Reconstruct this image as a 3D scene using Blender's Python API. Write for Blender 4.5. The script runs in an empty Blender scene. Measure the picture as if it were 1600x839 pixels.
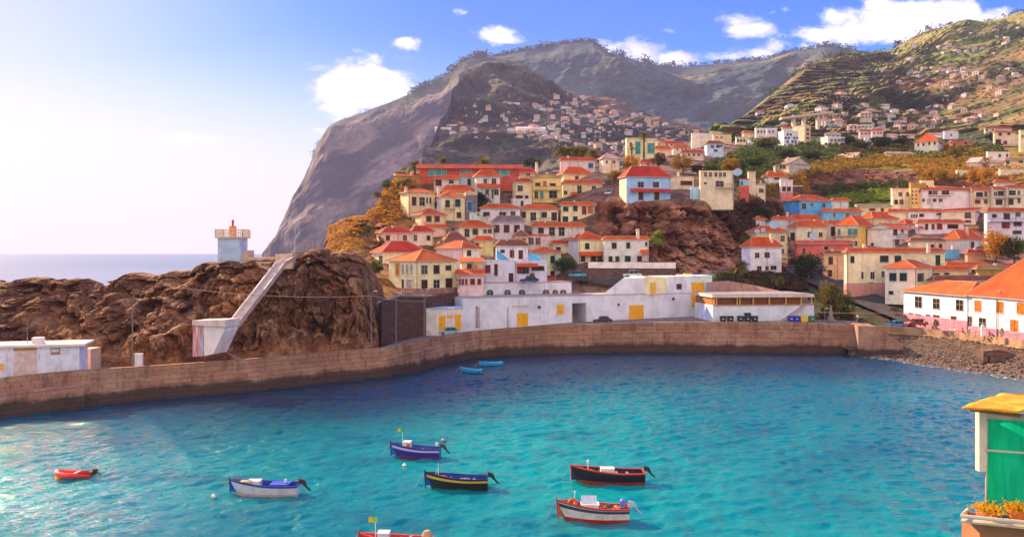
import bpy, bmesh, math, random
from mathutils import Vector, Matrix, noise
random.seed(7)
R = math.radians
PI = math.pi
sc = bpy.context.scene
COL = sc.collection

# ------------------------------------------------------------------ camera, sky, sun, exposure
F = 1386.0          # focal length in pixels of the 1600 px wide photograph
EY = 393.0          # row of the eye level
CZ = 20.0           # height of the camera above the water
cam_d = bpy.data.cameras.new('camera'); cam = bpy.data.objects.new('camera', cam_d); COL.objects.link(cam)
cam.location = (0, 0, CZ); cam.rotation_euler = (R(90), 0, 0)
cam_d.sensor_width = 36; cam_d.lens = 36*F/1600
cam_d.shift_y = -(419.5-EY)/1600
cam_d.clip_start = 0.1; cam_d.clip_end = 30000
sc.camera = cam
SUN_AZ, SUN_EL = -44.0, 29.0         # degrees from straight ahead (minus = left), height
SUN_STRENGTH, SKY_STRENGTH, EXPOSURE = 5.0, 0.15, 1.34
HAZE_DENSITY = 0.000062
sc.view_settings.view_transform = 'Standard'; sc.view_settings.look = 'None'
sc.view_settings.gamma = 1.0; sc.view_settings.use_curve_mapping = False
sc.view_settings.exposure = EXPOSURE
sc.cycles.use_denoising = True
sc.cycles.max_bounces = 6; sc.cycles.diffuse_bounces = 3; sc.cycles.glossy_bounces = 3
sc.cycles.transmission_bounces = 3; sc.cycles.volume_bounces = 1; sc.cycles.transparent_max_bounces = 6
sc.cycles.sample_clamp_indirect = 6
sun_dir = Vector((math.sin(R(SUN_AZ))*math.cos(R(SUN_EL)), math.cos(R(SUN_AZ))*math.cos(R(SUN_EL)), math.sin(R(SUN_EL))))
sl = bpy.data.lights.new('sun', 'SUN'); sun = bpy.data.objects.new('sun', sl); COL.objects.link(sun)
sl.energy = SUN_STRENGTH; sl.angle = R(0.5); sl.color = (1.0, 0.70, 0.37)
sun.rotation_euler = (-sun_dir).to_track_quat('-Z', 'Y').to_euler()
sun.location = (-60, 40, 120)

class NT:
    """small helper for writing node trees"""
    def __init__(s, tree): s.t = tree; s.n = tree.nodes; s.l = tree.links
    def new(s, typ, **kw):
        n = s.n.new(typ)
        for k, v in kw.items(): setattr(n, k, v)
        return n
    def put(s, sock, v):
        if v is None: return
        if hasattr(v, 'is_linked') or hasattr(v, 'links'): s.l.new(v, sock)
        else:
            if isinstance(v, (tuple, list)) and sock.type == 'RGBA' and len(v) == 3: v = (*v, 1)
            sock.default_value = v
    def math(s, op, a, b=None, c=None, clamp=False):
        n = s.new('ShaderNodeMath', operation=op, use_clamp=clamp)
        s.put(n.inputs[0], a); s.put(n.inputs[1], b); s.put(n.inputs[2], c)
        return n.outputs[0]
    def mix(s, f, a, b, mode='MIX'):
        n = s.new('ShaderNodeMix', data_type='RGBA', blend_type=mode, clamp_factor=True)
        s.put(n.inputs[0], f); s.put(n.inputs[6], a); s.put(n.inputs[7], b)
        return n.outputs[2]
    def noise(s, vec, scale, detail=4, rough=.55, dist=0):
        n = s.new('ShaderNodeTexNoise'); s.put(n.inputs['Vector'], vec)
        n.inputs['Scale'].default_value = scale; n.inputs['Detail'].default_value = detail
        n.inputs['Roughness'].default_value = rough; n.inputs['Distortion'].default_value = dist
        return n.outputs[0]
    def ramp(s, f, *stops):
        n = s.new('ShaderNodeValToRGB'); s.put(n.inputs[0], f)
        e = n.color_ramp.elements
        while len(e) < len(stops): e.new(.5)
        for i, (p, c) in enumerate(stops):
            e[i].position = p; e[i].color = (*c, 1) if isinstance(c, (tuple, list)) else (c, c, c, 1)
        return n.outputs[0]
    def smap(s, v, a, b, c=0., d=1., kind='SMOOTHSTEP'):
        n = s.new('ShaderNodeMapRange', interpolation_type=kind)
        s.put(n.inputs[0], v)
        for i, x in enumerate((a, b, c, d)): s.put(n.inputs[i+1], x)
        return n.outputs[0]
    def vmul(s, vec, k):
        n = s.new('ShaderNodeVectorMath', operation='MULTIPLY'); s.put(n.inputs[0], vec); n.inputs[1].default_value = k
        return n.outputs[0]

def new_world():
    w = bpy.data.worlds.new('World'); sc.world = w; w.use_nodes = True
    t = NT(w.node_tree); t.n.clear()
    g = t.new('ShaderNodeTexCoord').outputs['Generated']
    sp = t.new('ShaderNodeSeparateXYZ'); t.put(sp.inputs[0], g)
    sky = t.new('ShaderNodeTexSky', sky_type='NISHITA', sun_disc=False)
    sky.sun_elevation = R(SUN_EL); sky.sun_rotation = R(SUN_AZ)
    sky.air_density = 1.0; sky.dust_density = 1.0; sky.ozone_density = 2.2; sky.altitude = 20
    hs = t.new('ShaderNodeHueSaturation'); t.put(hs.inputs['Color'], sky.outputs[0])
    hs.inputs['Saturation'].default_value = 1.85; hs.inputs['Value'].default_value = 1.0; hs.inputs['Hue'].default_value = .497
    # hold back the glare around the sun so that the sky keeps its colour there
    lum = t.new('ShaderNodeRGBToBW'); t.put(lum.inputs[0], hs.outputs[0])
    kk = t.math('DIVIDE', 1.0, t.math('MULTIPLY_ADD', lum.outputs[0], .75, 1.0))
    cs = t.new('ShaderNodeVectorMath', operation='SCALE'); t.put(cs.inputs[0], hs.outputs[0]); t.put(cs.inputs['Scale'], t.math('MULTIPLY', kk, 1.95))
    gm = t.new('ShaderNodeGamma'); t.put(gm.inputs[0], cs.outputs[0]); gm.inputs[1].default_value = 1.3
    w_ = t.math('MULTIPLY', t.smap(sp.outputs[2], .0, .27), t.smap(sp.outputs[0], -.62, .0, .42, .97))
    blue = t.mix(w_, gm.outputs[0], (.0, .60, 2.7, 1))
    # clouds: lumps of noise around given directions of the sky
    yy = t.math('MAXIMUM', sp.outputs[1], .02)
    u = t.math('DIVIDE', sp.outputs[0], yy); v = t.math('DIVIDE', sp.outputs[2], yy)
    cl = [(565,140,68,34,1.),(610,150,40,24,.9),(545,128,40,20,.85),(492,106,34,9,.75),(633,66,18,9,.75),(777,54,40,14,.7),(740,20,48,8,.55),
          (985,86,42,16,.8),(1045,94,40,13,.8),(1150,90,70,8,.7),(1172,46,36,18,.75),(1222,18,24,12,.5),(1245,58,14,9,.6),(1420,40,100,36,.95),
          (1350,55,50,26,.75),(1478,22,52,22,.8),(1340,85,50,14,.7),(1560,28,30,16,.75),(1048,50,14,6,.5),(570,84,30,8,.35),
          (985,84,60,18,.95),(1055,92,55,14,.9),(1160,88,75,11,.9),(1250,76,60,16,.8),(1290,58,60,18,.85),(1170,70,30,10,.45),(700,50,40,7,.45),(1380,20,60,14,.6),(230,222,60,7,.45),(300,216,110,8,.42),(470,205,70,9,.4),(1300,45,34,14,.45),(40,60,10,5,0)]
    cv = t.new('ShaderNodeCombineXYZ'); t.put(cv.inputs[0], u); t.put(cv.inputs[1], t.math('MULTIPLY', v, 1.6)); cv.inputs[2].default_value = 3.1
    cv = cv.outputs[0]
    n1 = t.noise(cv, 16, 7, .62, .25); n2 = t.noise(cv, 7, 2, .5)
    tot = None
    for px, py, rx, ry, k in cl:
        if k == 0: continue
        a = t.math('MULTIPLY', t.math('SUBTRACT', u, (px-800)/F), F/rx)
        b = t.math('MULTIPLY', t.math('SUBTRACT', v, (EY-py)/F), F/ry)
        d = t.math('ADD', t.math('MULTIPLY', a, a), t.math('MULTIPLY', b, b))
        e = t.math('MULTIPLY', t.math('POWER', 2.718, t.math('MULTIPLY', d, -.42)), k)
        tot = e if tot is None else t.math('MAXIMUM', tot, e)
    dens = t.math('MULTIPLY_ADD', t.math('SUBTRACT', n1, .5), 1.95, tot)
    fac = t.smap(dens, .42, .86)
    fac = t.math('MULTIPLY', fac, t.smap(tot, .04, .22))
    cc = t.mix(t.smap(n2, .35, .65), (3.0, 2.8, 3.0, 1), (4.4, 4.1, 3.9, 1))
    dt = t.new('ShaderNodeVectorMath', operation='DOT_PRODUCT'); t.put(dt.inputs[0], g); dt.inputs[1].default_value = sun_dir
    glare = t.math('MULTIPLY', t.smap(dt.outputs['Value'], .84, .98), .25)
    low = t.math('MULTIPLY', t.smap(sp.outputs[2], .25, .0), t.smap(sp.outputs[0], .15, -.30, 0., .9))
    blue = t.mix(t.math('MAXIMUM', glare, low), blue, (2.75, 2.42, 2.62, 1))
    col = t.mix(fac, blue, cc)
    # unseen cloud bank added behind the camera to brighten the shaded fronts
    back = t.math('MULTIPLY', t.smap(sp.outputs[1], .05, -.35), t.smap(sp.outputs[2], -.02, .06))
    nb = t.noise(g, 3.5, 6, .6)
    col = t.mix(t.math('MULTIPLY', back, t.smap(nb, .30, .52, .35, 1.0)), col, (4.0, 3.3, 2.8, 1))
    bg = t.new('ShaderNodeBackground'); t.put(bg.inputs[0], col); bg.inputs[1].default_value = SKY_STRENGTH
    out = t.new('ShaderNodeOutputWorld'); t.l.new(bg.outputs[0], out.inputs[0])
new_world()

# ------------------------------------------------------------------ materials
_M = {}
def mat(key, fn):
    if key in _M: return _M[key]
    m = bpy.data.materials.new(key); m.use_nodes = True
    t = NT(m.node_tree); t.n.clear()
    p = t.new('ShaderNodeBsdfPrincipled'); o = t.new('ShaderNodeOutputMaterial'); t.l.new(p.outputs[0], o.inputs[0])
    p.inputs['Roughness'].default_value = .85; p.inputs['Specular IOR Level'].default_value = .3
    fn(t, p, o); _M[key] = m
    return m
def pos(t): return t.new('ShaderNodeNewGeometry').outputs['Position']
def bump(t, p, h, strength, dist):
    b = t.new('ShaderNodeBump'); b.inputs['Strength'].default_value = strength; b.inputs['Distance'].default_value = dist
    t.put(b.inputs['Height'], h); t.l.new(b.outputs[0], p.inputs['Normal'])
def sc_(c, k): return tuple(min(1, x*k) for x in c)

def plaster(c, dirt=.7, scale=.5):
    def fn(t, p, o):
        P = pos(t)
        n = t.noise(P, scale, 5, .6); n2 = t.noise(t.vmul(P, (2.2, 2.2, .25)), 1.2, 4, .6)
        base = t.mix(t.smap(n, .35, .7), sc_(c, 1.16), sc_(c, .86)); n4 = t.noise(P, 2.6, 5, .7); base = t.mix(t.math('MULTIPLY', t.smap(n4, .55, .7), dirt*.35), base, sc_(c, .62))
        stain = t.math('MULTIPLY', t.smap(n2, .56, .74), dirt)
        t.put(p.inputs['Base Color'], t.mix(stain, base, (c[0]*.42, c[1]*.37, c[2]*.32)))
        bump(t, p, t.noise(P, 6, 3), .25, .05)
    return mat('plaster %.2f %.2f %.2f %.1f' % (*c, dirt), fn)
def tile(c):
    def fn(t, p, o):
        uv = t.new('ShaderNodeUVMap').outputs[0]; P = pos(t)
        w = t.new('ShaderNodeTexWave', wave_type='BANDS', bands_direction='X'); t.put(w.inputs[0], uv); w.inputs['Scale'].default_value = .9
        w.inputs['Distortion'].default_value = .3
        w2 = t.new('ShaderNodeTexWave', wave_type='BANDS', bands_direction='Y', wave_profile='SAW'); t.put(w2.inputs[0], uv); w2.inputs['Scale'].default_value = .75
        n = t.noise(P, .35, 4, .6); n3 = t.noise(P, 3.5, 3, .7)
        a = t.mix(t.smap(n, .32, .7), sc_(c, 1.12), (c[0]*.72, c[1]*.62, c[2]*.7))
        a = t.mix(t.math('MULTIPLY', t.smap(n3, .5, .72), .45), a, (c[0]*.42, c[1]*.5, c[2]*.7))
        a = t.mix(t.math('MULTIPLY', t.smap(w.outputs['Fac'], .55, .1), .35), a, (c[0]*.35, c[1]*.3, c[2]*.3))
        t.put(p.inputs['Base Color'], a)
        h = t.math('ADD', w.outputs['Fac'], t.math('MULTIPLY', w2.outputs['Fac'], .4))
        bump(t, p, h, .7, .08)
    return mat('roof tile %.2f %.2f %.2f' % c, fn)
def plain(key, c, rough=.6, metal=0., var=.2, nscale=3.):
    def fn(t, p, o):
        n = t.noise(pos(t), nscale, 4, .6)
        t.put(p.inputs['Base Color'], t.mix(t.smap(n, .35, .7), c, sc_(c, 1-var)))
        p.inputs['Roughness'].default_value = rough; p.inputs['Metallic'].default_value = metal
    return mat(key, fn)
def glass_dark(key, c):
    def fn(t, p, o):
        n = t.noise(pos(t), 1.3, 2); t.put(p.inputs['Base Color'], t.mix(t.smap(n, .4, .6), c, sc_(c, .6)))
        p.inputs['Roughness'].default_value = .3; p.inputs['Specular IOR Level'].default_value = .15
    return mat(key, fn)
def rock(key, c1, c2, c3, s=.12, bd=.8, streak=(1, 1, .3)):
    def fn(t, p, o):
        P = pos(t)
        n = t.noise(t.vmul(P, streak), s, 8, .65, .6); n2 = t.noise(P, s*4, 6, .7, .4); n3 = t.noise(P, s*16, 4, .7)
        v = t.new('ShaderNodeTexVoronoi', feature='DISTANCE_TO_EDGE'); 
        wv = t.new('ShaderNodeVectorMath', operation='ADD'); t.put(wv.inputs[0], P)
        nc = t.new('ShaderNodeTexNoise'); t.put(nc.inputs[0], P); nc.inputs['Scale'].default_value = s*3; 
        t.put(wv.inputs[1], t.vmul(nc.outputs[1], (4, 4, 4))); t.put(v.inputs['Vector'], wv.outputs[0]); v.inputs['Scale'].default_value = s*2.6
        a = t.mix(t.smap(n, .36, .62), c1, c2)
        vc = t.new('ShaderNodeTexVoronoi'); t.put(vc.inputs['Vector'], wv.outputs[0]); vc.inputs['Scale'].default_value = s*7; bw = t.new('ShaderNodeRGBToBW'); t.put(bw.inputs[0], vc.outputs['Color'])
        a = t.mix(t.smap(bw.outputs[0], .25, .8, .0, .55, 'LINEAR'), a, sc_(c1, 1.1))
        a = t.mix(t.smap(n2, .48, .68), a, c3)
        a = t.mix(t.math('MULTIPLY', t.smap(n3, .52, .7), .5), a, sc_(c1, .35))
        a = t.mix(t.math('MULTIPLY', t.smap(v.outputs[0], .03, .0), .25), a, sc_(c1, .3))
        t.put(p.inputs['Base Color'], a); p.inputs['Roughness'].default_value = .95
        h = t.math('ADD', t.math('MULTIPLY', n2, 1.5), t.math('ADD', t.math('MULTIPLY', n3, .5), t.math('MULTIPLY', t.smap(v.outputs[0], 0, .1), .15)))
        bump(t, p, h, 1.0, bd)
    return mat(key, fn)
def attr_ground(key, bs=.5, bd=.3, ns=.4, amt=.5):
    def fn(t, p, o):
        P = pos(t); a = t.new('ShaderNodeAttribute', attribute_name='col').outputs['Color']
        n = t.noise(P, ns, 7, .68, .3); n2 = t.noise(P, ns*6, 4, .7)
        m = t.smap(n, .3, .7, 1+amt*.6, 1-amt); m2 = t.smap(n2, .3, .7, 1.25, .72)
        k = t.new('ShaderNodeVectorMath', operation='SCALE'); t.put(k.inputs[0], a); t.put(k.inputs['Scale'], t.math('MULTIPLY', m, m2))
        t.put(p.inputs['Base Color'], k.outputs[0]); p.inputs['Roughness'].default_value = .97
        bump(t, p, t.math('ADD', n, t.math('MULTIPLY', n2, .3)), bs, bd)
    return mat(key, fn)
def leaves_flowers(key, c1, c2):
    def fn(t, p, o):
        n = t.noise(pos(t), .9, 3, .6); oi = t.new('ShaderNodeObjectInfo').outputs['Random']
        a = t.mix(t.smap(n, .38, .62), c1, c2)
        a = t.mix(t.math('MULTIPLY', oi, .3), a, sc_(c1, .6))
        t.put(p.inputs['Base Color'], a); p.inputs['Roughness'].default_value = .7
        p.inputs['Specular IOR Level'].default_value = .15
        tr = t.new('ShaderNodeBsdfTranslucent'); t.put(tr.inputs[0], a)
        mx = t.new('ShaderNodeMixShader'); mx.inputs[0].default_value = .35
        t.l.new(p.outputs[0], mx.inputs[1]); t.l.new(tr.outputs[0], mx.inputs[2]); t.l.new(mx.outputs[0], o.inputs[0])
    return mat(key, fn)

# ------------------------------------------------------------------ mesh and object helpers
def at(px, py, D): return Vector(((px-800)/F*D, D, CZ-(py-EY)/F*D))
def yrow(z, D): return EY+(CZ-z)/D*F
class MB:
    def __init__(s): s.v = []; s.f = []; s.m = []; s.uv = []
    def face(s, pts, mi=0, uv=None):
        b = len(s.v); s.v += [tuple(p) for p in pts]; s.f.append(tuple(range(b, b+len(pts)))); s.m.append(mi)
        if uv is None:
            p0, p1, p2 = Vector(pts[0]), Vector(pts[1]), Vector(pts[2])
            e = (p1-p0); e = e.normalized() if e.length > 1e-6 else Vector((1, 0, 0))
            nn = e.cross(p2-p0); nn = nn.normalized() if nn.length > 1e-8 else Vector((0, 0, 1)); g = nn.cross(e)
            uv = [((Vector(p)-p0).dot(e), (Vector(p)-p0).dot(g)) for p in pts]
        s.uv.append(uv)
    def mesh(s, verts, faces, mi=0):
        b = len(s.v); s.v += [tuple(p) for p in verts]
        for f in faces:
            s.f.append(tuple(i+b for i in f)); s.m.append(mi); s.uv.append([(verts[i][0], verts[i][1]) for i in f])
    def box(s, x0, x1, y0, y1, z0, z1, mi=0, M=None):
        v = [Vector((x, y, z)) for z in (z0, z1) for y in (y0, y1) for x in (x0, x1)]
        if M is not None: v = [M @ p for p in v]
        s.mesh(v, [(0,2,3,1),(4,5,7,6),(0,1,5,4),(2,6,7,3),(0,4,6,2),(1,3,7,5)], mi)
    def tube(s, pts, r, n=6, mi=0, cap=True):
        pts = [Vector(p) for p in pts]; rr = r if isinstance(r, (list, tuple)) else [r]*len(pts); rings = []
        for i, p in enumerate(pts):
            d = (pts[min(i+1, len(pts)-1)]-pts[max(i-1, 0)]); d = d.normalized() if d.length > 1e-6 else Vector((0, 0, 1))
            a = d.cross(Vector((0, 0, 1))) if abs(d.z) < .95 else d.cross(Vector((1, 0, 0)))
            a.normalize(); b = d.cross(a); rings.append([p+(a*math.cos(2*PI*k/n)+b*math.sin(2*PI*k/n))*rr[i] for k in range(n)])
        vs = [q for ring in rings for q in ring]; fs = []
        for i in range(len(pts)-1):
            for k in range(n): fs.append((i*n+k, i*n+(k+1) % n, (i+1)*n+(k+1) % n, (i+1)*n+k))
        if cap: fs.append(tuple(range(n))[::-1]); fs.append(tuple((len(pts)-1)*n+k for k in range(n)))
        s.mesh(vs, fs, mi)
    def lathe(s, prof, n=12, c=(0, 0, 0), mi=0, sx=1, sy=1):
        vs = []; fs = []; m = len(prof)
        for k in range(n):
            a = 2*PI*k/n
            for (r, z) in prof: vs.append((c[0]+r*math.cos(a)*sx, c[1]+r*math.sin(a)*sy, c[2]+z))
        for k in range(n):
            for i in range(m-1): fs.append((k*m+i, ((k+1) % n)*m+i, ((k+1) % n)*m+i+1, k*m+i+1))
        s.mesh(vs, fs, mi)
    def data(s, name, mats, smooth=False):
        me = bpy.data.meshes.new(name); me.from_pydata(s.v, [], s.f)
        for m in (mats if isinstance(mats, (list, tuple)) else [mats]): me.materials.append(m)
        me.polygons.foreach_set('material_index', s.m)
        uvl = me.uv_layers.new(name='UVMap'); flat = [c for f in s.uv for q in f for c in q]; uvl.data.foreach_set('uv', flat)
        if smooth: me.polygons.foreach_set('use_smooth', [True]*len(me.polygons))
        me.update(); return me
    def build(s, name, mats, parent=None, smooth=False, loc=None):
        o = bpy.data.objects.new(name, s.data(name, mats, smooth)); COL.objects.link(o)
        if parent is not None: o.parent = parent
        if loc is not None: o.location = loc
        return o
def link(name, data, parent=None, loc=(0, 0, 0), rz=0, scale=None):
    o = bpy.data.objects.new(name, data); COL.objects.link(o); o.location = loc; o.rotation_euler = (0, 0, rz)
    if scale is not None: o.scale = scale if isinstance(scale, (tuple, list, Vector)) else (scale,)*3
    if parent is not None: o.parent = parent
    return o
def tag(o, label=None, cat=None, group=None, kind=None):
    if label: o['label'] = label
    if cat: o['category'] = cat
    if group: o['group'] = group
    if kind: o['kind'] = kind
    return o
def empty(name, loc, rz, label, cat, group=None):
    o = bpy.data.objects.new(name, None); COL.objects.link(o); o.location = loc; o.rotation_euler = (0, 0, rz)
    o.empty_display_size = .5
    return tag(o, label, cat, group)
def copy_tree(o, parent=None):
    c = o.copy(); COL.objects.link(c)
    if parent is not None: c.parent = parent
    for ch in [x for x in o.children]: copy_tree(ch, c)
    return c
def fbm(p, octv=5, H=1.0, lac=2.0): return noise.fractal(p, H, lac, octv)
def lerp(a, b, t): return a+(b-a)*t
def poly(pts, x):
    """value(s) of a polyline [(x, a, b..)] at x"""
    if x <= pts[0][0]: return pts[0][1:]
    for i in range(len(pts)-1):
        if x <= pts[i+1][0]:
            t = (x-pts[i][0])/max(1e-9, pts[i+1][0]-pts[i][0])
            return tuple(lerp(pts[i][k], pts[i+1][k], t) for k in range(1, len(pts[0])))
    return pts[-1][1:]
def crag(p, s, k=(1, .6, .45)):
    """blocky fractured rock: offset in -1..1 from nearest-cell heights with cracks between the cells"""
    q = Vector((p.x*k[0], p.y*k[1], p.z*k[2]))*s; q = q+Vector((noise.noise(q*1.7), noise.noise(q*1.7+Vector((5, 5, 5))), noise.noise(q*1.7+Vector((9, 1, 3)))))*.45
    d, pts = noise.voronoi(q); c = noise.cell(pts[0]*7.31+Vector((.5, .5, .5))); e = min(1, (d[1]-d[0])*3.2)
    return (c-.5)*1.3-(1-e)*.75
def surface(o):
    from mathutils.bvhtree import BVHTree
    return BVHTree.FromPolygons([v.co.copy() for v in o.data.vertices], [tuple(f.vertices) for f in o.data.polygons])
def hit(bvh, px, py):
    d = Vector(((px-800)/F, 1, -(py-EY)/F)).normalized(); h = bvh.ray_cast(Vector((0, 0, CZ)), d)
    return h[0]
def grid_mesh(name, P, mats, colfn=None, smooth=False, mi=None):
    """P[row][col] of Vectors -> object"""
    nr, nc = len(P), len(P[0])
    me = bpy.data.meshes.new(name)
    vs = [tuple(p) for row in P for p in row]
    fs = [(r*nc+c, r*nc+c+1, (r+1)*nc+c+1, (r+1)*nc+c) for r in range(nr-1) for c in range(nc-1)]
    me.from_pydata(vs, [], fs)
    for m in (mats if isinstance(mats, (list, tuple)) else [mats]): me.materials.append(m)
    if mi: me.polygons.foreach_set('material_index', [mi(r, c) for r in range(nr-1) for c in range(nc-1)])
    if smooth: me.polygons.foreach_set('use_smooth', [True]*len(fs))
    if colfn:
        ca = me.color_attributes.new('col', 'FLOAT_COLOR', 'POINT'); buf = []
        for r in range(nr):
            for c in range(nc): buf += [*colfn(r/(nr-1), c/(nc-1), P[r][c]), 1.0]
        ca.data.foreach_set('color', buf)
    me.update()
    o = bpy.data.objects.new(name, me); COL.objects.link(o); return o
# ------------------------------------------------------------------ sea, mountains, haze
def water_mat(t, p, o):
    P = pos(t); sp = t.new('ShaderNodeSeparateXYZ'); t.put(sp.inputs[0], P)
    Y, X = sp.outputs[1], sp.outputs[0]
    big = t.noise(P, .016, 3, .5, .4); mid = t.noise(t.vmul(P, (1, 1.6, 1)), .09, 4, .6)
    shallow = t.mix(t.smap(big, .40, .60), (.001, .145, .185), (.000, .270, .265))
    shallow = t.mix(t.math('MULTIPLY', t.smap(mid, .48, .68), .55), shallow, (.0, .075, .125))
    # the floor falls away to the open sea and to the deeper right side and along the quay
    deep = (.010, .020, .035)
    a = t.mix(t.smap(t.math('SUBTRACT', t.math('ADD', Y, t.math('MULTIPLY', big, 34)), t.smap(X, -22, 22, 0, 34)), 100, 136), shallow, (.004, .032, .062))
    a = t.mix(t.smap(Y, 140, 240), a, deep)
    a = t.mix(t.smap(Y, 260, 700), a, (.006, .050, .125))
    a = t.mix(t.math('MULTIPLY', t.smap(t.math('SUBTRACT', X, t.math('MULTIPLY', Y, .30)), 2, 34), .55), a, (.001, .085, .18))
    t.put(p.inputs['Base Color'], a)
    p.inputs['IOR'].default_value = 1.33; p.inputs['Specular IOR Level'].default_value = .5
    w1 = t.noise(t.vmul(P, (1, 1.5, 1)), .42, 3, .6, .3); w2 = t.noise(t.vmul(P, (1, 1.5, 1)), 1.7, 4, .65, .2); w3 = t.noise(P, .09, 2, .5)
    h = t.math('ADD', t.math('MULTIPLY', w1, 1.0), t.math('ADD', t.math('MULTIPLY', w2, .72), t.math('MULTIPLY', w3, 1.6)))
    gust0 = t.math('MULTIPLY', t.smap(t.math('ADD', X, t.math('MULTIPLY', mid, 14)), 12, -22), t.smap(Y, 116, 86))
    t.put(p.inputs['Roughness'], t.math('ADD', t.smap(Y, 60, 1200, .05, .22, 'LINEAR'), t.math('MULTIPLY', gust0, .0)))
    gust = t.math('MULTIPLY', t.smap(X, 14, -34), t.smap(Y, 112, 84)); h = t.math('MULTIPLY', h, t.math('MULTIPLY_ADD', gust, .6, 1.0))
    b = t.new('ShaderNodeBump'); t.put(b.inputs['Strength'], t.smap(Y, 90, 900, 1.0, .55, 'LINEAR')); b.inputs['Distance'].default_value = .15
    t.put(b.inputs['Height'], h); t.l.new(b.outputs[0], p.inputs['Normal'])
WATER = mat('water', water_mat)
mb = MB(); xs = [-6400, -1500, -300, 300, 1500, 6400]; ys = [-60, 60, 200, 500, 2000, 7900]
mb.mesh([(x, y, -.28) for y in ys for x in xs], [(j*6+i, j*6+i+1, (j+1)*6+i+1, (j+1)*6+i) for j in range(5) for i in range(5)])
tag(mb.build('sea', WATER), kind='structure')
# the bay: real wavelets, a sum of many small wave trains
import numpy as np
rg = np.random.default_rng(4); st_ = .18; gx = np.arange(-100, 118, st_); gy = np.arange(42, 190, st_); XX, YY = np.meshgrid(gx, gy); ZZ = np.zeros_like(XX)
for i in range(84):
    lam = math.exp(rg.uniform(math.log(.62), math.log(3.2))); th_ = rg.normal(-1.1, .75); kx, ky = 2*PI/lam*math.cos(th_), 2*PI/lam*math.sin(th_)
    gus = .65+.5*np.sin(XX*.045*rg.uniform(.5, 1.6)+YY*.06*rg.uniform(.5, 1.5)+rg.uniform(0, 6)) if i % 3 == 0 else 1.0
    ZZ += gus*.031*lam/(2*PI)*np.sin(kx*XX+ky*YY+rg.uniform(0, 2*PI))
ed = np.clip(np.minimum.reduce([XX+100, 118-XX, YY-42, 190-YY])/4, 0, 1); ZZ *= ed
me = bpy.data.meshes.new('bay_water'); nx_, ny_ = len(gx), len(gy); me.vertices.add(nx_*ny_); me.vertices.foreach_set('co', np.stack([XX, YY, ZZ], -1).astype(np.float32).ravel())
ii = (np.arange(ny_-1)[:, None]*nx_+np.arange(nx_-1)[None, :]).ravel(); q4 = np.stack([ii, ii+1, ii+nx_+1, ii+nx_], -1).astype(np.int32); nf = len(q4)
me.loops.add(nf*4); me.loops.foreach_set('vertex_index', q4.ravel()); me.polygons.add(nf); me.polygons.foreach_set('loop_start', np.arange(0, nf*4, 4, dtype=np.int32)); me.polygons.foreach_set('use_smooth', np.ones(nf, bool))
me.update(calc_edges=True); me.validate(); me.materials.append(WATER); tag(link('bay_water', me), kind='structure')
mb = MB(); mb.box(-6450, 6450, -200, 7950, -2.2, -1.5)
tag(mb.build('sea_floor', plain('sea floor', (.05, .06, .06))), kind='structure')

HAZE = bpy.data.materials.new('haze air'); HAZE.use_nodes = True
t = NT(HAZE.node_tree); t.n.clear(); pv = t.new('ShaderNodeVolumePrincipled'); ou = t.new('ShaderNodeOutputMaterial'); t.l.new(pv.outputs[0], ou.inputs['Volume'])
pv.inputs['Color'].default_value = (.50, .54, 1.0, 1); pv.inputs['Density'].default_value = HAZE_DENSITY; pv.inputs['Anisotropy'].default_value = .3
mb = MB(); mb.box(-6500, 6500, -230, 8000, -3.3, 1050)
tag(mb.build('haze', HAZE), kind='stuff')

def resample(row, n):
    a, b = row[0][0], row[-1][0]
    out = []
    for i in range(n):
        x = lerp(a, b, i/(n-1)); y, D = poly(row, x); out.append((x, y, D))
    return out
def sheet(rows, nc, seg):
    """rows: control rows bottom to top, each [(px, y, D)...]; seg: cells between two rows"""
    rs = [resample(r, nc) for r in rows]; G = []
    for k in range(len(rs)-1):
        for j in range(seg[k]):
            t_ = j/seg[k]; G.append([tuple(lerp(rs[k][i][q], rs[k+1][i][q], t_) for q in range(3)) for i in range(nc)])
    G.append(rs[-1]); return G
class Slope:
    """a sheet plus a look-up that gives the ground under a pixel"""
    def __init__(s, rows): s.rows = rows
    def D(s, px, y):
        pr = None
        for r in s.rows:
            yy, dd = poly(r, px)
            if pr and (pr[0] >= y >= yy): return lerp(pr[1], dd, (pr[0]-y)/max(1e-6, pr[0]-yy))
            pr = (yy, dd)
        return pr[1]
def mountain(name, rows, nc, seg, amp, freq, colfn, matl, streak=(1, 1, 1), back=900, edge=.25, terr=0, seedv=0):
    G = sheet(rows, nc, seg); nr = len(G); P = []
    for j, r in enumerate(G):
        line = []
        for i, (px, y, D) in enumerate(r):
            p = at(px, y, D); q = Vector((p.x*streak[0], p.y*streak[1], p.z*streak[2]))*freq+Vector((seedv, 0, 0))
            n = fbm(q, 6, .9); nb = 1-abs(noise.noise(q*.6+Vector((9, 3, 1))))*2
            a = amp*min(1, (nr-1-j)/(nr*edge)+.12)*min(1, j/4)
            off = (n*.75+nb*.65)*a
            p = p+Vector((0, -off, 0))+Vector((0, 0, off*.18))
            if terr:
                s_ = (p.z+noise.noise(q*.7)*terr*1.2) / terr; fr = s_-math.floor(s_)
                p.y += (fr-.5)*terr*2.2
            line.append(p)
        P.append(line)
    top = P[-1]
    P.append([p+Vector((0, back*.4, -20)) for p in top]); P.append([Vector((p.x, p.y+back, -2)) for p in top])
    return tag(grid_mesh(name, P, matl, colfn, smooth=False), kind='structure')
def mixc(a, b, t): t = max(0, min(1, t)); return tuple(lerp(a[k], b[k], t) for k in range(3))

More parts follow.
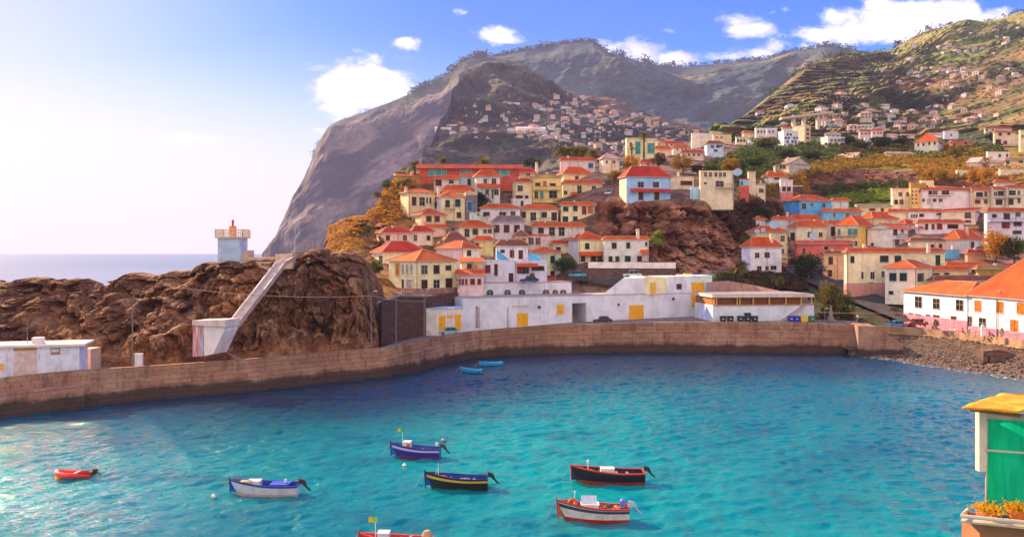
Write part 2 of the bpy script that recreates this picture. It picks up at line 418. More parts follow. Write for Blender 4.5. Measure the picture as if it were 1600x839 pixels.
MT = attr_ground('far slopes', .8, 14, .012, .45)
MT4 = attr_ground('terraced slopes', .8, 5, .03, .5)
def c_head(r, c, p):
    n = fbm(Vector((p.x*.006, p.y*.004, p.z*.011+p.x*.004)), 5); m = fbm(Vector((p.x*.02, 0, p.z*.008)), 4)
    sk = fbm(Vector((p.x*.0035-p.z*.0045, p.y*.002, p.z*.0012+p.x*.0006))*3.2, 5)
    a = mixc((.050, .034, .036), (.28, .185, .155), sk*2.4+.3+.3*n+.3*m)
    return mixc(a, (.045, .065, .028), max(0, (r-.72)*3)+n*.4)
girao = [[(412,406,2550),(560,404,2350),(700,404,2200),(900,404,2200)],
  [(412,400,2560),(470,360,2480),(560,330,2480),(700,310,2450),(900,310,2500)],
  [(412,398,2600),(425,383,2610),(438,362,2620),(447,335,2640),(458,308,2660),(474,280,2680),(487,250,2700),(497,225,2720),(512,202,2750),(530,190,2780),(560,180,2800),(590,168,2820),(612,160,2850),(640,148,2880),(665,136,2900),(690,125,2930),(712,108,2950),(725,98,2960),(740,92,2980),(765,92,3000),(900,92,3200)]]
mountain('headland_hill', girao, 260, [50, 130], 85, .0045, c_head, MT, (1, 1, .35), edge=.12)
def c_ridge(r, c, p):
    n = fbm(Vector((p.x*.004, p.y*.004, p.z*.006)), 5)
    a = mixc((.018, .050, .050), (.06, .085, .07), n+.4)
    return mixc(a, (.20, .16, .07), (n-.28)*2.5 if r > .6 else 0)
m3top = [(720,110,3050),(740,96,3050),(770,92,3080),(790,88,3100),(820,80,3100),(858,75,3120),(880,70,3120),(905,68,3120),(925,67,3130),(938,76,3150),(950,84,3160),(970,88,3180),(1000,97,3200),(1030,103,3250),(1060,107,3280),(1090,103,3300),(1120,100,3300),(1150,98,3300),(1200,93,3200),(1230,85,3100),(1262,79,3000),(1285,73,2900),(1310,76,2850),(1335,78,2800),(1360,84,2750),(1430,86,2700)]
mountain('mountain_ridge', [[(720,290,2200),(1430,290,2000)], [(720,190,2700),(1000,170,2750),(1430,170,2500)], m3top], 330, [30, 80], 150, .0026, c_ridge, MT, (1, 1, .5))
def c_hump(r, c, p):
    n = fbm(Vector((p.x*.008, p.y*.008, p.z*.012)), 5); m = noise.noise(Vector((p.x*.012, p.y*.02, p.z*.03)))
    a = mixc((.055, .065, .04), (.20, .12, .085), n+.35)
    a = mixc(a, (.24, .15, .09), (m-.22)*2.2)
    return mixc(a, (.13, .075, .05), max(0, 1-c*5)*.9)
hump_rows = [[(655,300,1150),(900,300,1050),(1170,290,950)],[(664,262,1250),(900,240,1250),(1170,240,1150)],
  [(668,245,1300),(690,200,1450),(720,160,1580),(760,140,1660),(900,185,1560),(1000,205,1500),(1170,235,1400)],
  [(672,236,1320),(680,215,1350),(688,198,1400),(697,176,1450),(705,156,1500),(712,138,1560),(722,119,1620),(735,107,1680),(755,99,1740),(790,95,1800),(805,98,1820),(820,105,1830),(840,122,1840),(865,135,1850),(900,146,1900),(960,158,1950),(1000,174,1950),(1050,192,1900),(1110,210,1850),(1170,226,1800)]]
HUMP = Slope(hump_rows)
HILL_O = mountain('village_hill', hump_rows, 300, [16, 50, 50], 60, .009, c_hump, MT4, (1, 1, .5), edge=.15, seedv=5); HILL_S = surface(HILL_O)
def c_terr(r, c, p):
    n = fbm(Vector((p.x*.010, p.y*.010, p.z*.015)), 5); m = fbm(Vector((p.x*.004+7, p.y*.004, p.z*.004)), 4)
    a = mixc((.065, .095, .028), (.30, .16, .07), n+.45)
    a = mixc(a, (.22, .27, .04), (m+.12)*1.8)
    st = math.sin(p.z*.42+noise.noise(Vector((p.x*.01, p.y*.01, 0)))*5)
    a = mixc(a, (.34, .20, .12), (st-.80)*2.4*(.3+n))
    return mixc(a, (.42, .20, .07), max(0, (m-.25))*1.5)
ter_rows = [[(1060,275,520),(1300,262,540),(2100,262,520)],[(1085,238,640),(1300,215,680),(1500,222,680),(2100,220,640)],
  [(1105,222,800),(1170,200,900),(1260,150,1050),(1330,130,1150),(1450,120,1150),(1600,120,1050),(2100,115,1000)],
  [(1120,214,860),(1150,195,950),(1170,180,1000),(1200,153,1100),(1225,135,1160),(1250,112,1250),(1275,98,1300),(1300,90,1350),(1317,84,1400),(1345,87,1480),(1360,84,1560),(1385,80,1650),(1397,77,1650),(1412,67,1650),(1431,56,1650),(1450,48,1650),(1478,42,1640),(1506,40,1640),(1537,39,1620),(1550,33,1620),(1569,30,1600),(1587,22,1580),(1610,20,1550),(2100,8,1500)]]
TERR = Slope(ter_rows)
TERR_O = mountain('terraced_hill', ter_rows, 640, [20, 70, 70], 60, .0085, c_terr, MT4, (1, 1, .45), terr=5, edge=.12, seedv=11); TERR_S = surface(TERR_O)

# ------------------------------------------------------------------ the town's hillside
TX = [540, 600, 700, 850, 950, 1100, 1200, 1350, 1500, 1720]
TY = [530, 510, 470, 430, 390, 350, 310, 270, 240, 205]
TD = [[150,153,160,180,205,222,240,258,275,300],[155,160,170,188,210,228,243,260,280,310],[172,176,186,203,218,232,245,262,285,330],
      [180,188,203,219,232,243,255,272,300,350],[184,192,208,218,230,238,246,262,300,380],[186,194,205,216,228,236,246,270,330,480],
      [184,190,205,225,245,265,285,310,380,520],[182,186,200,225,248,274,318,345,410,560],[178,182,193,218,245,275,305,345,400,560],[168,174,190,215,240,268,300,335,385,520]]
def TDf(px, y):
    px = max(TX[0], min(TX[-1]-.01, px)); y = max(TY[-1], min(TY[0], y))
    i = max(k for k in range(len(TX)) if TX[k] <= px); i = min(i, len(TX)-2)
    j = 0
    while j < len(TY)-2 and TY[j+1] > y: j += 1
    a = (px-TX[i])/(TX[i+1]-TX[i]); b = (TY[j]-y)/(TY[j]-TY[j+1])
    return lerp(lerp(TD[i][j], TD[i+1][j], a), lerp(TD[i][j+1], TD[i+1][j+1], a), b)
left_edge = [(250,628),(262,624),(285,606),(305,598),(325,588),(336,575),(342,545),(350,522),(365,514),(395,514),(420,540),(450,575),(480,598),(530,605)]
top_edge = [(600,262),(700,266),(812,268),(900,262),(960,258),(1000,250),(1060,238),(1100,226),(1200,213),(1300,212),(1400,216),(1500,208),(1560,200),(1720,196)]
def c_town(px, y, p):
    n = fbm(Vector((p.x*.05, p.y*.05, p.z*.08)), 5); m = fbm(Vector((p.x*.02+4, p.y*.02, p.z*.02)), 3)
    a = mixc((.20, .10, .065), (.34, .20, .13), n+.45)                        # earth and stone walls
    if px < 700 and y > 262: a = mixc((.26, .105, .030), (.40, .20, .045), n+.4); a = mixc(a, (.09, .10, .02), (m-.05)*2)
    if 1150 < px and y < 352:
        g = mixc((.055, .085, .018), (.14, .13, .03), n+.4)
        gold = mixc((.42, .25, .035), (.26, .20, .03), n+.4)
        bt = poly([(1150,300),(1220,285),(1260,268),(1330,258),(1450,262),(1520,275),(1720,290)], px)[0]
        tp = poly([(1150,290),(1220,262),(1290,240),(1350,246),(1430,244),(1500,226),(1720,232)], px)[0]
        if tp < y < bt+4: a = mixc(g, gold, 1.0)
        elif y >= bt: a = mixc((.26, .095, .045), g, (m+.0)*1.8 if y < 300 else .2+m); a = mixc(a, (.22, .26, .02), 1 if (y > poly([(1280,312),(1400,296)], px)[0] and 1280 < px < 1430) else 0)
        else: a = mixc(g, (.10, .11, .03), n)
    if 930 < px < 1240 and 312 < y < 425: a = mixc((.25, .080, .036), (.44, .20, .11), n+.4)
    if y > 425 and 1190 < px < 1420: a = mixc((.10, .075, .06), (.07, .08, .03), (m+.1)*2)
    return a
nr, nc = 170, 500; P = []; C = {}
for j in range(nr):
    tt = j/(nr-1); line = []
    for i in range(nc):
        s_ = i/(nc-1)
        px = 0
        # column position depends on row, row on column: two passes
        y = 530
        px = lerp(605, 1960, s_**1.0)
        for _ in range(3):
            yt = poly(top_edge, px)[0]; y = lerp(530, yt, tt); pl = poly(left_edge, y)[0]; px = lerp(pl, 1960, s_)
        D = TDf(px, y); p = at(px, y, D)
        q = p*.09; n = fbm(q, 5, .9)
        amp = 1.3
        if 935 < px < 1235 and 315 < y < 425: amp = 4.6*min(1, (px-935)/25)*min(1, (y-313)/14)
        if px < 640: amp = 3.0
        if y < 335 and px > 1240: amp = 4.5
        n2 = noise.noise(Vector((p.x*.16, p.y*.16, p.z*.04)))
        cg = (crag(p, .20)*2.6+crag(p, .55)*.9)*min(1, max(0, y-316)/16)*min(1, (px-925)/25) if 935 < px < 1235 and 315 < y < 425 else 0
        nr_ = 1-abs(noise.noise(Vector((p.x*.13, p.y*.05, p.z*.045))))*2.6
        off = cg+(n*.8+n2*.7)*amp*(.4 if cg else 1)-amp*.25+(nr_*.25*amp+1.9 if 935 < px < 1235 and 315 < y < 425 else 0)
        p = p+Vector((0, -off, 0)) if amp > 2.5 else p+Vector((0, 0, off*.35))
        p.z -= .5+(max(0, min(1, (y-478)/22))*4.5 if px < 1272 else 0)
        if amp == 0: pass
        C[(j, i)] = (px, y); line.append(p)
    P.append(line)
P.append([p+Vector((0, 60, -6)) for p in P[-1]]); P.append([p+Vector((0, 120, -60)) for p in P[-2]])
for row in P: row.insert(0, row[0]+Vector((3, 25, -2))); 
for row in P: row.insert(0, Vector((row[0].x+6, row[0].y+40, -2)))
flat = []
for j in range(len(P)):
    jj = min(j, nr-1)
    for i in range(len(P[0])): flat.append(C[(jj, max(0, i-2))])
_nC = len(P[0]); _cnt = [0]
def _cf(r, c, p):
    k = _cnt[0]; _cnt[0] += 1; return c_town(*flat[k], p)
tag(grid_mesh('town_hill_terrain', P, attr_ground('town ground', 1.0, 1.2, .22, .75), _cf), kind='structure')
# ------------------------------------------------------------------ quay, deck, rocks, beach
quay_path = [(-90,658,596),(0,647,590),(60,641,584),(125,634,578),(240,622,571),(370,612,562),(500,598,551),(600,588,543),
             (645,580,533),(690,568,524),(740,559,517),(800,554,512),(860,551,508),(1000,549,504),(1150,550,503),(1250,551,504),(1340,552,507)]
def wl(y): return CZ*F/(y-EY)
QP = []
for k in range(len(quay_path)-1):
    a, b = quay_path[k], quay_path[k+1]; n = max(2, int((b[0]-a[0])/5))
    for j in range(n):
        t_ = j/n; px, yw, yt = (lerp(a[q], b[q], t_) for q in range(3)); D = wl(yw)
        p = at(px, yw, D); QP.append((p, CZ-(yt-EY)/F*D, px))
px, yw, yt = quay_path[-1]; D = wl(yw); QP.append((at(px, yw, D), CZ-(yt-EY)/F*D, px))
def quay_mat(t, p, o):
    uv = t.new('ShaderNodeUVMap').outputs[0]; P = pos(t)
    b = t.new('ShaderNodeTexBrick'); t.put(b.inputs['Vector'], uv); b.inputs['Scale'].default_value = 1
    b.inputs['Brick Width'].default_value = 1.9; b.inputs['Row Height'].default_value = .62; b.inputs['Mortar Size'].default_value = .022; b.inputs['Mortar Smooth'].default_value = .4
    b.inputs['Color1'].default_value = (.44, .235, .155, 1); b.inputs['Color2'].default_value = (.33, .165, .105, 1); b.inputs['Mortar'].default_value = (.20, .12, .09, 1)
    b2 = t.new('ShaderNodeTexBrick'); t.put(b2.inputs['Vector'], uv); b2.inputs['Scale'].default_value = 1; b2.inputs['Brick Width'].default_value = 11; b2.inputs['Row Height'].default_value = 9
    b2.inputs['Mortar Size'].default_value = .0; b2.inputs['Color1'].default_value = (1.15, 1.1, 1.1, 1); b2.inputs['Color2'].default_value = (.78, .76, .74, 1)
    n = t.noise(P, .22, 6, .65, .4); n2 = t.noise(P, 2.2, 5, .7)
    a = t.mix(1, b.outputs[0], b2.outputs[0], 'MULTIPLY')
    a = t.mix(t.smap(n, .45, .68), a, (.50, .30, .20)); a = t.mix(t.math('MULTIPLY', t.smap(n2, .5, .7), .6), a, (.13, .06, .042))
    z = t.new('ShaderNodeSeparateXYZ'); t.put(z.inputs[0], P)
    st = t.noise(t.vmul(P, (1, 1, .2)), .9, 4, .6)
    a = t.mix(t.math('MULTIPLY', t.smap(st, .5, .66), .5), a, (.11, .05, .035))
    wet = t.smap(t.math('MULTIPLY_ADD', n, 2.2, z.outputs[2]), 3.1, 2.3)
    a = t.mix(t.math('MULTIPLY', wet, .9), a, (.040, .020, .014))
    t.put(p.inputs['Base Color'], a); t.put(p.inputs['Roughness'], t.smap(wet, 0, 1, .9, .55))
    bump(t, p, t.math('ADD', b.outputs['Fac'], t.math('MULTIPLY', n2, -2.)), .8, .12)
QM = mat('quay stone', quay_mat)
asphalt = plain('asphalt', (.075, .062, .068), .9, 0, .35, .6)
concrete = plain('concrete', (.34, .27, .23), .9, 0, .4, .5)
def wall_strip(name, PP, prof, matl, parent=None):
    """prof: (outward offset, height as a function of ztop)"""
    mb = MB(); n = len(PP); S = 0; rows = []
    for i, (p, zt, px) in enumerate(PP):
        a = PP[max(i-1, 0)][0]; b = PP[min(i+1, n-1)][0]; d = Vector((b.x-a.x, b.y-a.y, 0)).normalized(); nn = Vector((d.y, -d.x, 0))
        if i: S += (p-PP[i-1][0]).length
        rows.append((S, [Vector((p.x, p.y, 0))+nn*o+Vector((0, 0, z(zt) if callable(z) else z)) for o, z in prof]))
    L = [0]
    for k in range(1, len(prof)): L.append(L[-1]+(rows[0][1][k]-rows[0][1][k-1]).length)
    for i in range(n-1):
        for k in range(len(prof)-1):
            (s0, r0), (s1, r1) = rows[i], rows[i+1]
            mb.face([r0[k], r1[k], r1[k+1], r0[k+1]], 0, [(s0, L[k]), (s1, L[k]), (s1, L[k+1]), (s0, L[k+1])])
    for r in (rows[0], rows[-1]): mb.face(r[1] if r is rows[0] else r[1][::-1])
    return mb.build(name, matl, parent)
q = empty('harbour_wall', QP[0][0], 0, 'long curved stone harbour wall with a parapet, dark and wet along the water', 'harbour wall')
q.location = (0, 0, 0)
wall_strip('wall', QP, [(1.1, -1.6), (.9, .2), (.55, lambda z: z-1.75), (.28, lambda z: z-1.7), (-2, lambda z: z-1.45), (-2, -1.6)], QM, q)
wall_strip('parapet', QP, [(.25, lambda z: z-1.9), (.22, lambda z: z), (-.45, lambda z: z), (-.45, lambda z: z-1.9)], QM, q)
LB = [(p, z-1.7, px) for p, z, px in QP if px < 126]
wall_strip('buttress', LB, [(2.4, -1.6), (2.3, .3), (1.9, lambda z: z-.1), (1.7, lambda z: z), (-.5, lambda z: z), (-.5, -1.6)], QM, q)
# broken recess in the left stretch: rubble of fallen stones
mb = MB(); random.seed(3)
def stone(mb, c, r, mi=0, fl=.7):
    bm = bmesh.new(); bmesh.ops.create_icosphere(bm, subdivisions=1, radius=1)
    sx, sy, sz = r*random.uniform(.8, 1.3), r*random.uniform(.8, 1.2), r*random.uniform(.6, 1)*fl; rz = random.uniform(0, 6.28)
    vs = []
    for v in bm.verts:
        k = 1+random.uniform(-.18, .18); x, y, z = v.co.x*sx*k, v.co.y*sy*k, v.co.z*sz*k
        vs.append((c[0]+x*math.cos(rz)-y*math.sin(rz), c[1]+x*math.sin(rz)+y*math.cos(rz), c[2]+z))
    mb.mesh(vs, [tuple(w.index for w in f.verts) for f in bm.faces], mi); bm.free()
for i in range(230):
    px = random.uniform(130, 240); D = wl(lerp(632, 621, (px-130)/110))-random.uniform(-.2, .9); p = at(px, 600, D+2); stone(mb, (p.x, p.y, random.uniform(-.4, lerp(.8, 2.6, (px-130)/110))), random.uniform(.3, .8))
tag(mb.build('rubble_stones', rock('wet rubble', (.07, .035, .025), (.16, .085, .05), (.22, .12, .07), .6, .3)), kind='stuff')
# deck behind the wall
mb = MB()
for i in range(len(QP)-1):
    (a, za, pa), (b, zb, pb) = QP[i], QP[i+1]
    def bk(p, px): d = 26 if px < 540 else lerp(26, 60, min(1, (px-540)/120)); k = (p.y+d)/p.y; return (p.x*k, p.y+d)
    A, B = bk(a, pa), bk(b, pb); kz = lerp(1.1, .35, max(0, min(1, (pa-700)/200))); kzb = lerp(1.1, .35, max(0, min(1, (pb-700)/200)))
    mb.face([(a.x, a.y, za-kz), (b.x, b.y, zb-kzb), (B[0], B[1], zb-kzb), (A[0], A[1], za-kz)])
tag(mb.build('quay_pavement', plain('quay paving', (.24, .19, .17), .9, 0, .35, .5)), kind='structure')
ROCKM = rock('cliff rock', (.14, .046, .020), (.46, .18, .060), (.58, .32, .16), .11, 1.0)
ROCKM2 = rock('grey rock', (.12, .06, .04), (.22, .12, .08), (.30, .19, .13), .11, 1.0)
rtop = [(-60,441),(0,446),(18,438),(35,436),(52,438),(64,447),(70,437),(80,438),(90,446),(105,438),(122,436),(134,449),(150,451),(165,440),(185,431),(205,430),(225,433),(250,428),(275,427),(300,419),(335,411),(385,409),(430,404),(450,400),(468,394),(485,391),(500,389),(515,394),(530,399),(545,397),(556,399),(566,406),(576,420),(584,440),(590,470),(596,505),(603,520)]
rbase = [(-60,578,118),(130,565,126.5),(300,560,131),(345,558,132),(420,555,135),(500,550,139),(560,546,143),(590,540,150),(603,523,168)]
rock_rows = [rbase, [(px, lerp(poly(rtop, px)[0], y, .72), D+1.5) for px, y, D in rbase],
   [(px, lerp(poly(rtop, px)[0], poly(rbase, px)[0], .3), poly(rbase, px)[1]+6+(3 if px < 330 else 0)) for px, y in rtop],
   [(px, y, poly(rbase, px)[1]+14+(3 if px < 330 else 0)) for px, y in rtop]]
ROCK = Slope(rock_rows)
G = sheet(rock_rows, 620, [16, 44, 44]); P = []
for j, r in enumerate(G):
    line = []
    for i, (px, y, D) in enumerate(r):
        p = at(px, y, D); qv = Vector((p.x, p.y*.6, p.z*.35))*.14
        n = fbm(qv, 6, .85); n2 = 1-abs(noise.noise(Vector((p.x*.11, p.y*.03, p.z*.05))))*2.4; n3 = noise.noise(p*.7)*.35
        k = min(1, j/10)*(1 if j < len(G)-8 else .55); kr = min(1, (603-px)/30) if px > 540 else 1
        n4 = 1-abs(noise.noise(Vector((p.x*.33, p.y*.12, p.z*.13))))*2.8; n5 = fbm(p*.5, 4, .8)
        off = (n*2.6+n2*1.4+n3+n4*.5+n5*.5+crag(p, .17)*1.9+crag(p, .5)*.9+crag(p, 1.3)*.35)*k*max(.25, kr)
        line.append(p+Vector((noise.noise(p*.5)*.35, -off, noise.noise(Vector((p.x*.45, 3, 1)))*.9*(j/len(G))**4)))
    P.append(line)
top = P[-1]
P.insert(0, [p+Vector((0, -.3, -3.2)) for p in P[0]])
P.append([p+Vector((noise.noise(p*.3), 3, .2)) for p in top]); P.append([p+Vector((0, 9, -1+noise.noise(p*.2)*1.5)) for p in top])
P.append([p+Vector((0, 16, -7)) for p in top]); P.append([Vector((p.x, p.y+22, -1)) for p in top])
tag(grid_mesh('cliff', P, ROCKM), kind='structure')
# orange promontory behind, left foot of the town
prow = [[(505,420,205),(560,420,200),(600,420,196)],[(508,395,212),(560,395,206),(600,400,202)],[(512,372,222),(515,350,226),(530,341,228),(550,337,228),(565,338,226),(580,345,224),(600,352,222)]]
prow[2] = [(510,376,224),(513,352,226),(528,341,228),(550,336,228),(565,338,226),(580,345,224),(600,352,222)]
G = sheet(prow, 70, [14, 26]); P = []
for j, r in enumerate(G):
    P.append([at(*g)+Vector((noise.noise(at(*g)*.3)*.6, -(fbm(at(*g)*.12, 5, .9)*2+crag(at(*g), .2)*2)*min(1, j/6), 0)) for g in r])
P.append([p+Vector((1, 10, .5)) for p in P[-1]]); P.append([p+Vector((2, 25, -22)) for p in P[-2]])
for row in P: row.insert(0, row[0]+Vector((2, 14, -1)))
tag(grid_mesh('orange_crag', P, rock('orange rock', (.26, .085, .022), (.42, .17, .04), (.30, .20, .05), .16, .8)), kind='structure')

# beach
bw = [(1325,553),(1360,557),(1400,562),(1450,570),(1520,580),(1600,592),(1740,612)]
bback = [(1325,545,171),(1400,530,177),(1440,523,176),(1500,528,168),(1600,543,151),(1740,563,136)]
rows = [[(x, y+4, wl(y)-1.5) for x, y in bw], [(x, y, wl(y)) for x, y in bw], bback]
rows[0] = [(x, yrow(-.5, wl(y)-2.5), wl(y)-2.5) for x, y in bw]
G = sheet(rows, 80, [6, 24]); P = [[at(*g)+Vector((0, 0, noise.noise(at(*g)*.5)*.18-(.12))) for g in r] for r in G]
P.append([p+Vector((0, 6, 0)) for p in P[-1]])
tag(grid_mesh('beach', P, rock('beach sand', (.13, .085, .06), (.24, .16, .115), (.30, .21, .16), 1.2, .15, (1, 1, 1))), kind='structure')
mb = MB(); random.seed(5)
for i in range(3600):
    px = random.uniform(1326, 1720); yw = poly(bw, px)[0]; yb, Db = poly(bback, px); t_ = random.random()**1.5
    D = lerp(wl(yw)-.6, Db, t_*.95); z = lerp(-.1, CZ-(yb-EY)/F*Db, t_); p = at(px, 500, D)
    stone(mb, (p.x, p.y, z), random.uniform(.10, .30)*(1.15 if t_ < .4 else .8), 0, .75)
tag(mb.build('pebbles', rock('pebble', (.10, .06, .045), (.30, .21, .16), (.42, .32, .26), 1.6, .05, (1, 1, 1))), kind='stuff')
def foam_mat(t, p, o):
    n = t.noise(pos(t), 1.4, 5, .7); t.put(p.inputs['Base Color'], (.85, .85, .88)); p.inputs['Roughness'].default_value = .6
    t.put(p.inputs['Alpha'], t.smap(n, .50, .66))
mb = MB()
for i in range(60):
    xa, xb = 1330+i*6.8, 1330+(i+1)*6.8
    def fp(x, o): y = poly(bw, x)[0]; D = wl(y)-o+noise.noise(Vector((x*.05, 1, 1)))*.9; return Vector(((x-800)/F*D, D, .03))
    mb.face([fp(xa, 3.0), fp(xb, 3.0), fp(xb, .8), fp(xa, .8)])
tag(mb.build('surf_foam', mat('foam', foam_mat)), kind='structure')
# sea wall above the beach
BP = []
bpth = [(1362,509,178,.4),(1400,510,178,0),(1440,513,176,0),(1500,519,168,0),(1600,531,151,0),(1740,548,136,0)]
for k in range(len(bpth)-1):
    for j in range(8):
        t_ = j/8; px, yt, D, _ = (lerp(bpth[k][q_], bpth[k+1][q_], t_) for q_ in range(4)); BP.append((at(px, yt, D), CZ-(yt-EY)/F*D, px))
w = empty('beach_wall', (0, 0, 0), 0, 'low sunlit stone wall along the back of the pebble beach', 'sea wall')
BWM = mat('beach wall stone', lambda t, p, o: (t.put(p.inputs['Base Color'], t.mix(t.smap(t.noise(pos(t), .7, 5), .35, .65), (.42, .27, .16), (.28, .16, .10))), bump(t, p, t.noise(pos(t), 3, 4), .5, .1)))
wall_strip('wall', BP, [(.5, .5), (.2, lambda z: z), (-.4, lambda z: z), (-.4, .5)], BWM, w)
wall_strip('ledge', BP, [(.75, lambda z: z-1.5), (.72, lambda z: z-1.2), (.3, lambda z: z-1.15), (.3, lambda z: z-1.5)], BWM, w)
mb = MB()
for i in range(len(BP)-1):
    a, za, _ = BP[i]; b, zb, _ = BP[i+1]
    mb.face([(a.x, a.y, za-.7), (b.x, b.y, zb-.7), (b.x+34, b.y+8, zb-.6), (a.x+30, a.y+16, za-.6)])
tag(mb.build('waterfront_street', asphalt), kind='structure')
# slipway block
def prism(mb, poly3, back, mi=0):
    n = len(poly3); A = [Vector(p) for p in poly3]; B = [p+Vector(back) for p in A]
    mb.face(A, mi); mb.face(B[::-1], mi)
    for i in range(n): mb.face([A[i], B[i], B[(i+1) % n], A[(i+1) % n]], mi)
mb = MB(); prism(mb, [at(1341,556,169.5), at(1411,556,166), at(1411,538,166), at(1368,510,168.5), at(1341,509,169.5)], (1.5, 7, 0))
tag(mb.build('stone_slipway', QM), 'sloping stone slipway block at the right end of the harbour wall', 'slipway')
mb = MB(); prism(mb, [at(1536,566,150), at(1560,568,149), at(1582,566,150), at(1584,552,150), at(1560,546,150), at(1537,549,150)], (2, 5, .4))
mb.box(-.05, 1.2, -.03, .4, -.9, .4, 1, Matrix.Translation(at(1545,560,149.6)))
tag(mb.build('drain_outlet', [ROCKM2, plain('dark opening', (.01, .008, .008))]), 'dark stone drain outlet on the pebbles below the beach wall', 'drain outlet')
# ------------------------------------------------------------------ house builder
SH = {'': (.030, .022, .022), 'm': (.10, .085, .08), 'n': (.06, .03, .02), 'g': (.02, .06, .045), 'b': (.10, .035, .02), 'y': (.80, .36, .02), 'r': (.30, .03, .03), 'bl': (.02, .16, .50), 'o': (.62, .20, .03), 'w': (.55, .50, .50), 'c': (.10, .40, .40)}
WHITE_T = plain('window trim', (.62, .54, .48), .7, 0, .15)
CAP = plain('ridge caps', (.60, .26, .13), .9, 0, .35, 2)
FASC = plain('eave boards', (.55, .42, .34), .8, 0, .25)
METAL = plain('grey metal', (.25, .24, .25), .5, .6)
_W = {}
def winmesh(w, h, k, trim=True):
    w = round(w*4)/4 or .25; h = round(h*4)/4 or .25; key = (w, h, k, trim)
    if key not in _W:
        mb = MB(); f = .09 if trim else .05
        # +x along wall, -y outwards, origin at lower left
        mb.box(0, w, -.02, .06, 0, h, 1)
        for a in ((-f, 0, -.0, h), (w, w+f, 0, h)): mb.box(a[0], a[1], -.07, .05, 0, h, 0)
        mb.box(-f, w+f, -.07, .05, h, h+f, 0); mb.box(-f*1.8, w+f*1.8, -.15, .05, -f, 0, 0)
        if w > .7: mb.box(w/2-.025, w/2+.025, -.05, -.02, 0, h, 0 if k in ('', 'm') else 2)
        if h > 1.1 and k in ('', 'm'): mb.box(0, w, -.045, -.02, h*.55, h*.55+.04, 0)
        if k in ('g', 'b', 'y', 'o', 'r'):
            for i in range(1, int(h/.3)): mb.box(.04, w-.04, -.035, -.02, i*.3, i*.3+.04, 2)
        c = SH[k]; _W[key] = mb.data('window', [WHITE_T if trim else plain('frame '+k, sc_(c, 1.0)), glass_dark('pane '+(k or 'dark'), c), plain('louvre '+(k or 'dark'), sc_(c, .6))])
    return _W[key]
class Rect:
    """a rectangular block: nearest corner under pixel c at distance D, right face along u, left face along v"""
    def __init__(s, l, c, r, D, th, dep=8):
        s.C = Vector(((c-800)/F*D, D)); s.cs, s.sn = math.cos(R(th)), math.sin(R(th)); s.th = th
        kr = (r-800)/F; kl = (l-800)/F
        s.w = (kr*D-s.C.x)/(s.cs-kr*s.sn) if r > c+.3 else dep
        s.d = (s.C.x-kl*D)/(s.sn+kl*s.cs) if l < c-.3 else dep
        s.w = min(max(s.w, 1), 90); s.d = min(max(s.d, 1), 45)
    def onr(s, px):            # along the right face, and its distance
        k = (px-800)/F; a = (k*s.C.y-s.C.x)/(s.cs-k*s.sn); return a, s.C.y+a*s.sn
    def onl(s, px):
        k = (px-800)/F; a = (s.C.x-k*s.C.y)/(s.sn+k*s.cs); return a, s.C.y+a*s.cs
def Tl(tile):
    ox, oy, s = {'A': (560,230,5.243), 'B': (560,380,5.243), 'C': (820,200,5.243), 'D': (820,340,4.417), 'E': (1080,180,5.243), 'F': (1080,320,4.193),
                 'G': (1340,160,5.242), 'H': (1300,300,5.243), 'I': (1340,400,3.496), 'Z': (0,0,1), 'W': (660,420,5.333)}[tile]
    return (lambda x: ox+x/s), (lambda y: oy+y/s), s
HOUSES = []
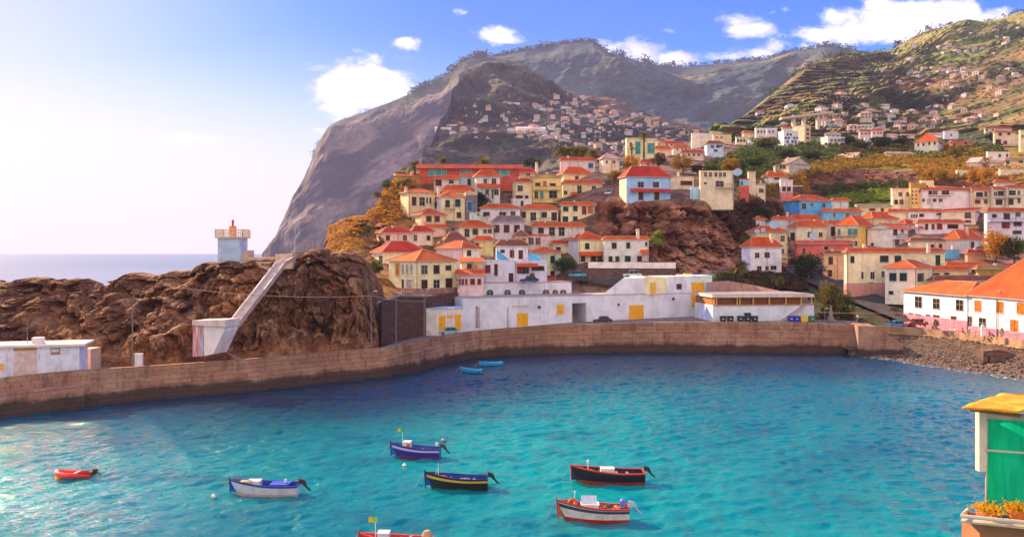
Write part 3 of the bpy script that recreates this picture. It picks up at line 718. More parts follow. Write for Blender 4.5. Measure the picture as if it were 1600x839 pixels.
def add_roof(mb, w, d, h, rise, kind, o=.45):
    T, FS, CP = 0, 1, 2
    x0, x1, y0, y1 = -o, w+o, -o, d+o; z = h+.02; th = .16
    def cap(a, b): mb.tube([a, b], .13, 5, CP)
    if kind == 'hip':
        W, Dp = x1-x0, y1-y0; ins = min(W, Dp)/2
        if W >= Dp: r1, r2 = Vector((x0+ins, (y0+y1)/2, z+rise)), Vector((x1-ins, (y0+y1)/2, z+rise))
        else: r1, r2 = Vector(((x0+x1)/2, y0+ins, z+rise)), Vector(((x0+x1)/2, y1-ins, z+rise))
        a, b, c, e = (Vector((x0, y0, z)), Vector((x1, y0, z)), Vector((x1, y1, z)), Vector((x0, y1, z)))
        if W >= Dp: fs = [(a, b, r2, r1), (b, c, r2), (c, e, r1, r2), (e, a, r1)]
        else: fs = [(a, b, r1), (b, c, r2, r1), (c, e, r2), (e, a, r1, r2)]
        for f in fs: mb.face(f if (f[2]-f[1]).length > .01 else (f[0], f[1], f[3]), T)
        hp = [(a, r1), (b, r2 if W >= Dp else r1), (c, r2), (e, r1 if W >= Dp else r2)]
        for p, q_ in hp: cap(p, q_)
        if (r1-r2).length > .1: cap(r1, r2)
    elif kind in ('gx', 'gy'):
        if kind == 'gx':
            r1, r2 = Vector((x0, (y0+y1)/2, z+rise)), Vector((x1, (y0+y1)/2, z+rise))
            mb.face([(x0, y0, z), (x1, y0, z), r2, r1], T); mb.face([(x1, y1, z), (x0, y1, z), r1, r2], T)
            en = [(r1, (x0, y0, z), (x0, y1, z)), (r2, (x1, y1, z), (x1, y0, z))]
        else:
            r1, r2 = Vector(((x0+x1)/2, y0, z+rise)), Vector(((x0+x1)/2, y1, z+rise))
            mb.face([(x1, y0, z), (x1, y1, z), r2, r1], T); mb.face([(x0, y1, z), (x0, y0, z), r1, r2], T)
            en = [(r1, (x1, y0, z), (x0, y0, z)), (r2, (x0, y1, z), (x1, y1, z))]
        cap(r1, r2)
        for tp, p, q_ in en:
            for s_ in (p, q_): mb.tube([tp-Vector((0, 0, .06)), Vector(s_)-Vector((0, 0, .06))], .09, 4, FS)
    elif kind == 'shed':
        mb.face([(x0, y0, z), (x1, y0, z), (x1, y1, z+rise), (x0, y1, z+rise)], T)
        mb.face([(x1, y0, z-.1), (x1, y1, z-.1), (x1, y1, z+rise), (x1, y0, z)], FS); mb.face([(x0, y1, z-.1), (x0, y0, z-.1), (x0, y0, z), (x0, y1, z+rise)], FS)
    if kind in ('hip', 'gx', 'gy', 'shed'):
        mb.box(x0, x1, y0, y1, z-th, z-.004, FS)
    elif kind == 'slab':
        mb.box(x0, x1, y0, y1, z, z+max(.3, rise), T)
    elif kind == 'flat':
        pw = .22
        mb.box(-.05, w+.05, -.05, pw, z, z+max(.25, rise), T); mb.box(-.05, w+.05, d-pw, d+.05, z, z+max(.25, rise), T)
        mb.box(-.05, pw, pw, d-pw, z, z+max(.25, rise), T); mb.box(w-pw, w+.05, pw, d-pw, z, z+max(.25, rise), T)
        mb.box(pw, w-pw, pw, d-pw, z, z+.08, FS)
OR = (.72, .105, .014); OR2 = (.72, .125, .014); RD = (.60, .050, .020); BR = (.27, .10, .06); PK = (.60, .14, .10); GR = (.24, .17, .19); OC = (.45, .26, .06)
WH = (.70, .66, .68); CR = (.74, .60, .36); YE = (.80, .58, .22); LI = (.62, .56, .66); BL = (.10, .42, .80); PB = (.45, .66, .78); PNK = (.78, .52, .42); BE = (.52, .40, .28); RE = (.55, .10, .06); TE = (.52, .72, .62); OL = (.78, .45, .10)
def H(tl_, label, l, c, r, yb, ye, yt, th=12, wall=WH, roof='hip', rc=OR, wins=(), D=None, dep=8, left=None, chim=(), awn=(), balc=(), plinth=None, name='house', cat='house', group=None, dirt=.75, down=3, oh=.45, extra=True):
    X, Y, s = Tl(tl_); l, c, r, yb, ye, yt = X(l), X(c), X(r), Y(yb), Y(ye), Y(yt)
    D = D or TDf(c, yb); rc_ = Rect(l, c, r, D, th, dep); w, d = rc_.w, rc_.d
    zb = CZ-(yb-EY)/F*D; h = max(1.2, CZ-(ye-EY)/F*D-zb); Dc = D+(w*rc_.sn+d*rc_.cs)/2
    if roof in ('flat', 'slab'): rise = max(.25, (ye-yt)/F*D)
    else: rise = max(.5, min(CZ-(yt-EY)/F*Dc-(zb+h), min(w, d)*.55+.3))
    root = empty(name, (rc_.C.x, rc_.C.y, zb), R(th), label, cat, group)
    mb = MB(); zt = h
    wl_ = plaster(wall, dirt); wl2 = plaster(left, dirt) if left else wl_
    mb.face([(0, 0, -down), (w, 0, -down), (w, 0, h), (0, 0, h)], 0); mb.face([(w, 0, -down), (w, d, -down), (w, d, h), (w, 0, h)], 0)
    mb.face([(w, d, -down), (0, d, -down), (0, d, h), (w, d, h)], 0); mb.face([(0, d, -down), (0, 0, -down), (0, 0, h), (0, d, h)], 1)
    if roof in ('flat', 'slab'): mb.face([(0, 0, h), (w, 0, h), (w, d, h), (0, d, h)], 0)
    rr = rise
    if roof == 'gx':
        k = rise*(d/(d+2*oh)); mb.face([(w, 0, h), (w, d, h), (w, d/2, h+k)], 0); mb.face([(0, d, h), (0, 0, h), (0, d/2, h+k)], 1)
    if roof == 'gy':
        k = rise*(w/(w+2*oh)); mb.face([(0, 0, h), (w, 0, h), (w/2, 0, h+k)], 0); mb.face([(w, d, h), (0, d, h), (w/2, d, h+k)], 0)
    if roof == 'shed':
        mb.face([(w, 0, h), (w, d, h), (w, d, h+rise-.05)], 0); mb.face([(0, d, h), (0, 0, h), (0, d, h+rise-.05)], 1); mb.face([(w, d, h), (0, d, h), (0, d, h+rise-.05), (w, d, h+rise-.05)], 0)
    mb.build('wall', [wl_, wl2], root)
    if plinth:
        b2 = MB(); b2.box(-.05, w+.05, -.05, d+.05, -down, plinth[0]); b2.build('plinth', plaster(plinth[1], .5), root)
    rb = MB(); add_roof(rb, w, d, h, rise, roof, oh)
    ro = rb.build('roof', ([tile(rc), FASC, CAP] if roof not in ('flat', 'slab') else [plaster(rc, .4), plaster((.34, .28, .27), .6), CAP]), root)
    for cx, cy in chim:
        px, py = X(cx), Y(cy); dm = D+(w*rc_.sn+d*rc_.cs)*.45; p = at(px, py, dm); dx, dy = p.x-rc_.C.x, p.y-rc_.C.y
        lx, ly = dx*rc_.cs+dy*rc_.sn, -dx*rc_.sn+dy*rc_.cs; tz = max(p.z-zb, h+.6)
        cb = MB(); cb.box(lx-.35, lx+.35, ly-.3, ly+.3, h-.2, tz, 0); cb.box(lx-.45, lx+.45, ly-.4, ly+.4, tz, tz+.12, 0); cb.box(lx-.3, lx+.3, ly-.25, ly+.25, tz+.3, tz+.38, 0)
        for q_ in (-1, 1): cb.box(lx+q_*.22-.06, lx+q_*.22+.06, ly-.2, ly+.2, tz+.12, tz+.3, 0)
        cb.build('chimney', plaster((.68, .55, .45), .7), ro)
    if extra and D < 310 and w > 3 and roof != 'slab':
        rs = random.Random(int(c*7+yb)); dp = MB(); xx = rs.choice((.25, w-.25, w*.52)); dp.tube([(xx, -.09, -.5), (xx, -.09, h-.1)], .06, 5)
        dp.build('drain_pipe', plain('drain pipe', (.32, .22, .20)), root)
        if not chim and rs.random() < .6:
            lx, ly = w*rs.uniform(.2, .8), d*rs.uniform(.45, .7); cb = MB(); tz = h+rise*.75+.4 if roof not in ('flat',) else h+1.3
            cb.box(lx-.28, lx+.28, ly-.28, ly+.28, h, tz); cb.box(lx-.36, lx+.36, ly-.36, ly+.36, tz, tz+.1); cb.box(lx-.2, lx+.2, ly-.2, ly+.2, tz+.1, tz+.35); cb.build('chimney', plaster((.66, .50, .40), .8), ro)
        if rs.random() < .45:
            lx, ly = w*rs.uniform(.15, .85), d*.5; ab = MB(); z0_ = h+(rise*.6 if roof != 'flat' else .2); z1_ = z0_+2.2; ab.tube([(lx, ly, z0_-.5), (lx, ly, z1_)], .035, 4)
            for k in range(4): ab.box(lx-.45+.06*k, lx+.45-.06*k, ly-.02, ly+.02, z1_-.12-k*.2, z1_-.09-k*.2)
            ab.build('aerial', METAL, ro)
    def place(x0, x1, y0, y1):
        """local frame of a pixel rectangle on the face it falls on"""
        x0, x1, y0, y1 = X(x0), X(x1), Y(y0), Y(y1)
        if (x0+x1)/2 >= c:
            a, Da = rc_.onr(x0); b, Db = rc_.onr(x1); Dm = (Da+Db)/2; a = max(.1, a); b = min(w-.1, b); if_l = False
        else:
            a, Da = rc_.onl(x0); b, Db = rc_.onl(x1); Dm = (Da+Db)/2; a, b = min(d-.1, a), max(.1, b); if_l = True
        zz0, zz1 = CZ-(y1-EY)/F*Dm-zb, CZ-(y0-EY)/F*Dm-zb
        if if_l: return abs(a-b), zz1-zz0, Vector((0, a, zz0)), R(-90)
        return b-a, zz1-zz0, Vector((a, 0, zz0)), 0.0
    for q_ in wins:
        x0, x1, y0, y1 = q_[:4]; k = q_[4] if len(q_) > 4 else random.Random(int(q_[0]*3+q_[2])).choice(('', '', 'm', 'n'))
        ww, hh, loc, rz = place(x0, x1, y0, y1)
        if ww < .2 or hh < .2: continue
        link('door' if hh > 2.0 and loc.z < .6 else 'window', winmesh(min(ww, 6), min(hh, 6), k), root, loc, rz)
    for x0, x1, y0, y1 in awn:
        ww, hh, loc, rz = place(x0, x1, y0, y1); a = MB(); o_ = 1.3
        a.mesh([(0, 0, hh), (ww, 0, hh), (ww, -o_, 0), (0, -o_, 0), (0, 0, hh-.1), (ww, 0, hh-.1), (ww, -o_, -.1), (0, -o_, -.1)], [(0,3,2,1),(4,5,6,7),(3,7,6,2),(0,4,7,3),(1,2,6,5)])
        m = a.build('porch_roof', tile(rc if roof not in ('flat', 'slab') else OR), root); m.location = loc; m.rotation_euler.z = rz
    for x0, x1, y0, y1 in balc:
        ww, hh, loc, rz = place(x0, x1, y0, y1); a = MB(); o_ = 1.1
        a.box(0, ww, -o_, 0, -.18, 0, 0)
        n = max(2, int(ww/.35))
        for i in range(n+1): a.box(ww*i/n-.02, ww*i/n+.02, -o_, -o_+.04, 0, hh, 1)
        a.box(0, ww, -o_-.02, -o_+.05, hh, hh+.06, 1)
        for e in (0, ww-.05): a.box(e, e+.05, -o_, 0, hh, hh+.06, 1)
        m = a.build('balcony', [plaster(sc_(wall, .9), .4), plain('railing', (.16, .10, .09))], root); m.location = loc; m.rotation_euler.z = rz
    HOUSES.append((label, l, c, r, yb, ye, yt, D, w, d))
    return root, rc_, zb, h
def row(y0, y1, w, *xs, k=''): return [(x-w/2, x+w/2, y0, y1, k) for x in xs]
# ------------------------------------------------------------------ houses: centre-left block
H('A', 'long low dark red building with a flat salmon roof on the hilltop', 495, 500, 1320, 275, 178, 145, 2, RE, 'slab', PK, dep=12,
  wins=[(575,625,188,235,'c'),(630,680,188,235,'c'),(685,722,188,235,'c'),(835,880,188,232,'c'),(885,930,188,232,'c'),(1115,1160,195,235,'c'),(1165,1235,195,235,'c')], name='building', cat='building', oh=1)
H('A', 'small sunlit building at the hilltop tip, left of the long red building', 305, 320, 500, 310, 232, 215, 30, OC, 'shed', RD, dep=5, dirt=.8)
H('A', 'white hilltop house with a wide brown window under the long red building', 620, 622, 830, 345, 262, 190, 8, WH, 'hip', OR, wins=[(632,683,265,318,'b'),(742,775,258,300)])
H('A', 'pale blue house wing with a tall dark door, between two white hilltop houses', 830, 832, 960, 345, 240, 205, 8, PB, 'hip', OR, wins=[(893,920,260,325)], dep=7, left=WH)
H('A', 'white two-storey house with a red awning across its middle, under the long red building', 945, 965, 1160, 440, 238, 190, 14, WH, 'hip', OR, left=CR,
  wins=[(1025,1055,258,297),(1092,1128,262,310),(1040,1070,345,385),(1112,1148,348,392),(1092,1105,345,420)], awn=[(965,1160,300,330)])
H('A', 'narrow cream house with a steep red roof right of the house with the middle awning', 1262, 1275, 1420, 450, 283, 235, 20, CR, 'hip', RD, wins=[(1305,1345,320,360),(1290,1390,395,425,'b')])
H('C', 'yellow house with two balconies and an arched gable window, below the tall white hilltop house', 50, 55, 300, 610, 400, 345, 10, YE, 'gy', RD,
  wins=[(85,130,450,478,'b'),(150,178,440,480,'o'),(205,255,450,475,'b'),(80,108,520,578),(125,155,525,580,'c'),(200,265,520,575)], balc=[(60,290,478,505),(60,290,580,610)])
H('C', 'red-roofed low house with a tall chimney, at the right end of the long red building', -60, -50, 80, 400, 365, 328, 10, BE, 'hip', RD, wins=[(15,40,372,392)], chim=[(97,290)])
H('C', 'tall white hilltop house with a broad red roof in front of the row of palms', 288, 292, 575, 400, 265, 212, 6, (.80,.62,.62), 'hip', RD, wins=[(520,560,290,330,'bl')])
H('C', 'cream house with a pointed red roof directly in front of the tall white hilltop house', 270, 320, 550, 460, 375, 322, 18, CR, 'hip', OR, wins=[(412,438,397,422),(512,527,398,412)])
H('C', 'low cream house with a long red roof and tall dark door near the cliff top', 305, 312, 642, 560, 455, 408, 8, CR, 'hip', OR, wins=[(320,345,515,545),(430,467,475,545),(548,582,475,512)], awn=[(375,430,525,548)])
H('C', 'square cream house with four green windows and a red-walled porch, left of the brown cliff', 292, 298, 572, 775, 632, 598, 8, (.80,.66,.42), 'hip', OR,
  wins=[(313,360,642,683,'g'),(395,432,640,682,'g'),(310,355,725,770,'g'),(395,432,725,770,'g'),(468,505,640,710,'r'),(515,560,640,700,'o')])
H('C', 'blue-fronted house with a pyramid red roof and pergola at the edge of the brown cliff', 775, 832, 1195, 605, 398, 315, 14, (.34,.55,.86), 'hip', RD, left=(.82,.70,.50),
  wins=[(925,972,440,487),(1050,1098,440,487),(930,972,528,592,'b'),(1060,1098,528,592,'b')], awn=[(862,1195,498,525)], D=244, dep=10, down=.6)  # cream left face: warm sunlight put into the wall colour
H('C', 'low beige flat building right of the blue-fronted cliff house', 1190, 1195, 1385, 480, 405, 398, 4, (.72,.55,.42), 'flat', BE, wins=[(1275,1370,432,470,'b')])
H('A', 'cream house with two tall dark windows at the edge of the orange slope', 345, 410, 625, 560, 368, 342, 28, CR, 'hip', OR, left=(.85,.70,.40), wins=[(438,475,408,478),(500,540,410,480),(555,570,412,460),(582,594,412,460)], chim=[(390,340)])  # left face is a lighter cream, painted as sunlit
H('A', 'cream house behind, its red pyramid roof rising over the centre of the left block', 680, 690, 950, 395, 362, 305, 12, CR, 'hip', OR, dep=8)
H('A', 'cream house with two green windows side by side, left of the small palm', 600, 680, 875, 590, 405, 368, 24, (.80,.66,.42), 'hip', OR, left=WH, wins=[(712,752,432,495,'g'),(792,834,432,490,'g'),(625,645,450,495),(805,840,530,580,'b')], chim=[(658,335)], balc=[(700,790,475,500)])
H('A', 'pink-cream house with paired brown windows below the two-window cream houses', 440, 515, 715, 670, 553, 505, 28, (.80,.58,.38), 'hip', OR, left=CR, wins=[(555,597,565,612,'b'),(622,665,565,612,'b'),(450,465,580,620)])
H('A', 'wide pink house with a long roof at the foot of the orange slope', 150, 195, 440, 800, 700, 655, 30, (.78,.55,.44), 'hip', RD, wins=[(225,255,725,765,'b'),(365,400,725,765)])
H('A', 'small whitish house with one brown window between two pink houses low on the left', 415, 440, 612, 790, 693, 645, 25, (.80,.62,.56), 'hip', RD, wins=[(558,592,725,765,'b'),(455,480,720,770)])
H('A', 'little pink annexe with a bright red lean-to roof under the paired brown windows', 548, 560, 720, 715, 658, 610, 20, PNK, 'shed', OR, dep=6)
H('A', 'cream house with three front windows beside the grey-roofed lilac house', 775, 830, 1105, 745, 655, 600, 20, (.78,.68,.50), 'hip', OR, left=WH, wins=[(870,905,670,735),(935,980,668,718,'b'),(1022,1050,672,705),(1062,1092,672,705)], chim=[(1058,575)])
H('A', 'lilac house with a faded grey-violet roof and three large brown windows', 1100, 1105, 1358, 738, 612, 565, 5, LI, 'hip', GR, wins=[(1105,1152,640,700,'b'),(1190,1238,640,700,'b'),(1275,1325,640,700,'b')])
H('A', 'long white house with three dark windows behind the lilac grey-roofed house', 985, 1000, 1325, 605, 500, 466, 8, WH, 'hip', OR, wins=[(1022,1078,530,570,'b'),(1155,1210,530,562),(1247,1285,530,572)])
H('A', 'low pale green extension with a flat top left of the long white house', 905, 910, 1000, 610, 545, 540, 5, TE, 'flat', WH, wins=[(975,990,530,560)])
H('Z', 'cream house with a blue-railed balcony right of the long white house', 812, 814, 872, 346, 327, 320, 5, (.80,.68,.46), 'hip', OR, wins=[(814.5,821.5,331.5,341,'b'),(829,837,331.5,345),(846,855,331.5,340),(861.5,870.5,331.5,345)], balc=[(830,871,341,345)])
H('A', 'low white flat-topped house with a small brown door above the long white house', 1250, 1255, 1420, 500, 430, 425, 5, WH, 'flat', WH, wins=[(1330,1355,440,485,'b')], dep=5)
H('D', 'white house with three dark windows under a wide orange roof, above the twin-window house', 48, 52, 412, 132, 62, 30, 5, (.72,.66,.62), 'hip', OR, wins=[(92,130,68,110),(168,205,68,125),(235,273,68,125)], dep=9)
H('D', 'pink flat-roofed house with two square black windows on the middle of the hill', 12, 18, 178, 205, 128, 118, 4, (.70,.48,.46), 'flat', RD, wins=[(27,63,137,185),(75,110,137,185)], dep=7)
H('D', 'small cream house with a red roof between the twin-window house and the white pair', 180, 185, 305, 240, 180, 138, 10, CR, 'hip', RD, wins=[(215,250,205,230)], dep=7)
H('D', 'narrow pale green house with an orange roof and two windows, left of the round tree', 18, 145, 250, 415, 243, 203, 48, (.66,.66,.44), 'hip', OR2, left=(.50,.66,.76), wins=[(175,207,265,312,'g'),(175,205,365,410,'b'),(258,290,368,410,'b')])
H('D', 'cream house with pyramid roof and covered patio, left of the pair above the terrace wall', 300, 370, 550, 308, 152, 98, 20, (.84,.72,.46), 'hip', OR, left=(.66,.62,.66), wins=[(415,448,178,218,'g'),(385,415,265,305),(455,490,262,305,'b'),(500,530,262,305)], awn=[(370,545,235,262)], chim=[(340,82)])
H('D', 'white house with five green windows, right of the pair above the terrace wall', 545, 548, 855, 310, 152, 102, 6, (.70,.68,.66), 'hip', OR2, wins=[(600,632,175,215,'g'),(700,730,175,213,'g'),(578,605,265,308,'g'),(625,653,265,308,'g'),(690,728,265,305,'g'),(830,845,170,197),(775,810,265,305,'b')], awn=[(795,858,222,250)], chim=[(780,88)])
H('B', 'large yellow house with dark shutters on two storeys above the dark stone harbour wall', 250, 470, 805, 412, 146, 52, 40, (.86,.72,.40), 'hip', OR2, left=(.88,.76,.46), D=180,
  wins=[(515,565,178,252),(615,663,178,250),(713,760,178,222),(515,567,298,400),(615,663,298,370),(713,765,292,395),(305,337,168,265,'y'),(357,375,178,248,'w'),(392,410,178,248,'w'),(428,447,178,248,'w'),(357,375,300,395),(395,447,305,400,'w')], plinth=(1.0,(.34,.16,.14)))  # left walls painted brighter than the front, as if in full sun
H('B', 'old house with a broad red roof directly behind the large yellow house', 110, 200, 560, 260, 75, -15, 30, (.82,.70,.52), 'hip', RD, wins=[(170,200,110,160)], D=200)
H('B', 'pink-walled house with a long orange roof and one green window, right of the yellow house', 640, 845, 1000, 180, 42, -18, 44, (.82,.72,.56), 'hip', OR, left=(.74,.56,.58), wins=[(888,922,55,105,'g')], D=196)
H('B', 'cream house with a tiled porch roof over a balcony between yellow house and blue stairs', 835, 845, 1020, 245, 150, 120, 8, (.80,.62,.42), 'shed', OR, wins=[(890,925,170,235,'b'),(940,980,175,225,'y')], balc=[(870,1020,205,238)], D=188, dep=6)
H('B', 'pink and white ground-floor house with red-framed windows beside the yellow house', 812, 815, 1025, 350, 258, 212, 5, (.78,.56,.56), 'shed', OR, wins=[(820,836,290,342,'r'),(845,868,290,342,'r'),(874,892,290,342,'r'),(915,950,290,340,'r'),(975,1003,290,340,'r')], D=184, dep=5)
H('B', 'white house with a brown roof above the bright blue stairway', 1125, 1130, 1388, 145, 22, -38, 5, (.68,.66,.80), 'hip', BR, wins=[(1163,1200,55,80),(1240,1275,55,118,'b'),(1312,1350,55,130,'b')], D=203)
H('B', 'white terrace house with a red window and blue stairs running up to its roof', 1025, 1030, 1282, 322, 148, 142, 4, (.66,.64,.78), 'flat', WH, wins=[(1035,1083,175,245,'r'),(1113,1142,175,265,'b'),(1232,1270,245,330,'b')], D=193, dep=6)
H('B', 'white house with a shaded open porch and awning over the dark blue car', 1283, 1286, 1545, 322, 155, 148, 4, (.64,.64,.80), 'flat', WH, wins=[(1300,1345,168,250,'r'),(1350,1400,168,250),(1405,1443,248,312,'b'),(1420,1520,190,225)], awn=[(1295,1470,165,190)], D=194, dep=6)
H('A', 'small yellow house tucked below the cream house with three front windows', 940, 950, 1105, 850, 765, 720, 15, (.70,.58,.25), 'hip', OR, wins=[(955,985,780,825,'r')])
H('A', 'house with a faded brown pyramid roof in the lower left of the block', 660, 700, 905, 850, 785, 695, 20, (.80,.62,.50), 'hip', BR, wins=[])
H('D', 'cream cottage with a balcony and red panel left of the white three-window house', -80, -70, 22, 205, 130, 90, 8, CR, 'hip', BR, wins=[(-60,-40,145,185),(-20,5,145,185,'b')])
H('Z', 'dark-walled house behind the cream houses, right of the two-window cream house', 726, 728, 746, 343, 305, 300, 6, (.20,.16,.20), 'flat', BE, wins=[(730,738,315,330,'bl')], dep=6)
# ------------------------------------------------------------------ around the cliff top and ridge
H('E', 'white flat-roofed terrace building with a row of five dark windows on the cliff top', 70, 75, 345, 685, 470, 455, 5, (.74,.62,.46), 'flat', CR, wins=row(467,505,22,117,157,202,240,273)+[(200,265,540,592),(105,125,550,565)], balc=[(195,340,565,592)])
H('E', 'pale blue boundary wall building at the cliff edge below the terrace building', -5, 0, 290, 692, 600, 592, 5, (.40,.66,.85), 'flat', PB, dep=3, name='building', cat='building', D=247)
H('E', 'small turquoise cabin standing on a red wall at the right end of the cliff top', 400, 405, 472, 700, 530, 520, 6, (.20,.60,.72), 'flat', RD, wins=[(410,425,545,590,'g')], plinth=(4.6,(.62,.12,.09)), dep=5)
H('E', 'beige square tower house with chimney pots right of the satellite dish', 468, 470, 528, 660, 475, 462, 6, (.74,.58,.42), 'flat', BE, dep=5)
H('E', 'small white tower house with one dark window at the top of the cliff ivy', 525, 530, 610, 690, 575, 562, 10, (.80,.66,.52), 'flat', BE, wins=[(555,590,605,635)], dep=5)
H('E', 'house with a bright orange hip roof and white walls above the white tower house', 580, 620, 790, 560, 505, 462, 15, WH, 'hip', OR2, wins=[(680,720,510,530)], chim=[(685,425)])
H('E', 'white cube house with two windows on a pink base below the orange grassy slope', 728, 733, 832, 690, 540, 530, 5, (.78,.66,.72), 'flat', WH, wins=[(745,775,585,625,'b'),(785,815,585,625,'b')], plinth=(2.2,(.62,.22,.22)), dep=6)
H('E', 'low dark carport beside the white cube house', 832, 835, 912, 660, 585, 580, 5, (.10,.06,.06), 'flat', WH, dep=5)
H('E', 'cream barn with a grey gable front at the left end of the golden grass', 700, 800, 975, 455, 395, 350, 30, (.50,.44,.46), 'gy', (.42,.32,.24), left=(.80,.66,.42), wins=[(725,745,410,440),(750,770,410,440)], chim=[(792,352)])
H('E', 'long cream farmhouse roof on the crest of the golden grass', 1110, 1330, 1420, 375, 350, 312, 60, (.55,.44,.36), 'gy', (.62,.40,.24), left=(.82,.66,.40), wins=[(1325,1340,325,345)])
H('E', 'bright blue house with an orange-red roof and three dark windows in front of the vineyard', 755, 885, 1150, 830, 697, 657, 25, (.14,.44,.82), 'hip', OR, left=(.10,.36,.78), wins=[(905,938,725,770),(975,1000,725,745),(1070,1100,720,755)])
H('E', 'small white house with an orange roof right of the bright blue house', 1148, 1155, 1290, 760, 700, 658, 8, WH, 'hip', OR, dep=6)
H('E', 'half blue half white house with an orange roof in front of the bright blue house', 1060, 1066, 1395, 850, 790, 735, 6, (.16,.48,.84), 'hip', OR2, wins=[(1165,1180,800,835),(1265,1295,805,838),(1345,1385,800,838,'w')])
# mid ridge row
def S(label, l, c, r, yb, ye, yt, th, wall, roof='hip', rc=OR, wins=(), **k): H('E', label, l, c, r, yb, ye, yt, th, wall, roof, rc, wins, **k)
S('long white flat building with a sunlit wall at the left end of the ridge row', 0, 4, 170, 218, 155, 148, 5, (.82,.68,.58), 'flat', WH)
S('white house with a pale roof behind the long white flat building', 165, 172, 255, 190, 150, 130, 10, WH, 'hip', (.66,.48,.40))
S('yellow-beige flat house between the long white building and the orange-roofed house', 175, 180, 330, 215, 162, 155, 5, (.78,.58,.34), 'flat', BE, wins=[(200,215,175,190),(240,255,175,190)])
S('blue-white two-storey house on the slope below the ridge row', 108, 130, 265, 318, 232, 212, 12, (.55,.66,.90), 'hip', BR, wins=[(160,185,250,270),(205,235,245,268),(185,215,285,300),(235,255,245,262)])
S('pink house with small windows at the far left of the ridge slope', -85, -80, 100, 345, 305, 272, 8, (.80,.54,.48), 'hip', RD, wins=row(315,335,14,-60,-20,20,60))
S('small pink-white house with an arcade right of the blue-white house', 362, 368, 450, 228, 190, 178, 6, (.78,.66,.58), 'flat', BE, wins=row(198,220,18,385,410,435,k='b'))
S('orange-roofed sunlit house on the crest of the ridge row', 415, 430, 515, 195, 145, 112, 20, (.84,.58,.36), 'hip', OR2)
S('tiny white house with a dark window below the crest', 465, 470, 525, 222, 192, 178, 10, WH, 'gy', (.66,.44,.34), wins=[(492,508,195,212)])
S('row-end white house with shutters on the crest, left of the white villa', 520, 530, 615, 160, 118, 105, 8, WH, 'flat', WH, wins=row(125,145,14,550,575,600))
S('lilac-white house with a flat top on the crest, beside the row-end house', 612, 618, 705, 160, 115, 106, 8, LI, 'flat', WH, wins=row(128,145,14,640,670))
S('white stepped villa with three storeys of dark openings on the ridge', 712, 760, 878, 240, 140, 128, 18, (.74,.70,.84), 'flat', WH, wins=row(150,168,16,790,815)+row(178,196,18,775,800,845,870)+row(208,228,18,790,830,855,k='bl'))
S('yellow apartment tower with a bare sunlit wall on the ridge', 830, 930, 978, 205, 92, 80, 35, (.66,.42,.24), 'flat', CR, left=(.86,.76,.46), wins=row(110,130,22,955,k='b')+row(145,165,22,955,k='b')+row(180,198,22,955,k='b'), name='apartment_tower', cat='building')  # sun and shade painted in: pale left wall, darker front
S('red-roofed house peeping out left of the yellow apartment tower', 740, 750, 850, 150, 105, 80, 12, WH, 'hip', OR)
S('white terraced house with rows of arches in the shade, centre of the ridge', 1060, 1120, 1260, 248, 190, 175, 15, (.70,.62,.68), 'flat', WH, wins=row(200,215,18,1150,1180,1210)+row(225,242,18,1140,1185))
S('white house with a low pale roof above the arched terraced house', 1095, 1105, 1225, 190, 160, 145, 8, (.60,.68,.82), 'hip', (.62,.50,.46), wins=row(168,182,12,1130,1165,1200))
S('narrow pale blue-white tower house among dark trees', 1418, 1422, 1490, 262, 200, 188, 6, (.62,.66,.80), 'flat', WH, wins=row(215,235,18,1450))
S('pink terraced house at the foot of the terraced hill, left one', 1372, 1380, 1475, 190, 130, 112, 10, (.82,.56,.54), 'hip', RD, wins=row(145,160,12,1400,1430,1455))
S('pink terraced house at the foot of the terraced hill, right one', 1470, 1480, 1573, 188, 125, 100, 10, (.84,.60,.55), 'hip', OR, wins=row(140,155,12,1500,1530,1555))
S('low house with a long red roof below the yellow-green apartment block', -240, -235, -60, 262, 232, 205, 8, PNK, 'hip', RD, wins=row(240,255,14,-200,-160,-110))
S('orange-roofed house with brown shade on the green ridge slope', -330, -320, -215, 262, 215, 185, 10, BE, 'hip', RD)
H('C', 'pale yellow apartment block with blue-green panels and palms in front', 825, 835, 1065, 220, 100, 82, 8, (.84,.74,.42), 'flat', CR, wins=[(905,945,115,215,'c'),(1005,1060,125,210,'c'),(860,880,120,150)], name='apartment_block', cat='building')
H('C', 'white gabled building behind the yellow apartment block', 1035, 1040, 1110, 180, 105, 85, 8, (.84,.74,.50), 'gy', (.60,.44,.32), wins=[(1095,1105,125,150)])
H('C', 'red-roofed villa on the slope, right of the yellow apartment block', 1055, 1065, 1200, 200, 172, 148, 8, PNK, 'hip', OR)
H('C', 'orange-roofed villa on the slope under the long white flat building', 1205, 1215, 1345, 190, 160, 120, 8, (.78,.62,.60), 'hip', OR2, wins=row(165,182,12,1250,1290,1320))
H('C', 'red-roofed cottage half hidden by the two big round trees', 940, 950, 1055, 315, 285, 255, 8, PNK, 'hip', RD, wins=[(1000,1020,290,305)])
H('C', 'faint cream villa behind the yellow bushes left of the blue-fronted cliff house', 610, 640, 775, 360, 250, 215, 15, (.86,.70,.54), 'hip', PNK, wins=[(665,680,270,290),(720,740,270,290)])
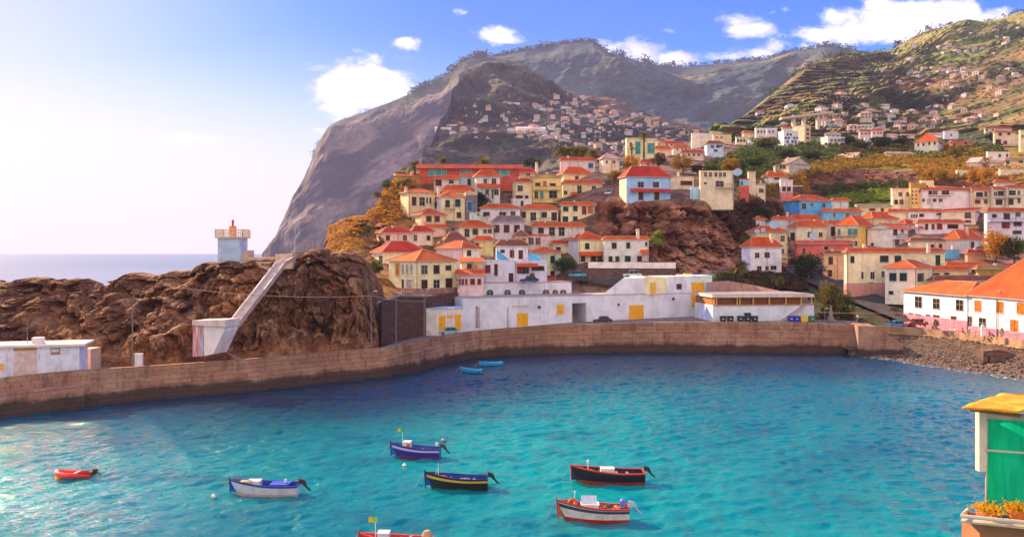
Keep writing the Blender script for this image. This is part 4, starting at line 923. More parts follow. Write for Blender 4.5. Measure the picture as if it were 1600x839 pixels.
# ------------------------------------------------------------------ right-hand town
H('F', 'pale orange-roofed house beside the cliff ivy, above the large satellite dish', 415, 425, 640, 150, 95, 48, 10, (.66,.62,.66), 'hip', OR)
H('F', 'house with a wide red pyramid roof left of the blue and white houses', 625, 650, 855, 150, 98, 38, 12, (.66,.62,.70), 'hip', OR, chim=[(628,55)])
H('F', 'cream house with three dishes on its red roof, behind the white front house', 368, 430, 632, 345, 178, 140, 16, CR, 'hip', OR, wins=[(585,610,205,240),(587,608,287,320)], balc=[(580,630,325,345)])
H('F', 'white house with two square windows at the left edge of the right-hand block', 330, 388, 592, 440, 275, 198, 20, (.80,.76,.84), 'hip', OR, wins=[(418,447,312,347),(480,512,312,345),(432,460,400,428),(485,505,402,428,'r'),(520,555,402,425)], chim=[(525,200)])
H('F', 'cream house with a dish between its two windows above the coral-red house', 640, 690, 888, 235, 142, 105, 18, (.80,.68,.48), 'hip', OR, wins=[(762,790,180,212),(835,860,180,210),(652,680,182,240,'b')], balc=[(645,690,215,245)])
H('F', 'coral-red walled house with a wide coral roof', 683, 690, 1062, 338, 255, 210, 7, (.68,.14,.13), 'hip', (.66,.12,.09), wins=[(727,748,283,325,'r'),(870,900,270,302),(1035,1055,250,270)])
H('F', 'white house with an orange roof and brown door between red and yellow houses', 858, 865, 1010, 215, 122, 95, 8, (.80,.66,.62), 'hip', OR, wins=[(915,940,142,205,'b')])
H('H', 'yellow house with teal shutters and a small balcony in the middle of the right-hand block', 30, 210, 345, 455, 272, 195, 50, (.82,.52,.12), 'hip', OR, left=(.82,.72,.50), wins=[(130,165,300,352,'c'),(172,208,300,352,'c'),(48,72,305,355,'c'),(185,210,402,440)], balc=[(10,210,330,358)], chim=[(112,225)])
H('H', 'white house with a big lit chimney wall and a two-storey balcony front', 290, 490, 625, 450, 300, 262, 45, (.74,.70,.72), 'gx', OR, left=(.80,.76,.72), wins=[(500,535,300,355,'b'),(565,585,308,335,'b'),(515,550,388,440),(320,340,420,440)], balc=[(490,620,345,385)], chim=[(392,268)])
H('F', 'weathered orange-beige house with a patched brown roof beside the sloping road', 860, 868, 1042, 482, 322, 270, 8, (.66,.42,.28), 'hip', BR, wins=[(898,927,343,392,'b'),(893,925,428,472,'b'),(1000,1020,340,390)], dirt=1)
H('H', 'long cream house with a pink plinth that follows the sloping road', 115, 120, 925, 790, 492, 448, 14, (.86,.76,.52), 'hip', OR, wins=[(150,185,525,580,'g'),(392,460,525,575,'g'),(512,568,525,575,'g'),(848,887,522,615,'g'),(240,255,655,710),(315,345,655,710),(405,430,650,695),(300,340,740,830,'g')], plinth=(1.2,(.62,.30,.26)), D=201, dep=9, balc=[(828,912,590,618)], chim=[(265,440),(790,432)])
H('H', 'white-shuttered house with a pyramid roof and dish projecting from the long cream house', 435, 680, 820, 812, 622, 558, 48, (.84,.72,.46), 'hip', OR, left=(.78,.74,.62), wins=[(470,527,662,730,'g'),(555,618,665,730,'g'),(697,748,665,733,'g'),(465,508,808,839,'g')], D=190)
H('H', 'cream wall house with two dark windows between pyramid-roofed house and brown roof', 800, 815, 1115, 740, 640, 600, 6, (.80,.66,.40), 'hip', OR, wins=[(828,880,662,710,'g'),(918,965,658,680,'g')], D=199)
H('H', 'house with a wide red roof behind the cream wall house', 925, 935, 1280, 660, 605, 535, 8, (.62,.42,.26), 'hip', OR, wins=[(1145,1180,625,658)])
H('H', 'white house with a weathered brown roof and small green window behind the waterfront house', 795, 830, 1375, 800, 728, 652, 10, (.74,.66,.66), 'hip', BR, wins=[(885,930,752,782,'c'),(1075,1115,752,780,'r')], D=192)
H('H', 'ochre house with a sloping mossy roof at the lower right', 1180, 1190, 1425, 670, 650, 598, 8, OC, 'hip', (.40,.26,.07))
H('H', 'low house with a thin red roof line at the right edge above the waterfront roof', 1340, 1350, 1700, 650, 605, 588, 5, (.70,.50,.30), 'hip', RD, wins=row(612,635,25,1450,1530))
H('H', 'white house with a small triangular pediment in the upper right block', 610, 615, 905, 225, 160, 112, 6, (.82,.74,.80), 'hip', OR, wins=row(185,210,10,652,672,692)+[(715,750,180,205),(855,898,176,190,'r')])
m, _r, _z, _h = H('H', 'white pediment-fronted wing over the triangular gable, upper right block', 735, 740, 882, 212, 165, 113, 6, (.84,.76,.82), 'gy', OR, dep=4, wins=[(805,815,130,145)])
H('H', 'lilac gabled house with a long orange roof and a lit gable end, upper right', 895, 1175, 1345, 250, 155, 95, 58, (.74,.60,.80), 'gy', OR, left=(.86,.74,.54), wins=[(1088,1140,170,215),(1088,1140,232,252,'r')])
H('H', 'white three-storey apartment house with long balconies at the right edge', 1245, 1270, 1720, 400, 160, 108, 8, (.74,.68,.82), 'hip', OR, wins=[(1310,1350,178,210),(1405,1455,175,225,'b'),(1503,1543,170,203),(1390,1455,250,298,'r'),(1488,1550,248,280,'b'),(1480,1550,318,345,'b')], balc=[(1262,1573,218,238)], name='apartment_house', cat='building')
H('H', 'white house with a hipped red roof and red shutters below the white pediment house', 680, 700, 1080, 330, 252, 190, 8, (.80,.72,.78), 'hip', OR, wins=[(762,788,265,310,'b'),(815,840,265,305),(858,903,263,308,'r'),(945,1030,268,300)], awn=[(700,740,280,300)])
H('H', 'cream house with a bright orange roof left of the white pediment house', 450, 458, 615, 250, 162, 128, 8, (.86,.70,.48), 'hip', OR)
H('H', 'pink cottage with a little pyramid roof in front of the cream orange-roofed house', 550, 600, 685, 315, 262, 218, 40, (.80,.50,.46), 'hip', RD)
H('H', 'cream house with a patched brown and orange roof and four dark windows', 625, 640, 1030, 490, 402, 320, 8, (.76,.62,.48), 'hip', BR, wins=[(808,835,425,458,'b'),(875,900,425,478,'b'),(945,978,418,480),(985,1020,418,470,'b')], name='house')
H('H', 'half blue half white house with a chimney and orange roof, right block', 915, 1040, 1215, 490, 385, 300, 40, (.70,.64,.68), 'hip', OR, left=(.72,.54,.44), wins=[(1135,1165,408,460,'b')], chim=[(1106,295)])
H('H', 'bright blue lean-to shed below the brown and orange roof', 925, 930, 1045, 525, 485, 470, 6, (.12,.42,.72), 'flat', BL, dep=4)
H('H', 'house with a red roof under the lilac gabled house', 1095, 1105, 1270, 360, 322, 262, 10, PNK, 'hip', OR)
H('H', 'small red-roofed house just left of the orange-leaved tree', 1100, 1110, 1260, 560, 500, 445, 10, (.60,.34,.24), 'hip', RD)
H('H', 'low building with a pale olive shed roof below the vineyard', 200, 215, 490, 185, 122, 75, 6, (.78,.66,.44), 'shed', (.30,.27,.14), wins=[(400,425,135,165,'b'),(305,350,138,155,'b')])
H('H', 'small orange-roofed house left of the olive shed roof building', -10, 0, 140, 130, 72, 45, 6, WH, 'hip', OR)
H('H', 'house with a curved red roof behind the white chimney house', 240, 330, 540, 285, 215, 165, 30, CR, 'hip', OR)
# upper right apartments
H('G', 'cream flat-roofed block with paired windows left of the yellow tower', 280, 285, 435, 890, 722, 705, 6, (.84,.70,.54), 'flat', PNK, wins=[(335,365,740,768),(398,428,740,768),(300,328,800,835),(345,372,800,835)])
H('G', 'yellow tower block with a grid of small square windows', 430, 436, 560, 900, 702, 660, 8, (.86,.55,.18), 'flat', OC, wins=[(444,456,y,y+12) for y in (724,755,786,817)]+[(472,484,y,y+12) for y in (724,755,786,817)]+[(502,514,724,736),(530,542,724,736)], name='tower_block', cat='building')
H('G', 'pale cube with one dark window on top behind the yellow tower block', 515, 520, 625, 760, 645, 640, 6, (.80,.62,.44), 'flat', CR, wins=[(555,575,678,698)])
H('G', 'white apartment house with a wide red roof right of the yellow tower', 520, 528, 935, 900, 718, 658, 6, (.84,.74,.76), 'hip', OR, wins=[(580,610,725,757),(618,655,725,757),(690,750,722,757),(530,550,790,815),(570,598,790,835,'w'),(615,645,790,815),(665,692,790,815)], balc=[(575,760,748,760)], name='apartment_house', cat='building')
H('G', 'orange-yellow house with four square dark windows and a tiled lean-to', 728, 735, 912, 880, 755, 722, 6, (.88,.52,.14), 'shed', OR, wins=row(783,808,22,767,805,840,877), D=296, dep=5)
H('G', 'small red-roofed gable between the orange-yellow house and the arcaded flats', 800, 808, 940, 800, 720, 682, 10, (.84,.62,.42), 'hip', OR, wins=[(890,915,715,738,'b')])
H('G', 'first of the arcaded cream flats with green balconies, right of the orange-yellow house', 935, 940, 1115, 880, 718, 660, 10, (.86,.70,.48), 'gx', OR, wins=[(970,1025,738,775,'g'),(1038,1058,735,770),(960,1005,800,830,'r'),(1035,1060,800,830)], balc=[(955,1065,768,780)])
H('G', 'second of the arcaded cream flats, between its two taller neighbours', 1108, 1112, 1232, 880, 712, 660, 12, (.86,.74,.58), 'gx', OR, wins=[(1115,1140,732,765),(1148,1195,728,765,'g'),(1130,1185,795,839,'b')], balc=[(1112,1205,765,778)])
H('G', 'third of the arcaded cream flats, with dark arched openings at the right edge', 1225, 1230, 1400, 880, 700, 648, 12, (.86,.72,.54), 'gx', OR, wins=[(1240,1295,722,760),(1310,1330,725,755),(1230,1275,790,839,'b'),(1310,1330,790,825)], balc=[(1232,1340,762,775)])
H('G', 'small house with a pointed roof above the second arcaded flats', 1115, 1125, 1290, 690, 655, 612, 10, (.84,.62,.46), 'hip', OR)
H('G', 'large white villa with a sunlit side and four upper windows on the golden slope', 465, 655, 765, 418, 318, 275, 55, (.70,.56,.52), 'hip', OR, left=(.88,.80,.58), wins=[(490,505,340,362,'b'),(532,548,335,358,'b'),(580,597,328,350,'b'),(625,640,325,347,'b'),(672,692,320,345)])  # the sunlit side is a brighter wall colour than the shaded front
H('G', 'red house with arched brown windows right of the large white villa', 755, 765, 940, 372, 325, 288, 10, (.66,.18,.12), 'hip', RD, wins=[(785,805,335,360,'b'),(870,900,320,345,'b')])
H('G', 'low house with a pink roof on the crest left of the large white villa', 228, 235, 455, 440, 418, 385, 10, (.84,.66,.44), 'hip', PNK, wins=[(370,382,420,430)])
H('G', 'pinkish villa with a long orange roof and columned terrace at the upper right', 1110, 1120, 1340, 355, 245, 190, 8, (.82,.60,.44), 'hip', OR, wins=[(1155,1180,250,275,'b'),(1225,1250,240,268,'b'),(1300,1330,238,262,'b'),(1130,1175,305,345),(1195,1225,318,345,'r')], balc=[(1130,1340,345,358)])
H('G', 'red-roofed long house behind the columned terrace villa', 1035, 1045, 1260, 250, 212, 188, 8, (.84,.62,.46), 'hip', RD, wins=[(1050,1065,222,235),(1100,1115,222,235)])
H('G', 'tall cream block cut by the right edge at the top of the slope', 1325, 1332, 1470, 395, 245, 228, 6, (.86,.70,.44), 'flat', CR, wins=[(1345,1358,270,290)])
H('G', 'white-walled bungalow with a pale flat roof on the upper right slope', 1058, 1065, 1245, 470, 415, 405, 6, (.82,.70,.64), 'flat', WH, wins=[(1155,1175,425,450),(1215,1235,425,448)])
H('G', 'pink gabled bungalow among orange bushes on the right slope', 895, 985, 1062, 542, 490, 452, 45, (.78,.50,.44), 'gy', PNK, left=(.86,.70,.54))
H('G', 'small cream-green outhouse below the pink gabled bungalow', 808, 815, 905, 608, 562, 555, 6, (.72,.70,.48), 'flat', CR, wins=[(820,832,575,600)])
H('G', 'pinkish shed with an orange roof below the white-walled bungalow', 1070, 1080, 1205, 530, 492, 472, 6, (.84,.56,.38), 'hip', PNK)
H('G', 'house with an overhanging roof and dark window strip at the right slope edge', 1200, 1210, 1400, 520, 475, 455, 6, (.80,.58,.40), 'hip', (.50,.32,.20), wins=[(1215,1245,480,505),(1320,1355,478,495)])
H('G', 'long cream retaining building below the overhanging-roof house', 1160, 1168, 1400, 612, 552, 548, 4, (.84,.66,.50), 'flat', CR, dep=4)
H('G', 'white house under the chimney stack on the far side of the crest', 700, 710, 825, 295, 250, 238, 8, (.80,.68,.80), 'flat', WH, wins=[(760,772,262,275)])
H('G', 'small white crest house beside a row of pale roofs', 560, 566, 700, 285, 262, 242, 8, (.82,.66,.66), 'hip', PNK)
H('G', 'orange-roofed crest house left of the small white crest house', 350, 358, 465, 310, 272, 250, 8, (.84,.66,.56), 'hip', PNK)
H('G', 'pale house on the crest with a pink roof, far left of the white villa', 235, 242, 330, 300, 270, 250, 8, (.82,.70,.76), 'hip', PNK)
# waterfront houses at the right
H('Z', 'shade-tinted white waterfront house with a low orange roof, left part of the sunlit row', 1412, 1511, 1600, 511.5, 462.5, 440, 6, (.80,.66,.50), 'hip', OR2, left=(.56,.68,.88), D=166.5,  # blue left face: shade on a white front, painted into its colour
  wins=[(1430,1441,464,480.5,''),(1458,1468.5,466,482.5,''),(1494,1505,468,485,''),(1420,1427,489,502,''),(1430,1440,490.5,504,''),(1447,1454,491.5,505,''),(1458,1468,492,506,''),(1486,1495,494,514.5,'b')], plinth=(1.2,(.42,.20,.30)))
H('Z', 'large sunlit white waterfront house with a huge orange roof and purple-pink base', 1512, 1713, 1860, 547, 477, 395, 6, (.80,.66,.50), 'hip', (.66,.085,.010), left=(.86,.84,.86), D=135,
  wins=[(1523,1534,469,486.5,'o'),(1557,1569,471.5,489,'o'),(1589,1602,473,491,'o'),(1507+1,1519,495,517,''),(1530,1541,497,514,''),(1579,1591,500.5,520,'o'),(1625,1640,475,494,'o'),(1625,1640,503,530,'o')], plinth=(1.2,(.42,.20,.30)))
# ------------------------------------------------------------------ the white quayside building
WQ = plaster((.74, .73, .84), .45, .3); WQL = plaster((.78, .74, .70), .5)
FLATR = plaster((.34, .30, .30), .7)
class Blk(Rect):
    def __init__(s, l, c, r, yb, D, th, dep=8):
        super().__init__(l, c, r, D, th, dep); s.zb = CZ-(yb-EY)/F*D; s.px = c; s.Dc = D
    def root(s, name, label, cat, group=None): s.o = empty(name, (s.C.x, s.C.y, s.zb), R(s.th), label, cat, group); return s.o
    def z(s, py, D=None): return CZ-(py-EY)/F*(D or s.Dc)-s.zb
    def rx(s, px): return s.onr(px)[0]
    def rz(s, px, py): a, D = s.onr(px); return s.z(py, D)
    def panel(s, x0, x1, y0, y1, name, m, out=.04, inn=.05):
        mb = MB(); a, b = s.rx(x0), s.rx(x1); z0, z1 = s.rz((x0+x1)/2, y1), s.rz((x0+x1)/2, y0)
        mb.box(a, b, -out, inn, z0, z1); return mb.build(name, m, s.o)
YEL = plaster((.85, .40, .02), .3, 1.5); YEL2 = plaster((.80, .46, .05), .4)
def yellow_door(B, x0, x1, y0, y1, nm='door'):
    o = B.panel(x0, x1, y0, y1, nm, YEL2, .05)
    a, b = B.rx(x0)+.12, B.rx(x1)-.12; z0, z1 = B.rz((x0+x1)/2, y1)+.02, B.rz((x0+x1)/2, y0)-.12
    mb = MB(); mb.box(a, (a+b)/2-.02, -.09, 0, z0, z1); mb.box((a+b)/2+.02, b, -.09, 0, z0, z1)
    for k in range(1, 5): mb.box(a, b, -.105, -.02, lerp(z0, z1, k/5)-.02, lerp(z0, z1, k/5)+.02)
    mb.build('leaf', YEL, o)
# main long block
B = Blk(723, 723, 1112, 515.5, 176.5, 23, 9); B.root('harbour_building', 'long white harbour building with yellow doors along the quay', 'building')
wL = B.rx(1079)
ztop = B.rz(900, 461.8)
mb = MB(); aL, aR = B.rx(894), B.rx(916); zo = B.rz(905, 473.5)
mb.box(0, aL, 0, 9, -2, ztop); mb.box(aR, wL, 0, 9, -2, ztop); mb.box(aL, aR, 0, 9, zo, ztop-.002); mb.build('wall', WQ, B.o)
mb = MB(); mb.box(-.1, wL, -.12, .25, ztop, ztop+.1); mb.build('cornice', plaster((.45, .34, .30), .6), B.o)
mb = MB(); mb.box(.0, wL, .26, 9, ztop-.05, ztop+.03); mb.build('roof', FLATR, B.o)
mb = MB(); mb.box(aL+.01, aR-.01, 5.5, 5.7, -2, zo); mb.face([(aL+.02, .3, -.5), (aR-.02, .3, -.5), (aR-.02, 5.5, 2.2), (aL+.02, 5.5, 2.2)]); mb.build('passage', plaster((.42, .34, .30), .8), B.o)
yellow_door(B, 808, 825, 489, 509.5); yellow_door(B, 983, 1005.6, 476.5, 503.5); yellow_door(B, 870, 881, 476, 491, 'window')
mb = MB()
for x, y in ((842.5, 480), (1052, 467)):
    a, z = B.rx(x), B.rz(x, y); mb.face([(a, -.04, z-.45), (a+.45, -.04, z), (a, -.04, z+.45), (a-.45, -.04, z)])
    o = mb.build('wall_vent', plain('rust vent', (.14, .05, .04)), B.o); mb = MB()
B.panel(965, 968, 474, 478, 'window', plain('dark hole', (.05, .04, .05))).name = 'window'
B.panel(800, 826, 477, 480.5, 'faded_sign', plaster((.62, .50, .42), .9))
for x in (748, 745.5, 793): B.panel(x, x+.8, 480, 512, 'drain_pipe', plain('drain pipe', (.32, .22, .20)), .12)
B.panel(743, 746.5, 478, 512, 'rust_stain', plaster((.45, .30, .24), .9), .03)
# right taller part
T = Blk(1042, 1043, 1112, 503.5, 176.5+B.rx(1043)*B.sn-.02, 23, 9)
T2 = Blk(1079, 1079.2, 1112.5, 502, 176.5+B.rx(1079)*B.sn, 10, 9); T2.root('harbour_tower', 'taller white block with a tall yellow loading door, right end of the harbour building', 'building')
zt = T2.rz(1095, 432); w2 = T2.w
mb = MB(); mb.box(0, w2, 0, 9, -2, zt); mb.build('wall', plaster((.62, .72, .74), .4), T2.o)
mb = MB(); mb.box(-.08, w2+.08, -.08, 9.08, zt, zt+.2); mb.build('roof', WQL, T2.o)
yellow_door(T2, 1080.5, 1100, 441, 480); yellow_door(T2, 1109.8, 1112.2, 485, 501)
mb = MB(); B3 = Blk(1042, 1042.5, 1079, 457, B.onr(1042)[1]+.1, 23, 9); B3.root('upper_room', 'white upper block with one dark window on the roof of the harbour building', 'building')
mb.box(0, B3.w, 0, 8, -.2, B3.rz(1060, 433)); mb.build('wall', WQ, B3.o)
o = B3.panel(1057, 1065, 443.5, 452, 'window', plain('dark hole', (.05, .04, .05)), .05)
mb = MB(); mb.box(-.06, B3.w, -.06, 8, B3.rz(1060, 433), B3.rz(1060, 433)+.15); mb.build('roof', WQL, B3.o)
# angular stair block
D0 = B.onr(1000)[1]+2.0
S_ = empty('stair_block', at(943, 459, D0), 0, 'white slanted stair block with a sunlit triangular wall on the harbour building roof', 'building')
S_.location = (0, 0, 0)
mb = MB(); prism(mb, [at(943, 462, D0-1), at(1013, 461, D0-1), at(1013, 434, D0-1), at(974, 434.5, D0-1), at(943, 459, D0-1)], (1, 6, 0)); mb.build('parapet_wall', WQ, S_)
mb = MB(); a = [at(1010, 461, D0-1.5), at(1010, 431, D0-1.5), at(1042, 434, D0+.3), at(1042, 458, D0+.3)]
prism(mb, a[::-1], (-3, 4, .0)); mb.build('wall', plaster((.88, .76, .50), .3), S_)  # warm cream paints sunlight onto this white wall
mb = MB(); p = at(1018, 460, D0-1.55); q_ = at(1023.5, 441, D0-1.3); mb.box(p.x, q_.x, p.y-.1, p.y+.6, p.z, q_.z); mb.build('door', YEL2, S_)
# low left block
L = Blk(660, 666, 724, 520.5, 169.5, 12, 7); L.root('garage_building', 'low white garage building with two yellow door panels beside the harbour building', 'building')
zt = L.rz(695, 482.5); mb = MB(); mb.box(0, L.w, 0, 6, -1.5, zt); mb.build('wall', plaster((.74, .66, .66), .6), L.o)
mb = MB(); mb.box(-.1, L.w, -.1, 6.1, zt, zt+.12); mb.build('roof', plaster((.40, .52, .68), .6), L.o)
yellow_door(L, 686, 696.5, 493, 516); yellow_door(L, 711, 720, 491, 514.5); L.panel(698.5, 708, 492.5, 496.5, 'lintel_panel', YEL); L.panel(698.5, 708, 498, 514, 'shutter', plaster((.66, .62, .66), .3))
# upper set-back block with arched windows
U = Blk(706, 710, 893, 466, 186.5, 20, 7); U.root('arched_window_building', 'white upper storey with a row of arched windows and a flaking blue left end', 'building')
zt = U.rz(800, 442.5); a1 = U.rx(750)
mb = MB(); mb.box(0, a1, 0, 6, -2.5, zt-.25); mb.build('blue_wall', plaster((.30, .52, .74), 1.0, .9), U.o)
mb = MB(); mb.box(a1, U.w, 0, 6, -2.5, zt); mb.build('wall', plaster((.72, .68, .76), .5), U.o)
mb = MB(); mb.box(-.05, U.w+.05, -.05, 6.05, zt, zt+.18); mb.build('roof', plaster((.50, .30, .28), .6), U.o)
def arch(B, xc, y0, y1, w, c):
    a, D = B.onr(xc); hw = w/F*D/2; z0, z1 = B.z(y1, D), B.z(y0, D); pts = [(a-hw, z0), (a+hw, z0), (a+hw, lerp(z0, z1, .6))]
    for k in range(1, 6): an = PI*k/6; pts.append((a+hw*math.cos(an), lerp(z0, z1, .6)+(z1-z0)*.4*math.sin(an)))
    pts.append((a-hw, lerp(z0, z1, .6)))
    mb = MB(); prism(mb, [(x, -.05, z) for x, z in pts], (0, .1, 0)); o = mb.build('window', glass_dark('arch '+str(c), c), B.o)
    mb = MB(); mb.box(a-hw*.06, a+hw*.06, -.09, -.05, z0, z1-.1); mb.box(a-hw, a+hw, -.09, -.05, lerp(z0, z1, .5), lerp(z0, z1, .5)+.06); mb.build('glazing_bar', WHITE_T, o)
for x, w, c in ((765.5, 11, (.02, .09, .05)), (793, 10.5, (.02, .10, .08)), (815.5, 10.5, (.02, .09, .03)), (853, 11.5, (.14, .06, .04)), (867.5, 9, (.14, .05, .04)), (880, 11, (.12, .06, .04))): arch(U, x, 452.5, 461.3, w, c)
U.panel(719, 729, 451, 466, 'door', plaster((.05, .30, .72), .5))
random.seed(12)
# right low building with the timber gallery
G_ = Blk(1113, 1114, 1272, 502.8, 183, 6, 13); G_.root('gallery_building', 'low white building with a band of orange timber windows and a grey flat roof', 'building')
zt = G_.rz(1190, 460); zs0, zs1 = G_.rz(1190, 476.5), G_.rz(1190, 464.5)
mb = MB(); mb.box(0, G_.w, 0, 12, -1, zs0); mb.build('wall', plaster((.66, .70, .82), .5, .4), G_.o)
mb = MB(); mb.box(-.3, G_.w-.2, -.5, 12, zs1, zt); mb.build('roof', plaster((.62, .54, .50), .7), G_.o)
mb = MB(); mb.box(-.2, G_.w-.4, -.3, 11.9, zt, zt+.08); 
tag(mb.build('roof_felt', plaster((.30, .25, .25), 1, 1.2), G_.o))
mb = MB(); mb.box(.1, G_.rx(1252), .5, 11.8, zs0, zs1); mb.build('timber_wall', plain('orange timber', (.50, .17, .03), .7, 0, .6, 4), G_.o)
for px in (1116, 1119.5, 1152, 1156, 1177, 1202, 1228, 1252, 1268): a = G_.rx(px); mb = MB(); mb.box(a-.12, a+.12, -.05, .2, zs0, zs1); mb.build('post', plain('yellow post', (.72, .42, .12)), G_.o)
mb = MB(); mb.box(0, G_.w, -.15, 0, zs0-.1, zs0+.1); mb.build('sill', plain('sill timber', (.50, .30, .16)), G_.o)
for k in range(14):
    a = lerp(.8, G_.rx(1250), (k+.5)/14); mb = MB(); mb.box(a-.7, a+.7, .44, .5, zs0+.12, zs1-.12); mb.box(a-.03, a+.03, .40, .44, zs0+.12, zs1-.12); mb.build('window', plain('amber pane', (.30+.12*(k % 2), .085, .02), .4, 0, .6, 5), G_.o)
mb = MB(); n = 15
for k in range(n):
    t_ = k/n; a0, a1_ = G_.rx(lerp(1218, 1256, t_)), G_.rx(lerp(1218, 1256, (k+1)/n)); z_ = lerp(-.1, zs0, (k+1)/n); mb.box(a0, a1_, -1.0, -.02, z_-.25, z_)
mb.build('outside_stair', plaster((.46, .36, .32), .6), G_.o)
# retaining parapet behind the gallery roof
mb = MB()
pts = [(1106,441,197,1.5),(1140,439,204,1),(1180,446,203,1),(1225,456,196,1),(1262,462,192,1)]
for i in range(4):
    (x0, y0, d0, _), (x1, y1, d1, _) = pts[i], pts[i+1]; a, b = at(x0, y0, d0), at(x1, y1, d1)
    mb.mesh([a, b, b+Vector((0, .6, 0)), a+Vector((0, .6, 0)), a-Vector((0, 0, 6)), b-Vector((0, 0, 6)), b+Vector((0, .6, -6)), a+Vector((0, .6, -6))], [(0,1,2,3),(0,4,5,1),(3,2,6,7),(0,3,7,4),(1,5,6,2)])
tag(mb.build('retaining_wall', plaster((.42, .26, .22), .8)), 'reddish retaining wall that slopes down behind the gallery building roof', 'wall')
# bins
binM = {}
def bin_(px, yb, D, c, label, w=1.25):
    mb = MB(); vs = []
    for z, k in ((.12, .86), (1.05, 1.0)):
        for x, y in ((-1, -1), (1, -1), (1, 1), (-1, 1)): vs.append((x*w/2*k, y*.45*k, z))
    p = at(px, yb, D); o = empty('rubbish_bin', p, 0, label, 'rubbish bin', 'bins along the gallery building')
    mb.mesh(vs, [(0,1,5,4),(1,2,6,5),(2,3,7,6),(3,0,4,7),(0,3,2,1),(4,5,6,7)]); mb.build('body', plain('bin %.2f%.2f' % c[:2], c, .5), o)
    mb = MB(); mb.mesh([(-w/2*1.05, -.5, 1.05), (w/2*1.05, -.5, 1.05), (w/2*1.05, .5, 1.12), (-w/2*1.05, .5, 1.12), (-w/2, -.3, 1.22), (w/2, -.3, 1.22), (w/2, .3, 1.32), (-w/2, .3, 1.32)], [(0,1,5,4),(1,2,6,5),(2,3,7,6),(3,0,4,7),(4,5,6,7),(0,3,2,1)])
    mb.build('lid', plain('bin lid %.2f%.2f' % c[:2], sc_(c, .8), .45), o)
    for sx in (-1, 1):
        mb = MB(); mb.tube([(sx*w*.36-.04, -.38, .1), (sx*w*.36+.04, -.38, .1)], .1, 8); mb.build('wheel', plain('rubber', (.02, .02, .02)), o)
    mb = MB(); mb.box(-.2, .2, -.462, -.44, .62, .82); mb.build('sticker', plain('bin sticker', (.6, .65, .65)), o)
DB = 181.0; YB = 503.5
for i, (px, lb) in enumerate(((1129.5, 'leftmost dark green bin of the five by the gallery building'), (1141, 'second dark green bin from the left, close beside the leftmost'), (1157, 'third dark green bin from the left, first after the gap'), (1168, 'dark green bin standing under the dark box on the wall'), (1179, 'rightmost dark green bin of the five by the gallery building'))): bin_(px, YB, DB, (.015, .035, .035), lb)
bin_(1236, YB, DB, (.03, .05, .42), 'blue bin at the foot of the outside stair'); bin_(1244.5, YB, DB, (.03, .05, .45), 'blue bin beside the yellow bin')
bin_(1256, YB, DB, (.85, .60, .01), 'yellow bin by the gallery building', 1.5); bin_(1268.5, YB, DB, (.04, .20, .10), 'mid green bin right of the yellow bin')
G_.panel(1163, 1172, 488.5, 496, 'wall_box', plain('dark box', (.03, .04, .07)), .5)
def rbin(px, yb, D, c, label, w=3, h=.9):
    p = at(px, yb, D); mb = MB(); mb.box(-w/2, w/2, -.5, .5, 0, h); 
    for k in range(int(w/.4)): mb.box(-w/2+.1+k*.4, -w/2+.16+k*.4, -.55, -.5, .05, h-.05)
    mb.box(-w/2-.06, w/2+.06, -.56, .56, h, h+.08)
    tag(mb.build('storage_crate', plain('crate %.2f%.2f' % c[:2], c, .6), loc=p), label, 'crate')
rbin(1075, 433, 205, (.85, .50, .02), 'yellow crate on the roof edge of the tower block', 1.9, .8); rbin(1087.5, 433, 205, (.10, .05, .55), 'purple-blue crate beside the yellow crate', 1.7, .8); rbin(1107, 433, 205, (.05, .35, .25), 'long green crate at the right end of the tower block', 3, .6)
# dark stone harbour wall under the yellow house
mb = MB(); pts = [(596,536,152,470,470),(604,533,156,470,468),(625,528,161,463,462),(668,520.5,170,463,462),(716,512,182,458,457)]
for i in range(len(pts)-1):
    (x0, y0, d0, t0, _), (x1, y1, d1, t1, _) = pts[i], pts[i+1]; a, b, c, d = at(x0, y0+8, d0), at(x1, y1+8, d1), at(x1, t1, d1+.8), at(x0, t0, d0+.8); bk = Vector((1, 9, 0))
    L_ = (b-a).length; mb.face([a, b, c, d], 0, [(i*20, 0), (i*20+L_, 0), (i*20+L_, 9), (i*20, 9)]); mb.face([d, c, c+bk, d+bk])
mb.face([at(596,544,152), at(596,470,152.8), at(596,470,152.8)+Vector((1,9,0)), at(596,544,152)+Vector((1,9,0))])
tag(mb.build('retaining_wall', rock('dark masonry', (.11, .045, .035), (.18, .085, .06), (.24, .12, .09), .5, .3, (1, 1, 1.6))), 'tall dark stone retaining wall below the large yellow house', 'wall')
mb = MB(); a, b = at(588.5, 474, 154), at(624, 462, 161.5)
mb.tube([a, b, at(668, 463, 170.5)], .28, 5); tag(mb.build('wall_coping', concrete), 'pale coping stones along the top of the dark retaining wall', 'coping')
# terrace wall under the cream pair
mb = MB(); TW = empty('terrace_wall', (0, 0, 0), 0, 'white terrace wall on dark masonry below the pair of orange-roofed houses', 'wall')
for nm, y0, y1, yy0, yy1, m, dd in (('parapet', 409.5, 410.5, 419, 419.5, plaster((.72, .66, .66), .5), 0), ('masonry', 418, 419, 446, 446, rock('terrace masonry', (.10, .06, .06), (.20, .12, .11), (.26, .18, .16), .7, .25, (1, 1, 1)), .15)):
    mb = MB(); prism(mb, [at(919, yy0, 214.3+dd), at(1056, yy1, 217.3+dd), at(1056, y1, 217.3+dd), at(919, y0, 214.3+dd)], (.1, .6, 0)); mb.build(nm, m, TW)
